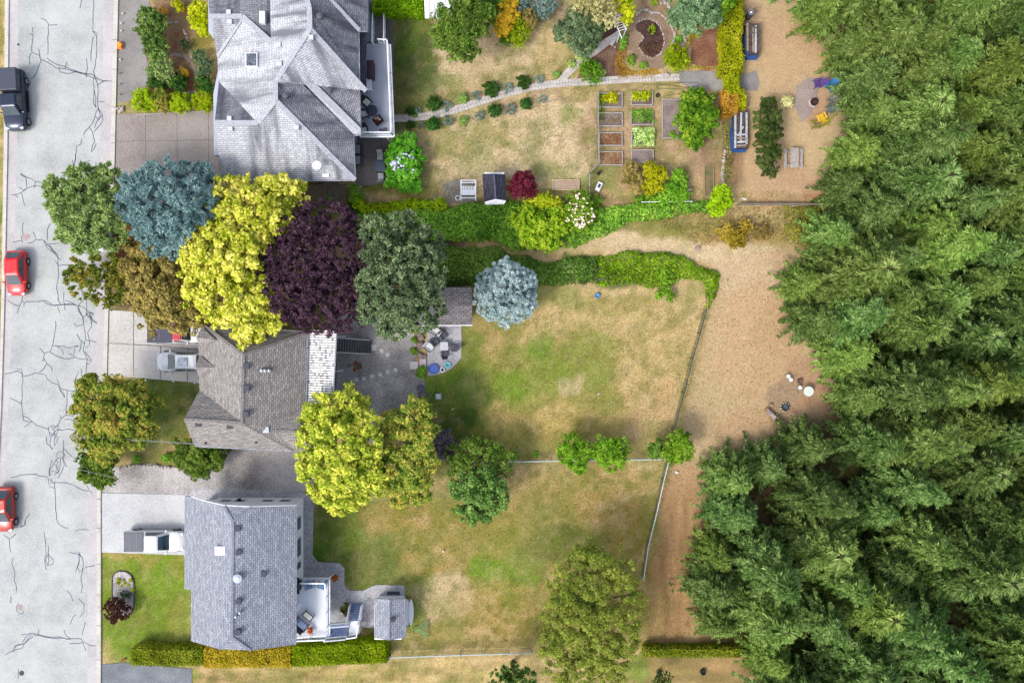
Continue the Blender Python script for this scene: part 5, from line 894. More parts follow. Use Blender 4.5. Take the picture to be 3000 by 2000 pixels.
for (x, y) in ((980,985),(973,1090),(969,1185)): p = at(x, y, 4.8); MB().tube((p.x-.1,p.y,0),(p.x-.1,p.y,4.78),.06,n=6).build('awning_post', TRIM, AW)
f2 = 2.7; dk = MB().prism([(at(x,y,f2).x, at(x,y,f2).y) for x, y in ((880,985),(989,990),(985,1186),(960,1210),(880,1200))], f2-.2, f2).build('deck', mat('deck_grey', S(120,124,140,.45), .8, var=.15), h2)
railing([at(989,1036,f2), at(985,1186,f2), at(962,1210,f2)], dk, m=mat('dim_white', S(200,208,222,.6), .5), step=1.3)
sr = stairs((990,1010), (1088,1016), f2, .1, 1.1, 13, h2, mat('dark_tread', S(112,110,114,.45), .9, var=.3), mat('dark_stringer', S(70,68,72,.4), .9), rail=False, name='stair')
A = at(990,1010,f2); B = at(1088,1016,.1)
for sg in (-1, 1): railing([A+Vector((0,.62*sg,0)), B+Vector((0,.62*sg,0))], sr, m=mat('grey_rail', S(190,190,194,.6), .7, var=.2), h=.9, step=1.1)
# lower house
h3 = empty('house', at(750,1650), 'lower house with a blue grey shingled roof, white walls and a white deck', 'house')
wl = walls([(641,1457),(889,1457),(889,1798),(641,1798)], 5.0, h3, WSID)
walls([(612,1462),(640,1462),(640,1690),(612,1690)], 3.2, h3, WSID)
r3 = roof([[(560,1457,5.1),(597,1469,5.8),(657,1482,6.9),(683,1526,7.3),(680,1865,7.3),(640,1900,6.9),(560,1877,5.2)],
 [(735,1486,6.9),(868,1482,5.2),(866,1887,5.2),(735,1904,6.8),(680,1865,7.3),(683,1526,7.3)],[(657,1482,6.9),(735,1486,6.9),(683,1526,7.3)],[(640,1900,6.9),(735,1904,6.8),(680,1865,7.3)]], SH3, h3)
roof([[(541,1452,3.3),(563,1456,3.9),(563,1727,3.9),(541,1725,3.3)]], SH3, h3, 'garage_roof')
caps([((683,1526,7.3),(680,1865,7.3)),((683,1526,7.3),(657,1482,6.9)),((683,1526,7.3),(735,1486,6.9)),((680,1865,7.3),(640,1900,6.9)),((680,1865,7.3),(735,1904,6.8))], mat('ridge_blue', S(176,182,200,.48), .9, S(136,142,160,.45), 6), r3, .1)
gutter([(868,1482,5.2),(866,1888,5.2)], r3); gutter([(560,1457,5.1),(560,1878,5.2)], r3, r=.03); gutter([(541,1452,3.3),(541,1726,3.3)], r3, r=.035)
gutter([(560,1455,5.1),(597,1467,5.8),(657,1480,6.9),(735,1484,6.9),(868,1480,5.2)], r3, TRIM, .05, 'bargeboard')
vents([(697,1547,7.2),(700,1617,7.2),(700,1760,7.2),(698,1850,7.2),(773,1680,6.4)], r3, mat('dark_blue_vent', S(70,78,100,.42), .6, var=.2), s=.36)
vents([(698,1692,7.25)], r3, mat('pale_round_vent', S(205,215,235,.6), .3), False, .55); vents([(705,1792,7.2),(693,1803,7.3)], r3, mat('steel_vent', S(0,0,0)), False, .2); skylight(648,1611,6.75,.9,.72, r3, mat('cream_glass', S(228,228,222,.7), .3, var=.05))
def window(px, py, h, wd, ht, parent, axis):
    p = at(px, py, 0); fr = MB()
    if axis == 'x': fr.box(p.x-.02, p.x+.05, p.y-wd/2, p.y+wd/2, h, h+ht); gl = MB().box(p.x+.05, p.x+.06, p.y-wd/2+.08, p.y+wd/2-.08, h+.08, h+ht-.08)
    else: fr.box(p.x-wd/2, p.x+wd/2, p.y-.02, p.y+.05, h, h+ht); gl = MB().box(p.x-wd/2+.08, p.x+wd/2-.08, p.y+.05, p.y+.06, h+.08, h+ht-.08)
    o = fr.build('window', TRIM, parent); gl.build('pane', DARKG, o)
for (y, wd) in ((1520,1.2),(1588,1.7),(1640,.7)): window(889, y, 1.0, wd, 1.3, h3, 'x'); window(889, y, 3.5, wd, 1.1, h3, 'x')
for x in (680,720,800,850): window(x, 1457, 1.1, 1.0, 1.0, h3, 'y')
p = at(716,1457,0); MB().box(p.x-.1, p.x+.12, p.y, p.y+.2, 1.2, 1.6).build('meter_box', BLK, h3)
f3 = 2.8; D3 = [(862,1697),(961,1697),(961,1858),(862,1866)]; fp = [at(x, y, f3) for x, y in D3]
d3 = MB().prism([(q.x,q.y) for q in fp], f3-.22, f3).build('deck', mat('deck_white', S(232,236,244,.66), .6, var=.05, scale=.7), h3)
railing([fp[0]+Vector((.1,-.05,0)), fp[1]+Vector((-.05,-.05,0)), at(961,1834,f3)+Vector((-.05,0,0))], d3, glass=RG, step=1.5); railing([at(958,1862,f3), at(862,1866,f3)], d3, glass=RG, step=1.3)
MB().path([fp[0]-Vector((0,-.08,.12)), fp[1]-Vector((-.1,-.08,.12)), fp[2]-Vector((-.1,.08,.12)), fp[3]-Vector((0,.08,.12))], .1, 4).build('fascia', TRIM, d3)
for (a, b) in (((980,1677),(967,1690)),((978,1752),(966,1765)),((960,1850),(960,1850))): MB().tube(at(*a, 0), at(*b, f3-.2), .06, n=6).build('post', TRIM, d3)
BLT = mat('blue_tread', S(130,160,212,.6), .6, S(98,126,180,.52), 1.2); lz = 1.4
s1 = stairs((961,1847), (1021,1842), f3, lz, 1.15, 8, h3, BLT, TRIM, pick=.14); LP = [(at(x,y,lz).x, at(x,y,lz).y) for x, y in ((1022,1818),(1054,1818),(1052,1856),(1022,1860))]
ld = MB().prism(LP, lz-.15, lz).build('stair_landing', mat('deck_white', S(0,0,0)), h3); railing([Vector((LP[1][0]-.05,LP[1][1],lz)), Vector((LP[2][0]-.05,LP[2][1]+.05,lz)), Vector((LP[3][0],LP[3][1]+.05,lz))], ld, step=1, picket=.13)
stairs((1037,1818), (1046,1766), lz, .1, 1.0, 7, h3, BLT, TRIM, pick=.14)
for (x, y) in ((1024,1820),(1052,1820),(1050,1856)): p = at(x, y, lz); MB().tube((p.x,p.y,0),(p.x,p.y,lz-.1),.06,n=6).build('post', TRIM, ld)
# sheds
def shed(label, roofpts, wallpoly, hw, m, wm, extra=None):
    r = empty('shed', at(*wallpoly[0]), label, 'shed'); walls(wallpoly, hw, r, wm); ro = roof(roofpts, m, r); return r, ro
s1_, ro = shed('small garden shed with a dark blue grey gable roof beside the red maple', [[(1413,510,2.2),(1447,509,2.9),(1452,582,2.9),(1419,592,2.2)],[(1447,509,2.9),(1480,511,2.2),(1483,588,2.2),(1452,582,2.9)]], [(1422,520),(1477,520),(1477,597),(1424,599)], 2.15, SHD, WSID)
MB().add([at(1419,592,2.17), at(1452,583,2.86), at(1483,588,2.17), at(1477,598,2.0), at(1424,600,2.0)], [(0,1,2,3,4)]).build('gable', WSID, s1_); caps([((1447,509,2.9),(1452,582,2.9))], mat('ridge_dark', S(120,120,138,.42), .9), ro, .07)
p = at(1433,600,.3); MB().box(p.x-.15, p.x+.15, p.y-.1, p.y+.15, 0, .55).build('door_step', TRIM, s1_)
s2_, ro = shed('shed with a two tone grey shingled roof between the dark pine and the furnished patio', [[(1225,841,2.9),(1382,841,2.9),(1383,893,3.4),(1225,893,3.4)],[(1225,893,3.4),(1383,893,3.4),(1384,951,2.8),(1225,953,2.8)]], [(1235,855),(1374,855),(1374,935),(1235,935)], 2.7, shingle('shed_shingle', S(178,172,174,.5), S(150,144,148,.47), S(108,102,108,.42), row=.2), mat('brown_siding', S(120,96,84,.4), .8))
gutter([(1225,953,2.8),(1384,952,2.8)], ro, TRIM, .05)
s3_, ro = shed('small shed with a blue grey shingled roof at the right end of the lower patio', [[(1098,1752,2.3),(1142,1755,2.9),(1140,1874,2.9),(1098,1868,2.3)],[(1142,1755,2.9),(1190,1752,2.3),(1190,1867,2.3),(1140,1874,2.9)]], [(1110,1744),(1186,1744),(1186,1845),(1110,1845)], 2.25, SH3, WSID)
caps([((1142,1755,2.9),(1140,1874,2.9))], mat('ridge_blue', S(0,0,0)), ro, .07); vents([(1151,1813,2.85)], ro, BLK, s=.28)
s4_, ro = shed('shed with a white metal roof at the top edge beside the lime hedge', [[(1240,-60,2.6),(1335,-60,2.6),(1333,53,2.4),(1245,54,2.4)]], [(1250,-40),(1330,-40),(1328,48),(1252,48)], 2.3, TRIM, mat('teal_siding', S(60,110,125,.4), .7))
for i in range(5): caps([((1258+i*15,-55,2.61),(1258+i*15,52,2.42))], mat('seam', S(215,220,230,.7), .5), ro, .02, name='roof_seam')
# ---------- vehicles ----------
def paint(name, r, g, b, k=.6, metal=.2): return mat(name, S(r,g,b,k), .3, var=.04, metal=metal, coat=.45, spec=.4)
TYRE = mat('tyre', S(42,42,46,.5), .85, var=.2); RIM = mat('rim', S(190,195,205,.6), .3, var=.2, metal=.7); WGL = mat('car_glass', S(42,62,78,.35), .05, S(78,108,125,.35), .7, spec=.6, coat=.1)
def car(name, label, cat, pos, rz, L_, Wd, st, cabin, pm, extra=None, gm=None, roofm=None, low=.28):
    """x forward. st: (x, halfwidth, top). cabin: (x_ws_base, x_ws_top, x_rear_top, x_rear_base, belt, top, wb, wt)"""
    r = empty(name, (0,0,0), label, cat); vs = []; sec = []
    for (x, hw, zt) in st:
        half = [(hw*.90, low), (hw*.985, low+.14), (hw, low+.32), (hw*.985, zt-.16), (hw*.93, zt-.05), (hw*.72, zt), (hw*.3, zt+.025)]
        ring = [(x, y, z) for y, z in half]+[(x, -y, z) for y, z in half[::-1]]; sec.append(ring); vs += ring
    m_ = len(sec[0]); fs = [(i*m_+j, i*m_+(j+1) % m_, (i+1)*m_+(j+1) % m_, (i+1)*m_+j) for i in range(len(sec)-1) for j in range(m_)]; fs += [tuple(range(m_))[::-1], tuple(range((len(sec)-1)*m_, len(sec)*m_))]
    body = MB().add(vs, fs).build('body', pm, r, True, smooth=True); body.modifiers.new('es', 'EDGE_SPLIT').split_angle = math.radians(38)
    x0, x1, x2, x3, zb, zt, wb, wt = cabin
    B0 = [(x0, wb*.86, zb-.02), (x0-.35, wb, zb-.02), (x3+.15, wb*.98, zb-.02), (x3, wb*.84, zb-.02)]; T0 = [(x1, wt*.88, zt-.06), (x1-.25, wt, zt-.04), (x2+.18, wt, zt-.04), (x2, wt*.88, zt-.06)]
    B = B0+[(x, -y, z) for x, y, z in B0[::-1]]; T = T0+[(x, -y, z) for x, y, z in T0[::-1]]; n = 8
    MB().add(B+T, [(i, (i+1) % n, n+(i+1) % n, n+i) for i in range(n)]).build('cabin', pm, r, True)
    # roof panel, slightly domed
    cx = (x1+x2)/2; MB().add(T+[(x*.8+cx*.2, y*.8, z+.055) for x, y, z in T], [(i, (i+1) % n, n+(i+1) % n, n+i) for i in range(n)]+[tuple(range(n, 2*n))]).build('roof_panel', roofm or pm, r, True, smooth=False)
    def pane(nm, q, off):
        q = [Vector(v) for v in q]; c = sum(q, Vector())/len(q); q = [c+(v-c)*.94+Vector(off) for v in q]; MB().add(q, [tuple(range(len(q)))]).build(nm, gm or WGL, r, True)
    pane('windscreen', [B[0], T[0], T[7], B[7]], (.02,0,.02)); pane('rear_window', [B[3], B[4], T[4], T[3]], (-.02,0,.02))
    for sg in (1, -1):
        a, b, c, d = [Vector((v[0], v[1]*sg, v[2])) for v in (B0[1], B0[2], T0[2], T0[1])]; mid0 = a.lerp(b, .48); mid1 = d.lerp(c, .48)
        pane('side_window', [a, mid0, mid1, d], (0, .025*sg, 0)); pane('side_window', [mid0, b, c, mid1], (0, .025*sg, 0))
        MB().obox((x0-.25, sg*(wb+.13), zb+.06), (.14,.22,.15)).build('wing_mirror', pm, r, True, bevel=.03)
    hw = max(s[1] for s in st); f_, b_ = L_/2-.85, -L_/2+.95
    for x in (f_, b_):
        for sg in (1, -1):
            y = sg*(hw-.09); rr = .36 if zt > 1.6 else .32; w = MB(); k = 20
            w.add([(x+rr*math.cos(6.283*i/k), y-.11, rr+rr*math.sin(6.283*i/k)) for i in range(k)]+[(x+rr*math.cos(6.283*i/k), y+.11, rr+rr*math.sin(6.283*i/k)) for i in range(k)], [(i, (i+1) % k, k+(i+1) % k, k+i) for i in range(k)]+[tuple(range(k)), tuple(range(k, 2*k))])
            wo = w.build('wheel', TYRE, r, True); ri = MB(); q = rr*.62; yy = y+.118*sg
            ri.add([(x+q*math.cos(6.283*i/10), yy, rr+q*math.sin(6.283*i/10)) for i in range(10)]+[(x, yy+.02*sg, rr)], [(i, (i+1) % 10, 10) for i in range(10)]); ri.build('rim', RIM, wo, True)
    fx = st[-1][0]; fz = st[-1][2]
    for sg in (1, -1):
        MB().obox((st[-2][0]+.02, sg*st[-2][1]*.78, st[-2][2]-.07), (.26,.32,.13), sg*-.35).build('headlight', mat('lamp_glass', S(225,232,240,.6), .1, var=.2, spec=.8), r, True, bevel=.03)
        MB().obox((st[0][0]+.03, sg*st[0][1]*.84, st[0][2]-.2), (.09,.24,.2)).build('tail_light', mat('red_lens', S(150,20,24,.6), .15, var=.2), r, True, bevel=.02)
    if extra: extra(r)
    r.location = (pos.x, pos.y, .03); r.rotation_euler = (0, 0, rz); return r
def hatch(sc=1): return [(-2.0*sc,.72,.78),(-1.9*sc,.82,.95),(-1.3*sc,.86,.97),(0,.87,.96),(.9*sc,.86,.95),(1.5*sc,.82,.86),(1.85*sc,.74,.76),(2.02*sc,.58,.62)]
RP = paint('red_paint', 205,18,28,.85); RP2 = paint('brick_paint', 165,35,22,.75)
car('hatchback', 'bright red compact hatchback parked at the left kerb', 'car', at(46,799,.8), -math.pi/2+.02, 4.0, 1.74, hatch(), (1.1,.25,-1.25,-1.85,.95,1.44,.80,.62), RP)
car('sedan', 'dark orange red car cut by the left edge near the bottom', 'car', at(10,1491,.8), -math.pi/2, 4.1, 1.76, hatch(), (1.1,.25,-1.0,-1.75,.95,1.43,.80,.60), RP2)
car('parked_car', 'white car mostly hidden under the green pine', 'car', at(293,670,.8), math.pi/2+.03, 4.2, 1.76, hatch(1.03), (1.05,.45,-1.0,-1.65,.95,1.45,.80,.60), paint('white_paint', 240,242,246,.9, 0))
def sun_ex(r): 
    MB().obox((-.35,0,1.66), (.85,.75,.03)).build('sunroof', mat('sky_glass', S(88,128,178,.5), .08, S(190,205,220,.6), 1.6, spec=1), r, True)
    for sg in (1,-1): MB().obox((-.4, sg*.66, 1.70), (2.0,.04,.05)).build('roof_rail', BLK, r, True)
car('wagon', 'white and silver wagon with a glass sunroof, nose towards the road', 'car', at(532,1059,1), math.pi, 4.7, 1.85, [(-2.3,.80,.9),(-2.1,.88,1.05),(-1.2,.92,1.06),(0,.93,1.05),(1.0,.91,1.02),(1.7,.86,.93),(2.1,.74,.84),(2.3,.50,.70)], (1.2,.35,-1.5,-2.1,1.05,1.58,.86,.68), paint('silver_white', 222,226,232,.66, .1), sun_ex)
def pick(st_cover, x0, x1, hw, z, lines_=2):
    def f(r):
        c = MB().box(x0, x1, -hw, hw, z-.03, z+.05).build('bed_cover', st_cover, r, True, bevel=.02)
        for i in range(1, lines_+1): xx = x0+(x1-x0)*i/(lines_+1); MB().box(xx-.012, xx+.012, -hw+.04, hw-.04, z+.05, z+.06).build('cover_seam', GREYM, c, True)
        MB().box(-2.74, -2.62, -.8, .8, .45, .62).build('bumper', GREYM, r, True, bevel=.03)
    return f
PK = [(-2.66,.88,1.1),(-2.55,.93,1.12),(-1.0,.95,1.12),(.6,.95,1.12),(1.4,.94,1.1),(2.1,.90,1.05),(2.5,.80,.98),(2.68,.62,.82)]
car('pickup_truck', 'white crew cab pickup with a grey bed cover on the bright driveway', 'pickup', at(450,1586,1), 0, 5.35, 1.9, PK, (1.45,.65,-.55,-.85,1.12,1.75,.86,.70), paint('pure_white', 240,242,246,.6, 0), pick(mat('grey_cover', S(118,120,132,.5), .6, var=.08), -2.6, -.85, .86, 1.13))
car('pickup_truck', 'white pickup with a red cab roof and navy bed cover half under the brown tree', 'pickup', at(518,974,1), 0, 5.35, 1.9, PK, (1.3,.7,-.1,-.4,1.12,1.76,.86,.72), paint('pure_white', 0,0,0), pick(mat('navy_cover', S(92,92,116,.5), .6, var=.08), -2.6, -.35, .9, 1.13, 1), roofm=paint('red_roof', 196,60,70,.7))
def canopy(r):
    o = MB().box(-2.62, -.62, -.84, .84, 1.1, 1.78); o.build('canopy', mat('canopy_grey', S(88,94,112,.45), .45, var=.08), r, True, bevel=.07)
    for sg in (1,-1): MB().box(-2.3, -.9, sg*.845-.01, sg*.845+.01, 1.3, 1.62).build('canopy_window', WGL, r, True); MB().box(-.9, 1.0, sg*1.0-.08, sg*1.0+.08, .38, .44).build('running_board', BLK, r, True)
car('pickup_truck', 'black pickup with a grey canopy parked at the left kerb near the top', 'pickup', at(38,292,1), -math.pi/2+.05, 5.45, 1.92, PK, (1.45,.85,-.3,-.62,1.12,1.82,.87,.72), paint('black_paint', 40,52,78,.6, .5), canopy)
# ---------- fences ----------
WIRE = mat('fence_wire', S(84,110,100,.4), .5, var=.2); RAILM = mat('fence_rail', S(200,216,218,.65), .4, var=.1); WOODG = mat('grey_board', S(176,166,156,.45), .9, var=.25)
def fence(name, label, pts, h, rail, m2=None, step=2.4, board=False):
    P = [at(x, y, h) for x, y in pts]; P = [Vector((p.x, p.y, 0)) for p in P]; r = empty(name, P[0], label, 'fence')
    mb = MB(); net = MB()
    for a, b in zip(P, P[1:]):
        L_ = (b-a).length; n = max(1, round(L_/step)); mb.tube(a+Vector((0,0,h)), b+Vector((0,0,h)), .05, n=6)
        for i in range(n+1): q = a.lerp(b, i/n); MB().tube(q-Vector((0,0,.1)), q+Vector((0,0,h+.05)), .035, n=6).build('post', rail, r)
        if board: net.obox((a+b)/2+Vector((0,0,h/2)), (L_, .04, h-.1), math.atan2(b.y-a.y, b.x-a.x))
        else:
            k = int(L_/.09)
            for i in range(k):
                q = a.lerp(b, i/k); q2 = a.lerp(b, min(1, (i+2)/k)); net.tube(q+Vector((0,0,.03)), q2+Vector((0,0,h)), .007, n=3); net.tube(q2+Vector((0,0,.03)), q+Vector((0,0,h)), .007, n=3)
    mb.build('rail', rail, r); net.build('boards' if board else 'wire_mesh', m2 or WIRE, r); return r
fence('wire_fence', 'green wire fence along the right side of the middle lawn', [(2070,905),(2052,975),(2030,1050),(2005,1150),(1975,1260),(1960,1345)], 1.3, WIRE)
fence('wire_fence', 'wire fence with a pale rail between the middle and the lower lawn', [(1380,1352),(1530,1352),(1660,1349),(1960,1345)], 1.2, RAILM)
fence('wire_fence', 'wire fence with a pale rail down the right side of the lower lawn', [(1960,1348),(1945,1410),(1925,1500),(1900,1600),(1885,1700)], 1.4, RAILM)
fence('wire_fence', 'wire fence with a pale rail below the lower lawn', [(1132,1926),(1350,1918),(1560,1912)], 1.3, RAILM)
fence('board_fence', 'low weathered board fence between the dirt yard and the dry weeds', [(2165,598),(2260,597),(2420,598)], .7, WOODG, WOODG, 2.6, True)
fence('board_fence', 'narrow grey fence left of the raised beds', [(1752,270),(1754,480),(1727,506),(1727,590)], .9, mat('pale_post', S(190,186,180,.5), .8), WIRE, 2.2)
fence('board_fence', 'low timber rail beside the squash plant at the end of the gravel path', [(2085,288),(2130,284)], .5, WOODG, WOODG, 1.2, True)
# ---------- furniture and small things ----------
def chair(name, label, cat, px, py, rz, m, fm=None, w=.6, d=.6, back=.5, arms=True, slats=0, h=0.0, seat_h=.4, lean=.25, group=None, cushion=None):
    fm = fm or m; p = at(px, py, h+.4); r = empty(name, (0,0,0), label, cat, group)
    if slats:
        mb = MB(); bb = MB()
        for i in range(slats): x = -d/2+d*(i+.5)/slats; mb.box(x-d/slats*.36, x+d/slats*.36, -w/2, w/2, seat_h-.03, seat_h)
        for i in range(slats): y = -w/2+w*(i+.5)/slats; bb.add([(-d/2, y-w/slats*.36, seat_h), (-d/2, y+w/slats*.36, seat_h), (-d/2-lean, y+w/slats*.36, seat_h+back), (-d/2-lean, y-w/slats*.36, seat_h+back), (-d/2-.03, y-w/slats*.36, seat_h), (-d/2-.03, y+w/slats*.36, seat_h), (-d/2-lean-.03, y+w/slats*.36, seat_h+back), (-d/2-lean-.03, y-w/slats*.36, seat_h+back)], [(0,1,2,3),(7,6,5,4),(0,4,5,1),(2,6,7,3),(1,5,6,2),(0,3,7,4)])
        mb.build('seat', m, r, True); bb.build('backrest', m, r, True)
    else:
        MB().box(-d/2, d/2, -w/2, w/2, seat_h-.06, seat_h).build('seat', m, r, True, bevel=.02)
        MB().obox((-d/2-lean/2, 0, seat_h+back/2), (.06, w, math.hypot(back, lean)), 0, 0, -math.atan2(lean, back)).build('backrest', m, r, True, bevel=.02)
    if cushion: MB().box(-d/2+.04, d/2-.01, -w/2+.06, w/2-.06, seat_h, seat_h+.1).build('cushion', cushion, r, True, bevel=.03)
    if arms:
        for sg in (1,-1): MB().box(-d/2-.05, d/2, sg*(w/2+.05)-.05, sg*(w/2+.05)+.05, seat_h+.2, seat_h+.24).build('armrest', fm, r, True, bevel=.01)
    for x in (-d/2+.03, d/2-.03):
        for y in (-w/2-.03, w/2+.03): MB().box(x-.025, x+.025, y-.025, y+.025, 0, seat_h+(.2 if arms else 0)).build('leg', fm, r, True)
    r.location = (p.x, p.y, h); r.rotation_euler = (0, 0, rz); return r
def table(name, label, px, py, w, d, hh, m, rz=0, h=0.0, rnd=False, cat='table', lm=None):
    p = at(px, py, h+hh); r = empty(name, (0,0,0), label, cat); t = MB()
    if rnd: t.cyl((0,0), w/2, hh-.04, hh, 28)
    else: t.box(-w/2, w/2, -d/2, d/2, hh-.04, hh)
    t.build('tabletop', m, r, True, bevel=.01)
    for x in (-1, 1):
        for y in (-1, 1): k = .3 if rnd else .44; MB().box(x*w*k-.025, x*w*k+.025, y*d*k-.025, y*d*k+.025, 0, hh-.04).build('leg', lm or m, r, True)
    r.location = (p.x, p.y, h); r.rotation_euler = (0, 0, rz); return r
D2R = math.radians
BC = mat('black_wicker', S(40,44,52,.5), .7, var=.4, scale=30); CREAMC = mat('cream_cushion', S(228,232,215,.6), .8, var=.08, scale=8)
BLUEC = mat('blue_cushion', S(110,146,186,.5), .8, var=.2, scale=6); GRC = mat('grey_sling', S(98,102,118,.48), .8, var=.2, scale=14); WPL = mat('white_plastic', S(236,238,240,.7), .5, var=.05)
# balcony of the big house
ch = 'black chairs on the long balcony'
chair('deck_chair', 'black chair with cream cushion nearest above the round black table on the balcony', 'chair', 1074, 300, D2R(-40), BC, w=.62, d=.62, h=fl, group=ch, cushion=CREAMC)
chair('deck_chair', 'black chair with cream cushion left of the round black table on the balcony', 'chair', 1068, 334, D2R(12), BC, w=.6, d=.6, h=fl, group=ch, cushion=CREAMC)
chair('deck_chair', 'black chair with cream cushion in the lower corner of the balcony', 'chair', 1066, 383, D2R(-80), BC, w=.62, d=.6, h=fl, group=ch, cushion=CREAMC)
chair('deck_chair', 'dark chair with a brown red cushion right of the round black table on the balcony', 'chair', 1107, 352, D2R(130), BC, w=.62, d=.6, h=fl, cushion=mat('maroon_cushion', S(105,50,46,.55), .8, var=.3))
for i, (x, y) in enumerate(((1101,348),(1107,345),(1112,350))): p = at(x, y, fl+.6); thing1('ball', MB().rock((0,0,0), .085, 1, i), mat('pale_ball', S(238,214,200,.6), .6), ['pale round ball on the left of the brown red cushion','small pale ball at the back of the brown red cushion','small pink ball on the right of the brown red cushion'][i], 'ball', loc=(p.x, p.y, fl+.58), smooth=True)
table('round_table', 'round black table on the long balcony', 1089, 324, 1.0, 1.0, .74, mat('dark_table', S(52,58,80,.45), .4, var=.15), h=fl, rnd=True)
p = at(1083, 202, fl+1); r = empty('sideboard', (p.x, p.y, fl), 'dark brown covered box against the wall on the long balcony', 'cabinet'); MB().box(p.x-.3, p.x+.3, p.y-.72, p.y+.72, fl, fl+.9).build('body', mat('dark_brown_cover', S(72,52,64,.45), .6, var=.3), r, bevel=.04); MB().box(p.x-.33, p.x+.33, p.y-.76, p.y+.76, fl+.9, fl+.96).build('lid', mat('dark_brown_lid', S(84,60,70,.45), .5, var=.2), r, bevel=.02)
chair('white_bench', 'white garden bench below the dark brown box on the balcony', 'bench', 1083, 246, 0, TRIM, w=1.0, d=.4, h=fl, slats=5)
p = at(1139, 258, 0)
for i, (x, y, w, d) in enumerate(((1117,383,.36,.3),(1129,381,.36,.42))): p = at(x, y, fl); thing1('door_mat', MB().box(-w/2, w/2, -d/2, d/2, 0, .02), mat('mauve_mat', S(130,124,150,.5), .95), ['mauve mat at the left, in the lower corner of the balcony','darker mauve mat at the right, in the lower corner of the balcony'][i], 'mat', loc=(p.x, p.y, fl))
# shaded patio below it
table('patio_table', 'square blue grey table between two striped chairs on the shaded patio', 1113, 486, .95, .95, .72, mat('slate_blue', S(105,125,148,.5), .5, var=.15))
STR = mat('white_slat', S(226,236,244,.66), .5, var=.05)
chair('striped_chair', 'white slatted chair above the square blue grey table', 'chair', 1113, 460, D2R(-90), STR, DGM, w=.5, d=.55, slats=4, arms=False, group='striped patio chairs')
chair('striped_chair', 'white slatted chair below the square blue grey table', 'chair', 1115, 516, D2R(90), STR, DGM, w=.5, d=.55, slats=4, arms=False, group='striped patio chairs')
chair('striped_chair', 'white slatted chair by the wall of the shaded patio, upper', 'chair', 1047, 438, D2R(0), STR, DGM, w=.8, d=.45, slats=4, group='striped patio chairs')
chair('striped_chair', 'white slatted chair by the wall of the shaded patio, lower', 'chair', 1048, 470, D2R(0), STR, DGM, w=.8, d=.45, slats=4, group='striped patio chairs')
# lower deck
chair('armchair', 'blue cushioned armchair on the white deck, left of the little wooden table', 'chair', 906, 1714, D2R(-75), mat('pale_blue_wicker', S(140,168,198,.5), .7), w=.62, d=.6, h=f3, cushion=BLUEC, group='blue armchairs')
chair('armchair', 'blue cushioned armchair on the white deck, right of the little wooden table', 'chair', 942, 1714, D2R(-108), mat('pale_blue_wicker', S(0,0,0)), w=.62, d=.6, h=f3, cushion=BLUEC, group='blue armchairs')
table('side_table', 'small wooden side table between the two blue armchairs', 924, 1707, .4, .35, .45, mat('oak', S(190,165,130,.5), .6), h=f3)
chair('loveseat', 'dark framed blue cushioned loveseat on the lower part of the white deck', 'sofa', 882, 1827, D2R(50), DGM, w=1.15, d=.65, h=f3, cushion=mat('steel_cushion', S(140,158,196,.5), .8, var=.15))
r = table('coffee_table', 'dark framed table with a cream top beside the loveseat', 902, 1804, .95, .55, .42, DGM, rz=D2R(-38), h=f3); MB().box(-.38, .38, -.2, .2, .42, .435).build('inset', mat('cream_inset', S(240,238,220,.66), .5, var=.04), r, True)
p = at(872, 1716, f3+.9); r = empty('barbecue', (p.x, p.y, f3), 'black barbecue under the eave on the white deck', 'barbecue'); MB().box(p.x-.2, p.x+.2, p.y-.4, p.y+.4, f3+.3, f3+.85).build('firebox', BLK, r, bevel=.03); MB().box(p.x-.22, p.x+.2, p.y-.38, p.y+.38, f3+.85, f3+1.05).build('lid', DGM, r, bevel=.08)
for sg in (1,-1): MB().box(p.x-.18, p.x+.15, p.y+sg*.55-.15, p.y+sg*.55+.15, f3+.8, f3+.84).build('shelf', DGM, r)
for y in (-.3,.3): MB().box(p.x-.15, p.x-.1, p.y+y-.03, p.y+y+.03, f3, f3+.3).build('leg', BLK, r); MB().box(p.x+.1, p.x+.15, p.y+y-.03, p.y+y+.03, f3, f3+.3).build('leg', BLK, r)
def potted(label, px, py, h, rpot, hp, pm, lm, rl, mode='leaf', leaf=(.13,.07), name='potted_plant'):
    p = at(px, py, h+hp); r = empty(name, (p.x, p.y, h), label, 'potted plant'); MB().cyl((p.x, p.y), rpot*.75, h, h+hp, 16, rpot).build('pot', pm, r)
    quads('foliage', crown_quads([(p.x, p.y, h+hp+rl*.3, rl*.85, rl*.6)], rl*.45, leaf, 1.3, mode, .2, -.3), lm, r); return r
TERR = mat('terracotta', S(205,130,100,.55), .8, var=.2)
potted('pot of red orange flowers on the lower edge of the white deck', 909, 1845, f3, .16, .3, TERR, leafmat('red_flower', F(110,120,30,.8), F(190,95,50,.9), F(205,70,50,1), 2.5, .2), .3)
potted('pot of red flowers on the lower patio beside the deck corner', 982, 1690, 0, .17, .35, TERR, leafmat('red_flower', F(0,0,0), F(0,0,0), F(0,0,0)), .34)
potted('large dark leaved pot plant beside the foot of the blue steps', 1012, 1783, 0, .2, .35, DGM, leafmat('big_leaf', F(40,55,25,.6), F(80,95,45,.8), F(160,165,80,.9), 1.5, .2), .5, leaf=(.4,.16))
p = at(1153, 1736, 0); thing1('door_mat', MB().box(-.58, .58, -.16, .16, 0, .03), mat('charcoal_mat', S(95,98,112,.45), .95), 'charcoal mat at the door of the small blue grey roofed shed', 'mat', loc=(p.x, p.y, .03))
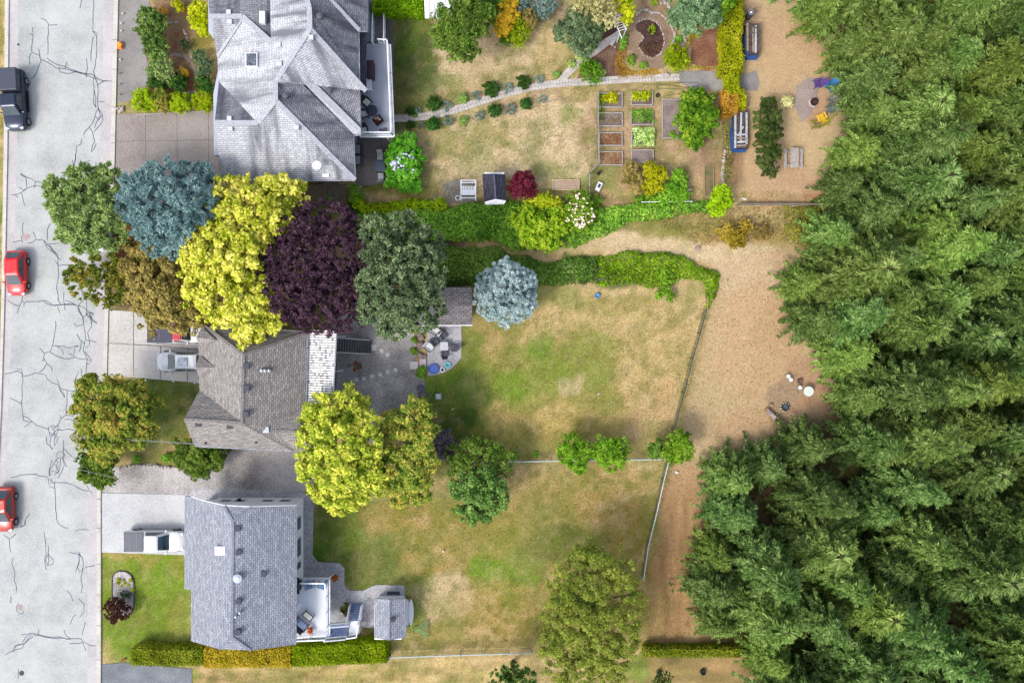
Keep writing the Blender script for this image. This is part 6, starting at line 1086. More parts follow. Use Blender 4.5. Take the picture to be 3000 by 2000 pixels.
p = at(868, 1781, f3+1); r = empty('patio_heater', (p.x, p.y, f3), 'white round topped heater under the eave on the white deck', 'heater'); MB().cyl((p.x,p.y), .05, f3, f3+1).build('stem', TRIM, r); MB().cyl((p.x,p.y), .3, f3+1, f3+1.05, 18).build('shade', TRIM, r); MB().cyl((p.x,p.y), .2, f3, f3+.06, 14).build('base', TRIM, r)
def board(label, x0, px, y0, y1, w, z, tilt):
    a = at(px, y0, z); b = at(px, y1, z); n = 20; mb = MB(); top = []; L_ = (a-b).length
    for i in range(n+1):
        t = i/n; hw = w/2*math.sin(math.pi*min(1, max(0, t)))**.55 if 0 < t < 1 else .01; y = b.y+L_*t; top.append((y, hw))
    vs = []
    for (y, hw) in top: c = math.cos(tilt); s_ = math.sin(tilt); vs += [(a.x-hw*c, y, z+hw*s_), (a.x+hw*c, y, z-hw*s_), (a.x+hw*c, y, z-hw*s_-.08), (a.x-hw*c, y, z+hw*s_-.08)]
    mb.add(vs, [(4*i+k, 4*(i+1)+k, 4*(i+1)+(k+1) % 4, 4*i+(k+1) % 4) for i in range(n) for k in range(4)])
    thing1('paddle_board', mb, WPL, label, 'board')
board('white paddle board leaning against the shed wall', 0, 1194, 1754, 1834, .55, .55, .9); board('outer white paddle board leaning on the first one by the shed', 0, 1204, 1754, 1832, .5, .45, .35)
# triangle climbing frame
A, B_, Cc = at(1210,1842,.3), at(1251,1820,.3), at(1252,1865,.3); G = mat('pale_green_plastic', S(120,190,120,.55), .5, var=.15)
r = empty('play_frame', (A+B_+Cc)/3, 'pale green triangular play frame on the lawn beside the shed', 'play frame'); c_ = (A+B_+Cc)/3; c_.z = .62
for k, (u, v) in enumerate(((A,B_),(B_,Cc),(Cc,A))): MB().tube(u, v, .03).build('side_bar', G, r)
for u in (A,B_,Cc):
    q = Vector((u.x,u.y,0)); MB().tube(q, u, .03).tube(u, u.lerp(c_,.7), .02).build('leg', G, r)
MB().path([A.lerp(c_,.5), B_.lerp(c_,.5), Cc.lerp(c_,.5), A.lerp(c_,.5)], .02).path([A.lerp(c_,.7), B_.lerp(c_,.7), Cc.lerp(c_,.7), A.lerp(c_,.7)], .02).path([A.lerp(c_,.25), B_.lerp(c_,.25), Cc.lerp(c_,.25), A.lerp(c_,.25)], .015).build('inner_net', G, r)
# patio behind the middle house
chair('sun_lounger', 'white sling lounge chair with a dark frame at the top of the furnished patio', 'lounge chair', 1270, 965, D2R(148), mat('white_sling', S(235,236,240,.62), .7, var=.04), DGM, w=.62, d=.95, back=.3, lean=.3)
chair('sun_lounger', 'white sling chair with a dark frame at the left edge of the furnished patio', 'lounge chair', 1259, 1016, D2R(-35), mat('white_sling', S(0,0,0)), DGM, w=.62, d=.65, back=.4, lean=.2)
pc = 'grey patio chairs'
for (x, y, a, lb) in ((1299,984,-50,'topmost grey chair on the furnished patio, near the white lounge chair'),(1276,1004,-60,'grey chair between the white sling chair and the square table'),(1330,1018,180,'grey slatted chair right of the square white patio table'),(1303,1036,95,'grey chair below the square white patio table')):
    chair('patio_chair', lb, 'chair', x, y, D2R(a), GRC, DGM, w=.5, d=.5, slats=6 if x == 1330 else 0, group=pc)
table('patio_table', 'square white table on the furnished patio', 1301, 1014, .72, .74, .7, mat('milky_top', S(212,214,222,.62), .3, var=.04))
p = at(1271, 1080, .1); r = empty('paddling_pool', (p.x, p.y, .05), 'round blue paddling pool on the furnished patio', 'pool'); PB = mat('pool_blue', S(52,104,205,.6), .4, var=.1)
MB().ring((p.x,p.y), .40, .47, .05, .26, 28).build('rim', PB, r, bevel=.02); MB().cyl((p.x,p.y), .405, .055, .08, 28).build('floor', PB, r); MB().cyl((p.x,p.y), .402, .1, .16, 28).build('water', mat('pool_water', S(72,124,228,.6), .05, S(60,108,215,.6), 3, spec=.6), r)
q = at(1276, 1074, .2); thing1('pool_toy', MB().rock((0,0,0), .07, .7, 3).rock((.1,.06,0), .06, .7, 9), mat('red_toy', S(215,90,80,.6), .5), 'small red toy floating in the blue paddling pool', 'toy', loc=(q.x, q.y, .17))
p = at(1296, 1083, .3); r = empty('planter', (p.x, p.y, .05), 'white rimmed pot between the pool and the turquoise float', 'pot'); MB().ring((p.x,p.y), .15, .21, .05, .33, 22).build('pot', TRIM, r); MB().cyl((p.x,p.y), .155, .06, .28, 16).build('soil', mat('dry_soil', S(120,100,88,.4), .95, S(70,56,50,.4), 14), r)
TQ = mat('turquoise_vinyl', S(165,228,232,.62), .35, var=.1); p = at(1311, 1069, .2); r = empty('swim_float', (p.x, p.y, .05), 'turquoise star shaped float on the patio by the lawn edge', 'float'); mb = MB()
for k in range(8): a = 6.283*k/8; mb.rock((p.x+.24*math.cos(a), p.y+.24*math.sin(a), .14), .12, .7, k)
mb.build('ring', TQ, r, smooth=True); MB().cyl((p.x,p.y), .16, .08, .12, 16).build('seat', mat('deep_turquoise', S(70,185,215,.6), .4), r)
r['label'] = 'turquoise ring float on the patio by the lawn edge'
PV = mat('stepping_slab', S(222,220,216,.72), .9, var=.08, scale=5); ss = 'stepping slabs in the dark gravel'
for i, (x, y, w, lb) in enumerate(((1096,1018,.5,'largest square slab at the foot of the dark stairs'),(1118,1027,.34,'square slab just right of the largest one'),(1136,1039,.34,'square slab lowest right of the upper three'),(1159,1083,.34,'rightmost slab of the lower row of six'),(1136,1089,.34,'second slab from the right of the lower row'),(1114,1097,.34,'third slab from the right of the lower row'),(1090,1102,.34,'fourth slab from the right of the lower row'),(1066,1109,.34,'fifth slab from the right of the lower row'),(1044,1112,.34,'leftmost slab of the lower row of six'))):
    p = at(x, y, 0); thing1('stepping_slab', MB().box(-w/2, w/2, -w/2, w/2, -.03, .05), PV, lb, 'slab', ss, loc=(p.x, p.y, 0), bevel=.01)
for i, (x, y, w, d, c, lb) in enumerate(((1213,1070,.72,.68,PV,'lower stone step slab left of the patio'),(1239,1066,.6,.95,mat('pink_chalk_slab', S(222,216,220,.6), .9, S(232,205,220,.6), 3),'slab with pink chalk marks beside the paddling pool'))):
    p = at(x, y, 0); thing1('step_slab', MB().box(-w/2, w/2, -d/2, d/2, -.03, .07+.05*i), c, lb, 'slab', loc=(p.x, p.y, 0), bevel=.02)
BO = mat('boulder', S(196,178,168,.5), .9, S(140,122,114,.5), 2, bump=.4); BOG = mat('grey_boulder', S(150,150,158,.48), .9, S(104,104,112,.45), 2, bump=.4); bd = 'boulders beside the furnished patio'
for i, (x, y, s_, m_, lb) in enumerate(((1231,957,.24,BO,'topmost pale boulder by the shed eave'),(1232,968,.32,BOG,'dark mossy boulder below the topmost pale one'),(1230,980,.28,BO,'brown boulder third from the top'),(1234,990,.34,BO,'brown boulder fourth from the top'),(1234,1010,.46,BO,'large pinkish boulder in the middle of the row'),(1226,1022,.2,BO,'small boulder at the foot of the large pinkish one'),(1230,1041,.38,BO,'pale boulder near the bottom of the row'),(1245,1043,.22,BO,'small olive boulder against the patio edge'),
    (1232,1136,.34,BOG,'grey boulder at the gravel edge, topmost of four'),(1238,1155,.38,BOG,'grey boulder at the gravel edge, second'),(1233,1170,.34,BOG,'grey boulder at the gravel edge, third'),(1228,1186,.3,BOG,'grey boulder at the gravel edge, lowest'))):
    p = at(x, y, 0); thing1('boulder', MB().rock((0,0,s_*.2), s_, .6, i+3), m_, lb, 'boulder', bd, loc=(p.x, p.y, 0))
for i, (x, y, lb, m_) in enumerate(((1038,1066,'orange clay pot on the dark gravel, upper', TERR),(1039,1080,'orange clay pot on the dark gravel, lower', TERR))): p = at(x, y, .2); thing1('clay_pot', MB().ring((0,0), .1, .16, 0, .24, 16).cyl((0,0), .12, 0, .12, 12), m_, lb, 'pot', loc=(p.x, p.y, .01))
random.seed(21)
for i in range(6):
    p = at(1046+random.uniform(-4,16), 1062+i*4, .1); a = R(0,3.1); thing1('firewood_log', MB().tube((-.2*math.cos(a),-.2*math.sin(a),.07), (.2*math.cos(a),.2*math.sin(a),.09), .07, n=8), mat('split_wood', S(176,150,120,.45), .9, S(110,84,66,.4), 6), '%s log of the small woodpile on the dark gravel' % ['first','second','third','fourth','fifth','sixth'][i], 'log', 'logs on the dark gravel', loc=(p.x, p.y, .03))
p = at(1023, 1070, 0); thing1('stepping_slab', MB().obox((0,0,.02), (.32,.32,.05), .7), mat('pinkish_slab', S(170,150,146,.48), .9), 'small pinkish slab beside the clay pots', 'slab', loc=(p.x, p.y, .01))
# lawn bits
p = at(1284, 1161, .3); r = empty('water_tray', (p.x, p.y, 0), 'pale green square sprinkler tray on the lawn', 'tray'); MB().box(p.x-.26, p.x+.26, p.y-.26, p.y+.26, 0, .22).build('tray', mat('pale_green_tub', S(196,212,206,.58), .5, var=.06), r, bevel=.04); MB().box(p.x-.17, p.x+.17, p.y-.17, p.y+.17, .22, .235).build('inset', mat('milky_inset', S(222,232,232,.6), .3), r)
thing1('garden_stick', MB().tube(at(1256,1168,.05), at(1271,1144,.08), .02), mat('pale_cane', S(196,196,170,.5), .8), 'pale cane lying on the lawn left of the square tray', 'stick')
thing1('dark_stick', MB().tube(at(1272,1137,.05), at(1280,1126,.08), .015), BLK, 'thin black stick on the lawn above the pale cane', 'stick')
for (x, y, lb) in ((1326,1198,'small white scrap on the dark part of the lawn'),(1753,1154,'small white scrap on the pale right part of the lawn'),(1483,1482+170,'x')) [:2]: p = at(x, y); thing1('white_scrap', MB().obox((0,0,.03), (.2,.07,.05), .6), WPL, lb, 'scrap', loc=(p.x, p.y, 0))
p = at(1299, 1614, .1); thing1('white_ball', MB().rock((0,0,.1), .11, 1, 0), WPL, 'white ball on the lower lawn', 'ball', loc=(p.x, p.y, 0), smooth=True)
p = at(1983, 1383, .1); thing1('white_ball', MB().rock((0,0,.08), .16, .6, 5), WPL, 'white egg shaped object on the strip right of the fence corner', 'ball', loc=(p.x, p.y, 0), smooth=True)
p = at(1750, 866, .2); r = empty('bucket', (p.x, p.y, 0), 'blue bucket lying at the lawn edge under the bare branches', 'bucket'); MB().ring((p.x,p.y), .17, .22, 0, .3, 20).build('side', mat('bucket_blue', S(70,150,225,.6), .4, var=.1), r); MB().cyl((p.x,p.y), .18, .0, .12, 16).build('bottom', mat('bucket_inside', S(120,185,235,.6), .5), r)
def bare(name, label, px, py, rpx, n, hh=1.0, seed=0, m=GBARK):
    random.seed(seed); b = at(px, py); mb = MB(); P0 = Vector((b.x, b.y, 0)); R_ = ln(rpx)
    for i in range(n):
        a = R(0, 6.28); e = P0+Vector((math.cos(a)*R_*R(.5,1.1), math.sin(a)*R_*R(.25,.6), hh*R(.4,1))); mid = P0.lerp(e, .5)+Vector((R(-.2,.2),R(-.2,.2),R(0,.3))); mb.path([P0, mid, e], .035, 5, .008)
        for k in range(3): s_ = mid.lerp(e, R(0,1)); mb.tube(s_, s_+Vector((R(-.6,.6),R(-.6,.6),R(-.1,.2))), .012, .004, 4)
    thing1(name, mb, m, label, 'dead branches')
bare('dead_branches', 'bare grey branches tangled in the edge of the ivy bank', 1725, 815, 70, 12, 1.2, 5); bare('dead_branches', 'small bare branches right of the larger bare tangle', 1812, 830, 30, 7, .8, 6); bare('dead_branches', 'bare twigs above the blue bucket at the lawn edge', 1670, 790, 45, 8, 1.3, 8)
for i, (x, y) in enumerate(((1391,862),(1394,870),(1397,878),(1396,867),(1393,877))): p = at(x, y, .3); thing1('clay_pot', MB().ring((0,0), .08, .14, 0, .2, 14).cyl((0,0), .1, 0, .1, 12), mat('pink_clay', S(206,150,134,.5), .8), '%s clay pot in the cluster left of the silver spruce' % ['top','middle','bottom','rear','front'][i], 'pot', 'clay pots beside the silver spruce', loc=(p.x, p.y, .02))
# ---- top garden
WF = mat('weathered_frame', S(198,192,184,.55), .85, var=.2); rb = 'raised beds in rows'
SOILM = speckle('bed_soil', S(96,76,72,.42), S(140,118,112,.45), S(176,154,146,.48), .8, 9, .8); SOIL2 = speckle('leafy_soil', S(120,72,50,.42), S(156,112,80,.45), S(190,160,120,.5), .8, 8, .8)
def bed(label, x0, x1, y0, y1, soil=SOILM, h=.28, m=WF, group=rb, name='raised_bed'):
    a = at(x0, y1, h); b = at(x1, y0, h); r = empty(name, (a.x, a.y, 0), label, 'raised bed', group); t = .07
    for q in ((a.x,b.x,a.y,a.y+t),(a.x,b.x,b.y-t,b.y),(a.x,a.x+t,a.y+t,b.y-t),(b.x-t,b.x,a.y+t,b.y-t)): MB().box(q[0],q[1],q[2],q[3],0,h).build('side_board', m, r)
    MB().box(a.x+t+.001, b.x-t-.001, a.y+t+.001, b.y-t-.001, 0, h-.07).build('soil', soil, r); return r
bed('raised bed full of yellow green leaves, top of the left column', 1753,1824,272,315); bed('raised bed of soil with thin leaves, second in the left column', 1753,1824,330,370, SOILM); bed('raised bed with rusty dead leaves, third in the left column', 1755,1824,388,427, SOIL2); bed('raised bed with rusty brown litter, bottom of the left column', 1755,1825,443,484, SOIL2)
bed('raised bed with yellow green leaves, top of the right column', 1848,1913,268,308); bed('raised bed of feathery green leaves, second in the right column', 1848,1914,326,366); bed('raised bed of pale green leaves, third in the right column', 1850,1914,380,424); bed('raised bed of bare grey soil, bottom of the right column', 1850,1915,438,477, speckle('grey_soil', S(128,112,108,.45), S(160,142,136,.48), S(186,170,162,.5), .8, 9, .6))
bed('tall raised bed left of the squash plant', 1940,2010,290,405, speckle('grey_soil', S(0,0,0), S(0,0,0), S(0,0,0)), group=None)
bed('long sand box by itself on the lawn above the pink hydrangea', 1618,1698,525,557, speckle('pink_sand', S(186,160,136,.5), S(208,180,156,.5), S(222,198,174,.5), .6, 7), .18, mat('sand_frame', S(225,205,165,.55), .85), None, 'sand_box')
bed('narrow bed frame with grass in it, left of the low ivy wall', 2063,2092,483,575, mat('grass_soil', S(95,120,60,.5), .95, S(160,130,105,.5), 2), .15, mat('tan_frame', S(190,165,120,.5), .85), None, 'grass_bed')
for (lb, x0, x1, y0, y1, m_, hh, n, lf) in (('yellow green squash leaves in the top left raised bed',1752,1818,270,312,YEG,.35,160,(.26,.2)),('spray of green leaves down the left edge of the two upper raised beds',1750,1768,268,362,LGR,.3,150,(.2,.14)),('sparse olive seedlings in the second left raised bed',1772,1815,335,366,OLG,.15,70,(.12,.08)),('yellow green squash leaves in the top right raised bed',1848,1905,268,305,YEG,.3,120,(.24,.18)),('feathery green carrot tops in the right column',1848,1920,320,368,LGR,.4,300,(.2,.05)),('pale green bean leaves in the right column',1846,1916,376,430,HOSTA,.4,240,(.17,.13))):
    bank('vegetable_plants', lb, [(x0,y0),(x1,y0),(x1,y1),(x0,y1)], hh+.28, m_, n, lf, 'plants', bump=.5, tilt=.7)
# arbour
p0 = at(1808, 72, 2.2); r = empty('arbour', (p0.x, p0.y, 0), 'white ladder topped garden arbour at the end of the side path', 'arbour'); az = math.atan2(at(1797,50).y-at(1824,115).y, at(1797,50).x-at(1824,115).x)
a_, b_ = at(1797,49,2.2), at(1822,114,2.2); c_, d_ = at(1813,43,2.2), at(1835,88,2.2)
MB().tube(a_, b_, .045, n=4).build('beam', TRIM, r); MB().tube(c_, d_, .045, n=4).build('beam', TRIM, r)
for i in range(7): MB().tube(a_.lerp(b_, .03+i*.105)+Vector((-.12,-.05,.06)), c_.lerp(d_, .02+i*.155)+Vector((.12,.05,.06)), .03, n=4).build('slat', TRIM, r)
for q in (a_.lerp(b_,.1), b_.lerp(a_,.25), c_.lerp(d_,.1), d_.lerp(c_,.05)): MB().tube((q.x,q.y,0), q, .05, n=4).build('post', TRIM, r)
p = at(1797,120); thing1('step_slab', MB().obox((0,0,.05), (.3,.95,.1), -.5), CONC, 'pale slab beside the side path below the arbour', 'slab', loc=(p.x, p.y, .02))
# stones of the spiral bed
STN = mat('pale_stone', S(222,212,204,.58), .9, S(188,172,164,.55), 3); pr = thing1('edging_stone', MB().rock((0,0,.05), .13, .7, 2), STN, 'pale stone of the outer ring round the spiral bed', 'stone', 'pale stones edging the spiral bed'); random.seed(9); first = True
def stones(pts, label, group, n, s0=1):
    global first
    P = [Vector((x, y, 0)) for x, y in pts]; L_ = [0]
    for a, b in zip(P, P[1:]): L_.append(L_[-1]+(b-a).length)
    for i in range(n):
        t = L_[-1]*i/(n-1); k = max(j for j in range(len(L_)) if L_[j] <= t+1e-6); k = min(k, len(P)-2); q = P[k].lerp(P[k+1], (t-L_[k])/(L_[k+1]-L_[k])); w = at(q.x+R(-1.5,1.5), q.y+R(-1.5,1.5))
        s_ = R(.8,1.6)*s0; o = pr if first else dup(pr, None, R(0,6), label, group=group); first = False; o.location = (w.x, w.y, 0); o['label'] = label; o['group'] = group; o.scale = (s_, s_*R(.7,1), s_)
stones([(1865,45),(1878,33),(1895,30),(1910,38),(1932,40),(1950,52),(1962,70),(1973,90),(1977,108),(1972,125),(1968,138)], 'pale stone of the outer ring round the spiral bed', 'pale stones of the outer ring', 26)
stones([(1868,66),(1885,57),(1905,57),(1925,66),(1935,82),(1942,100),(1946,125),(1942,145),(1930,162),(1912,172)], 'small pale stone of the inner ring round the spiral bed', 'pale stones of the inner ring', 30, .7)
stones([(1876,98),(1886,112),(1868,135),(1885,160),(1905,170)], 'small brownish stone on the left rim of the spiral bed', 'stones on the left rim', 12, .6)
stones([(2008,95),(2004,110),(2006,125),(2000,132)], 'stone of the short row right of the spiral bed', 'stones right of the spiral bed', 6, 1.1)
stones([(1935,12),(1955,10),(1962,28),(1948,0)], 'pale stone at the top edge above the outer ring', 'stones above the outer ring', 7, 1.1)
stones([(538,88),(548,110),(555,130),(560,150),(560,168)], 'pale stone of the curved line in the upper left garden', 'pale stones in the upper left garden', 12, .9)
stones([(490,70),(505,66),(520,68)], 'small pale stone of the short arc in the upper left garden', 'small stones in the upper left garden', 6, .7)
stones([(350,1372),(400,1362),(440,1363),(480,1368),(530,1368)], 'pale stone along the edge of the wide gravel strip', 'stones along the gravel strip', 18, 1.1)
stones([(2122,445),(2118,490),(2116,540)], 'pale stone of the low wall under the ivy tangle', 'stones of the low wall', 12, 1.3)
stones([(345,320),(352,315),(358,325),(350,330),(362,318)], 'pinkish stone in the corner by the kerb above the brown driveway', 'stones in the kerb corner', 6, 1.3)
stones([(1942,220),(1950,216),(1956,222)], 'white stone at the end of the golden flower border', 'stones by the paved path', 4, 1.2)
stones([(1773,121),(1786,110),(1761,130),(1845,150)], 'white round stone light beside the side path', 'round stones beside the side path', 4, .9)
for i, (x, y) in enumerate(((359,40),(355,68),(355,90),(352,175),(350,215),(352,246),(352,277),(427,1112),(508,1117),(570,1122))):
    m_ = WPL if i < 4 or i > 6 else GREYM; p = at(x, y, .2); r = empty('garden_light', (p.x, p.y, 0), ('%s garden light along the kerb edge of the upper gravel' % ['first','second','third','fourth','fifth','sixth','last'][i]) if i < 7 else '%s small white light along the lower edge of the pale driveway' % ['left','middle','right'][i-7], 'garden light', 'small garden lights')
    MB().cyl((p.x,p.y), .02, 0, .2, 8).build('stake', GREYM, r); MB().cyl((p.x,p.y), .085, .2, .26, 12, .05).build('cap', m_, r)
p = at(352, 133, .2); thing1('orange_bag', MB().add([(-.28,-.3,0),(.2,-.35,0),(.33,.1,0),(-.1,.36,0),(-.3,.2,0),(-.2,-.22,.28),(.15,-.26,.3),(.22,.08,.26),(-.05,.26,.3),(-.22,.14,.2)], [(0,1,6,5),(1,2,7,6),(2,3,8,7),(3,4,9,8),(4,0,5,9),(5,6,7,8,9)]), mat('orange_plastic', S(245,125,45,.75), .4, S(255,165,75,.75), 6), 'crumpled orange bag beside the kerb near the top', 'bag', loc=(p.x, p.y, .13))
sheet('path', ribbon([(488,160),(515,160),(540,165),(556,178),(568,200),(582,224)], 10), mat('flag_path', S(186,166,154,.5), .9, S(150,130,120,.48), 3), .03)
for (x, y, lb, rr) in ((487,42,'pink terracotta bowl under the orange leaved plant',.2),(541,30,'terracotta pot near the tall yellow green cypress',.2),(514,96,'small round terracotta saucer in the upper left garden',.16),(504,133,'old clay pot with dry stems in the upper left garden',.18)): p = at(x, y, .3); thing1('clay_pot', MB().ring((0,0), rr*.7, rr, 0, .25, 18).cyl((0,0), rr*.75, 0, .15, 14), TERR, lb, 'pot', loc=(p.x, p.y, 0))
for sg in ((398,308,438,290),(398,336,632,325),(633,325,630,270),(600,272,535,270)): 
    a = at(sg[0],sg[1],.1); b = at(sg[2],sg[3],.1); thing1('timber_edging', MB().obox(((a.x+b.x)/2,(a.y+b.y)/2,.06), ((b-a).length,.12,.16), math.atan2(b.y-a.y,b.x-a.x)), WF, {398:'x'}.get(0,'timber edging of the front bed, %s' % {308:'short piece by the gravel',336:'long piece along the brown driveway',325:'piece at the house end',272:'piece behind the lime globes'}[sg[1]]), 'edging')
# lawn pergola swing, hoop, ornament, cooler
p = at(1372, 560, 1.2); r = empty('swing_bench', (p.x, p.y, 0), 'white slatted garden swing bench beside the little grey shed', 'bench')
for i in range(9): x = p.x-.6+i*.14; MB().box(x, x+.08, p.y-.35, p.y+.45, 1.2, 1.23).build('slat', TRIM, r)
for y in (-.62, .75, .95): MB().box(p.x-.68, p.x+.68, p.y+y-.035, p.y+y+.035, 1.24, 1.30).build('beam', TRIM, r)
for sx in (-.66,.66):
    MB().box(p.x+sx-.04, p.x+sx+.04, p.y-.8, p.y+1.0, 1.17, 1.235).build('beam', TRIM, r)
    for sy in (-.75,.9): MB().box(p.x+sx-.04, p.x+sx+.04, p.y+sy-.04, p.y+sy+.04, 0, 1.17).build('post', TRIM, r)
MB().box(p.x-.55, p.x+.55, p.y-.2, p.y+.25, .4, .45).build('seat', TRIM, r); sheet('patio', [(1300,540),(1312,530),(1375,528),(1392,535),(1392,592),(1312,594)], speckle('old_pavers', S(140,132,118,.45), S(166,158,146,.48), S(190,184,172,.5), 1.2, 5), .008, wig=.2)
p = at(1341, 580, .5); thing1('hoop', MB().ring((0,0), .17, .22, .45, .49, 22).tube((.195,0,0),(.195,0,.46),.015).tube((-.195,0,0),(-.195,0,.46),.015), TRIM, 'white plant hoop left of the white swing bench', 'plant hoop', loc=(p.x, p.y, 0))
p = at(1561, 542, 1.8); thing1('wind_ornament', MB().tube((0,0,0),(0,0,1.8),.025).obox((.05,-.05,1.8), (.5,.08,.04), -1.0).obox((-.08,.12,1.82), (.35,.07,.04), .5), TRIM, 'white wind spinner in front of the dark red maple', 'ornament', loc=(p.x, p.y, 0))
p = at(1755, 546, .4); r = empty('cool_box', (0,0,0), 'white tilted box with a dark blue panel beside the berry bushes', 'box'); MB().box(-.22,.22,-.42,.42,0,.36).build('box', WPL, r, True, bevel=.04); MB().box(-.12,.12,-.12,.24,.36,.375).build('panel', mat('navy_panel', S(70,84,130,.45), .4), r, True); r.location = (p.x, p.y, 0); r.rotation_euler = (0,0,-.45)
p = at(1756,504,.6); thing1('black_bin', MB().cyl((0,0), .16, 0, .55, 14, .13), BLK, 'small black post box at the end of the narrow grey fence', 'bin', loc=(p.x,p.y,0))
for (a, b, lb) in (((1946,563),(2024,555),'upper pale cane over the bean plants'),((1880,592),(2029,590),'lower long pale cane over the bean plants')): r = thing1('bean_cane', MB().tube(at(*a, 1.0), at(*b, 1.0), .03).tube(at(*a, 1.0)-Vector((0,0,1)), at(*a, 1.0), .02).tube(at(*b, 1.0)-Vector((0,0,1)), at(*b, 1.0), .02), TRIM, lb, 'cane')
p = at(1927, 279, .1); thing1('hose_reel', MB().ring((0,0), .13, .19, 0, .12, 20).ring((0,0), .03, .06, 0, .14, 10), BLK, 'black hose coil right of the top raised bed', 'hose')
bpy.context.scene.objects['hose_reel'].location = (p.x, p.y, 0)
HG = mat('hose_green', S(88,104,84,.45), .6)
def hose(label, pts, m=HG, r_=.014):
    P = [at(x, y, .05) for x, y in pts]; Q = []
    for i in range(len(P)-1):
        p0 = P[max(0,i-1)]; p1 = P[i]; p2 = P[i+1]; p3 = P[min(len(P)-1,i+2)]
        for k in range(6): t = k/6; Q.append(.5*((2*p1)+(p2-p0)*t+(2*p0-5*p1+4*p2-p3)*t*t+(3*p1-p0-3*p2+p3)*t**3))
    Q.append(P[-1]); thing1('garden_hose', MB().path(Q, r_, 5), m, label, 'hose')
hose('dark garden hose looped on the wide end of the paved path', [(1880,248),(1930,247),(1985,243),(2040,242),(2048,248),(2035,254),(2000,256),(1965,250),(1930,250),(1925,258),(1940,261),(2000,260),(2035,257)], HG, .018)
hose('pale garden hose snaking below the paved path shrubs', [(1380,345),(1395,355),(1412,350),(1430,340),(1480,330),(1500,337),(1530,320),(1555,320),(1570,310),(1600,312),(1612,295),(1650,290),(1700,262)], mat('hose_tan', S(196,176,140,.5), .6), .022)
hose('dark hose running to the squash plant', [(1927,285),(1960,280),(2000,272),(2030,270)])
# wood piles and barrel
TARP = mat('blue_tarp', S(45,120,205,.6), .45, S(25,80,160,.55), 3); PLK = [mat('plank_a', S(200,182,164,.5), .9, S(150,132,118,.45), 4), mat('plank_b', S(130,112,106,.42), .9, S(84,70,68,.4), 4), mat('plank_c', S(216,220,226,.6), .8, S(165,168,176,.55), 4)]
def pile(label, x0, x1, y0, y1, h, mode):
    a = at(x0, y1, h); b = at(x1, y0, h); r = empty('wood_pile', (a.x, a.y, 0), label, 'wood pile'); w = b.x-a.x; L_ = b.y-a.y; random.seed(len(label))
    MB().box(a.x+.05, b.x-.05, a.y+.05, b.y-.05, 0, h-.15).build('stacked_wood', PLK[1], r)
    MB().add([(a.x,a.y,h-.35),(a.x+.1,b.y,h-.3),(a.x+.3,b.y,h-.05),(a.x+.24,a.y,h-.05),(a.x-.05,a.y,0),(a.x-.02,b.y,0)], [(0,3,2,1),(4,0,1,5)]).build('tarp', TARP, r)
    MB().add([(a.x+.1,a.y-.03,h-.12),(b.x-.05,a.y-.03,h-.12),(b.x+.02,a.y-.12,0),(a.x,a.y-.12,0)], [(0,1,2,3)]).build('tarp', TARP, r)
    k = 5
    for i in range(k): x = a.x+.2+(w-.35)*i/(k-1); y0_ = a.y+R(0,.5); y1_ = b.y-R(0,.5); MB().obox((x, (y0_+y1_)/2, h-.06+R(0,.08)), (w/k*.66, y1_-y0_, .07), R(-.03,.03)).build('plank', PLK[[0,1,0,2,1][i]] if mode == 0 else PLK[[2,1,2,1,2][i]], r)
    if mode:
        for i in range(4): yy = a.y+.25+i*.32; MB().obox((a.x+w*.55, yy, h+.06), (w*.62,.16,.05), R(-.1,.1)).build('plank', PLK[2 if i % 2 else 0], r)
        MB().obox((a.x+w*.5, a.y+L_*.45, h+.08), (.1,.9,.05), -.5).build('plank', PLK[2], r)
    else:
        q = (a.x+w*.55, b.y-.7); MB().ring(q, .3, .34, h+.05, h+.09, 26).ring((q[0]+.05,q[1]-.04), .24, .27, h+.06, h+.12, 26).build('cable_coil', mat('coil', S(120,124,100,.45), .7), r)
pile('long pile of boards with a blue tarp beside the top of the long hedge', 2184, 2227, 66, 160, 1.1, 0); pile('long pile of white boards with a blue tarp beside the low ivy wall', 2148, 2192, 322, 435, 1.0, 1)
p = at(2201, 36, 1.1); r = empty('water_barrel', (p.x, p.y, 0), 'dark grey barrel above the upper wood pile', 'barrel'); MB().cyl((p.x,p.y), .3, 0, 1.05, 20, .26).build('body', mat('barrel_grey', S(92,96,104,.45), .5, var=.2), r); MB().ring((p.x,p.y), .18, .26, 1.05, 1.1, 20).build('rim', GREYM, r); MB().cyl((p.x,p.y), .1, 1.05, 1.08, 12).build('bung', WPL, r)
# picnic table
p = at(2328, 462, .75); r = empty('picnic_table', (p.x, p.y, 0), 'pale weathered picnic table beside the tall yew', 'picnic table'); PT = mat('picnic_wood', S(214,208,204,.55), .85, S(176,166,160,.5), 5); MU = mat('picnic_wood_tan', S(205,170,125,.5), .85)
for i in range(5): x = p.x-.36+i*.145; MB().box(x, x+.135, p.y-.88, p.y+.88, .70, .75).build('top_board', PT, r)
MB().box(p.x-.36+.725, p.x-.36+.79, p.y-.86, p.y+.86, .69, .74).build('top_board', MU, r)
for sg, z in ((-1,.44),(1,.44)): MB().box(p.x+sg*.72-.13, p.x+sg*.72+.13, p.y-.9, p.y+.9, z-.04, z).build('bench', PT, r)
for sy in (-.6,.6): MB().box(p.x-.7, p.x+.7, p.y+sy-.04, p.y+sy+.04, .34, .40).tube((p.x-.2,p.y+sy,.7),(p.x-.6,p.y+sy,0),.04,n=4).tube((p.x+.2,p.y+sy,.7),(p.x+.6,p.y+sy,0),.04,n=4).build('leg_frame', PT, r)
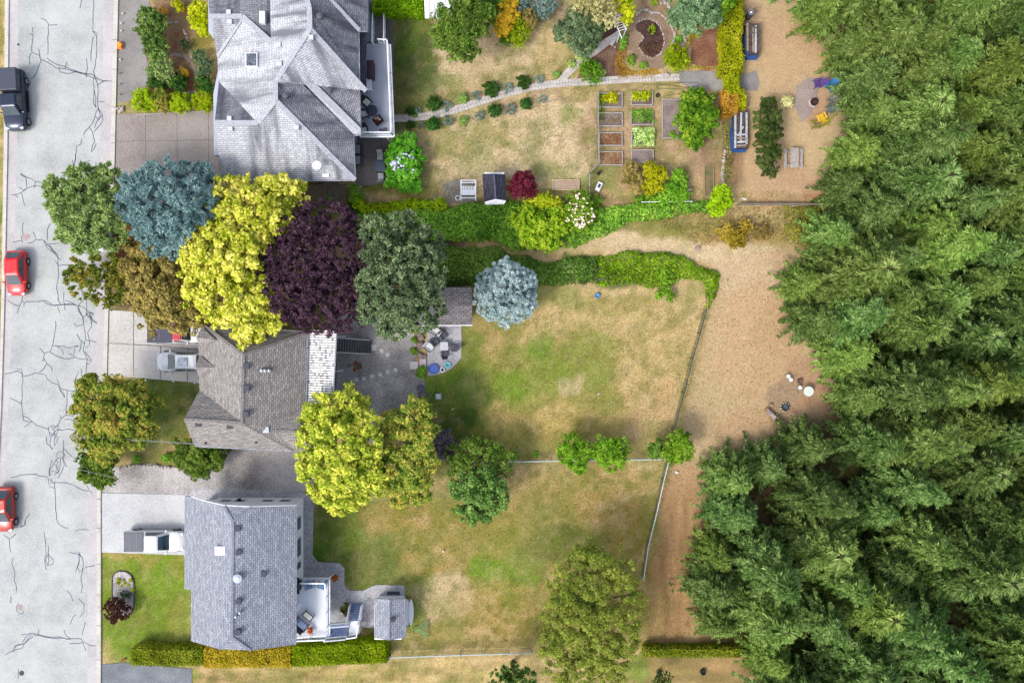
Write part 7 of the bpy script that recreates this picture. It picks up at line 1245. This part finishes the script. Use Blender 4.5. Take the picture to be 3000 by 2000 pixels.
# coloured chairs round the fire ring
ad = 'chairs round the upper fire ring'
chair('garden_chair', 'purple slatted reclining chair round the upper fire ring', 'chair', 2396, 245, D2R(188), mat('purple_paint', S(92,62,150,.6), .6, var=.25), w=.62, d=.62, slats=5, back=.55, lean=.5, group=ad)
chair('garden_chair', 'bright blue slatted chair round the upper fire ring', 'chair', 2434, 255, D2R(232), mat('azure_paint', S(10,135,205,.65), .6, var=.25), w=.66, d=.62, slats=5, back=.55, lean=.5, group=ad)
p = at(2420, 246, .3); r = empty('footstool', (0,0,0), 'bright blue footstool in front of the bright blue chair', 'footstool'); MB().box(-.2,.2,-.22,.22,.28,.33).build('top', mat('azure_paint2', S(28,155,215,.65), .6), r, True)
for x in (-.16,.16):
    for y in (-.18,.18): MB().box(x-.02,x+.02,y-.02,y+.02,0,.28).build('leg', mat('azure_paint2', S(0,0,0)), r, True)
r.location = (p.x,p.y,0); r.rotation_euler = (0,0,.7)
p = at(2443, 278, .4); r = empty('chair_frame', (0,0,0), 'empty white tubular chair frame next to the bright blue chair', 'chair'); MB().path([(-.35,-.2,.4),(.3,-.2,.42),(.36,-.12,.6),(.36,.12,.6),(.3,.2,.42),(-.35,.2,.4)], .025).tube((0,-.2,.4),(0,.2,.4),.025).build('frame', TRIM, r, True)
for x, y in ((-.33,-.2),(-.33,.2),(.28,-.2),(.28,.2)): MB().tube((x,y,0),(x,y,.4),.02).build('leg', TRIM, r, True)
r.location = (p.x,p.y,0); r.rotation_euler = (0,0,.35)
OLDW = mat('old_grey_wood', S(140,142,128,.45), .9, var=.3); chair('garden_chair', 'weathered olive grey chair below the white chair frame', 'chair', 2434, 298, D2R(200), OLDW, w=.5, d=.45, slats=4, back=.45, lean=.3, group=ad)
chair('garden_chair', 'dark green chair with a grey seat below the olive grey one', 'chair', 2430, 321, D2R(185), mat('grey_green_seat', S(135,142,140,.45), .8), OLDW, w=.58, d=.55, back=.5, lean=.5, group=ad)
chair('garden_chair', 'bright yellow slatted chair round the upper fire ring', 'chair', 2405, 343, D2R(115), mat('yellow_paint', S(245,200,40,.75), .6, var=.15), w=.6, d=.55, slats=5, back=.4, lean=.3, group=ad)
def fire_ring(label, px, py, rr, n, m, inner, arc=(0, 6.283)):
    p = at(px, py); r = empty('fire_ring', (p.x, p.y, 0), label, 'fire ring'); MB().ring((p.x,p.y), rr*.72, rr*.8, 0, .24, 26).build('steel_ring', mat('burnt_steel', S(74,52,52,.42), .8), r); MB().cyl((p.x,p.y), rr*.72, 0, .06, 20).build('ashes', inner, r)
    for i in range(n): a = arc[0]+(arc[1]-arc[0])*i/n; MB().rock((p.x+rr*math.cos(a), p.y+rr*math.sin(a), .08), rr*.27, .8, i).build('stone', m, r)
fire_ring('rusty fire ring with pale stones on its left, among the coloured chairs', 2384, 300, .42, 7, STN, mat('ash', S(110,82,76,.42), .95, S(60,44,44,.4), 8), (2.3, 5.2))
fire_ring('fire ring encircled by pale stones beside the plank bench', 2299, 1192, .40, 9, mat('sandy_stone', S(226,208,178,.56), .9, S(180,160,140,.5), 3), mat('blue_ash', S(120,136,160,.45), .6, S(70,76,90,.4), 6))
a = at(2250,1205,.45); b = at(2296,1246,.45); yaw = math.atan2(b.y-a.y, b.x-a.x); c = (a+b)/2; r = empty('plank_bench', (c.x, c.y, 0), 'weathered plank bench on log feet beside the lower fire ring', 'bench'); MB().obox((c.x,c.y,.45), ((b-a).length+.2,.34,.09), yaw).build('seat', mat('mauve_plank', S(206,186,182,.56), .9, S(172,150,148,.5), 3), r)
for t in (-.05,.42,.95): q = a.lerp(b, t); n_ = Vector((-math.sin(yaw), math.cos(yaw), 0)); MB().cyl((q.x+n_.x*(.1 if t != .42 else -.12), q.y+n_.y*(.1 if t != .42 else -.12)), .15, 0, .40, 12).build('log_foot', mat('stump_top', S(205,172,140,.48), .9), r)
p = at(2260,1187,.3); thing1('tree_stump', MB().cyl((0,0), .15, 0, .3, 14, .13), mat('stump_top', S(0,0,0)), 'small pale log stump above the plank bench', 'stump', loc=(p.x,p.y,0))
for i, (x, y, lb) in enumerate(((2310,1102,'upper white round stool of the touching pair'),(2317,1112,'lower white round stool of the touching pair'),(2344,1135,'white round stool nearest the round white table'))):
    p = at(x, y, .45); r = empty('round_stool', (p.x,p.y,0), lb, 'stool', 'white stools by the lower fire ring'); MB().cyl((p.x,p.y), .18, .42, .46, 20).build('seat', WPL, r, bevel=.01)
    for k in range(3): an = 2.09*k; MB().tube((p.x+.1*math.cos(an),p.y+.1*math.sin(an),.42),(p.x+.16*math.cos(an),p.y+.16*math.sin(an),0),.018).build('leg', GREYM, r)
p = at(2369,1146,.7); r = empty('round_table', (p.x,p.y,0), 'round white table half under the wood edge', 'table'); MB().cyl((p.x,p.y), .45, .68, .72, 30).build('tabletop', mat('greenish_white', S(228,238,230,.64), .5, var=.05), r); MB().cyl((p.x,p.y), .05, .04, .68, 10).build('pillar', GREYM, r); MB().cyl((p.x,p.y), .25, 0, .04, 16).build('foot', GREYM, r)
p = at(2345,1117,.3); thing1('log_seat', MB().cyl((0,0), .2, 0, .34, 18).cyl((0,0), .11, .34, .345, 12), mat('dark_log', S(96,70,62,.42), .95, S(170,130,110,.45), 5), 'dark round log seat between the stools', 'log', loc=(p.x,p.y,0))
p = at(2181,583,.1); thing1('white_board', MB().obox((0,0,.05), (.4,.14,.06), -.35), WPL, 'small white board above the low board fence', 'board', loc=(p.x,p.y,0))
p = at(2045,727,.1); thing1('flat_stone', MB().rock((0,0,.03), .3, .3, 4), mat('grey_flat', S(190,172,160,.5), .9), 'flat grey stone at the edge of the dirt track', 'stone', loc=(p.x,p.y,0))
# oval bed of the front lawn
ov = [(330,1690),(336,1678),(350,1672),(368,1673),(382,1681),(392,1695),(394,1730),(393,1770),(386,1795),(370,1805),(345,1800),(332,1780),(329,1730)]
sheet('planting_bed', ov, DGRAV, .05, wig=.03); e = [at(*q) for q in ov]+[at(*ov[0])]; thing1('bed_edging', MB().path([Vector((q.x,q.y,.07)) for q in e], .05, 5), mat('dark_edging', S(92,88,92,.42), .8), 'dark curb edging of the oval bed in the front lawn', 'edging')
sm = proto('bedding_plant', '', .22, YEG, (.1,.06), 'leaf', 'small plants on the oval bed', 'plant', clump=.1); place(sm, [(348,1697,6,'yellow tuft at the top left of the oval bed'),(362,1699,5,'yellow tuft at the top middle of the oval bed'),(383,1698,6,'yellow tuft at the top right of the oval bed'),(345,1708,5,'yellow tuft on the left of the oval bed, second row'),(365,1708,5,'small tuft in the middle of the oval bed'),(376,1714,5,'small tuft right of the middle of the oval bed'),(388,1727,6,'yellow green tuft on the right of the oval bed'),(355,1716,4,'tiny tuft in the centre of the oval bed')], .22, .1)
hb = proto('heather_clump', '', .35, GGR, (.14,.05), 'needle', 'grey clumps on the oval bed', 'plant', clump=.15); place(hb, [(365,1738,11,'grey green clump above the barberry on the oval bed'),(380,1742,9,'grey green clump right of the other one on the oval bed')], .35, .1)
p = at(361,1932,.1); thing1('red_marker', MB().obox((0,0,.07), (.5,.16,.12), .5), mat('brick_red', S(165,88,72,.5), .8), 'red wedge shaped block at the corner of the lower left lawn', 'block', loc=(p.x,p.y,0))
for i, (x, y, lb) in enumerate(((1932,1972,'black round tree pot at the bottom edge, left one'),(2060,1968,'black round tree pot at the bottom edge, right one'),(1815,1975,'black round tree pot half under the wide olive tree'))): p = at(x, y, .2); r = empty('tree_pot', (p.x,p.y,0), lb, 'pot', 'black tree pots'); MB().ring((p.x,p.y), .2, .25, 0, .3, 20).build('side', BLK, r); MB().cyl((p.x,p.y), .2, 0, .2, 16).build('soil', mat('black_soil', S(50,46,50,.4), .95), r)
# power lines
for (a, b, lb) in (((-330,1252,9.5),(575,1299,5.6),'thin service cable crossing the road to the middle house'),((-330,1260,9.3),(575,1301,5.5),'second thin service cable just under the first'),((-330,1262,9.3),(330,1398,6),'thin cable crossing the road towards the small fresh green tree'),((330,1398,6),(880,1455,4.6),'thin cable from the small green tree to the white walled house')):
    A = at(*a); B = at(*b); P = [A.lerp(B, i/24)-Vector((0,0,.9*4*(i/24)*(1-i/24)*.6)) for i in range(25)]; thing1('power_line', MB().path(P, .014, 4), mat('cable', S(200,200,205,.5), .6), lb, 'cable')
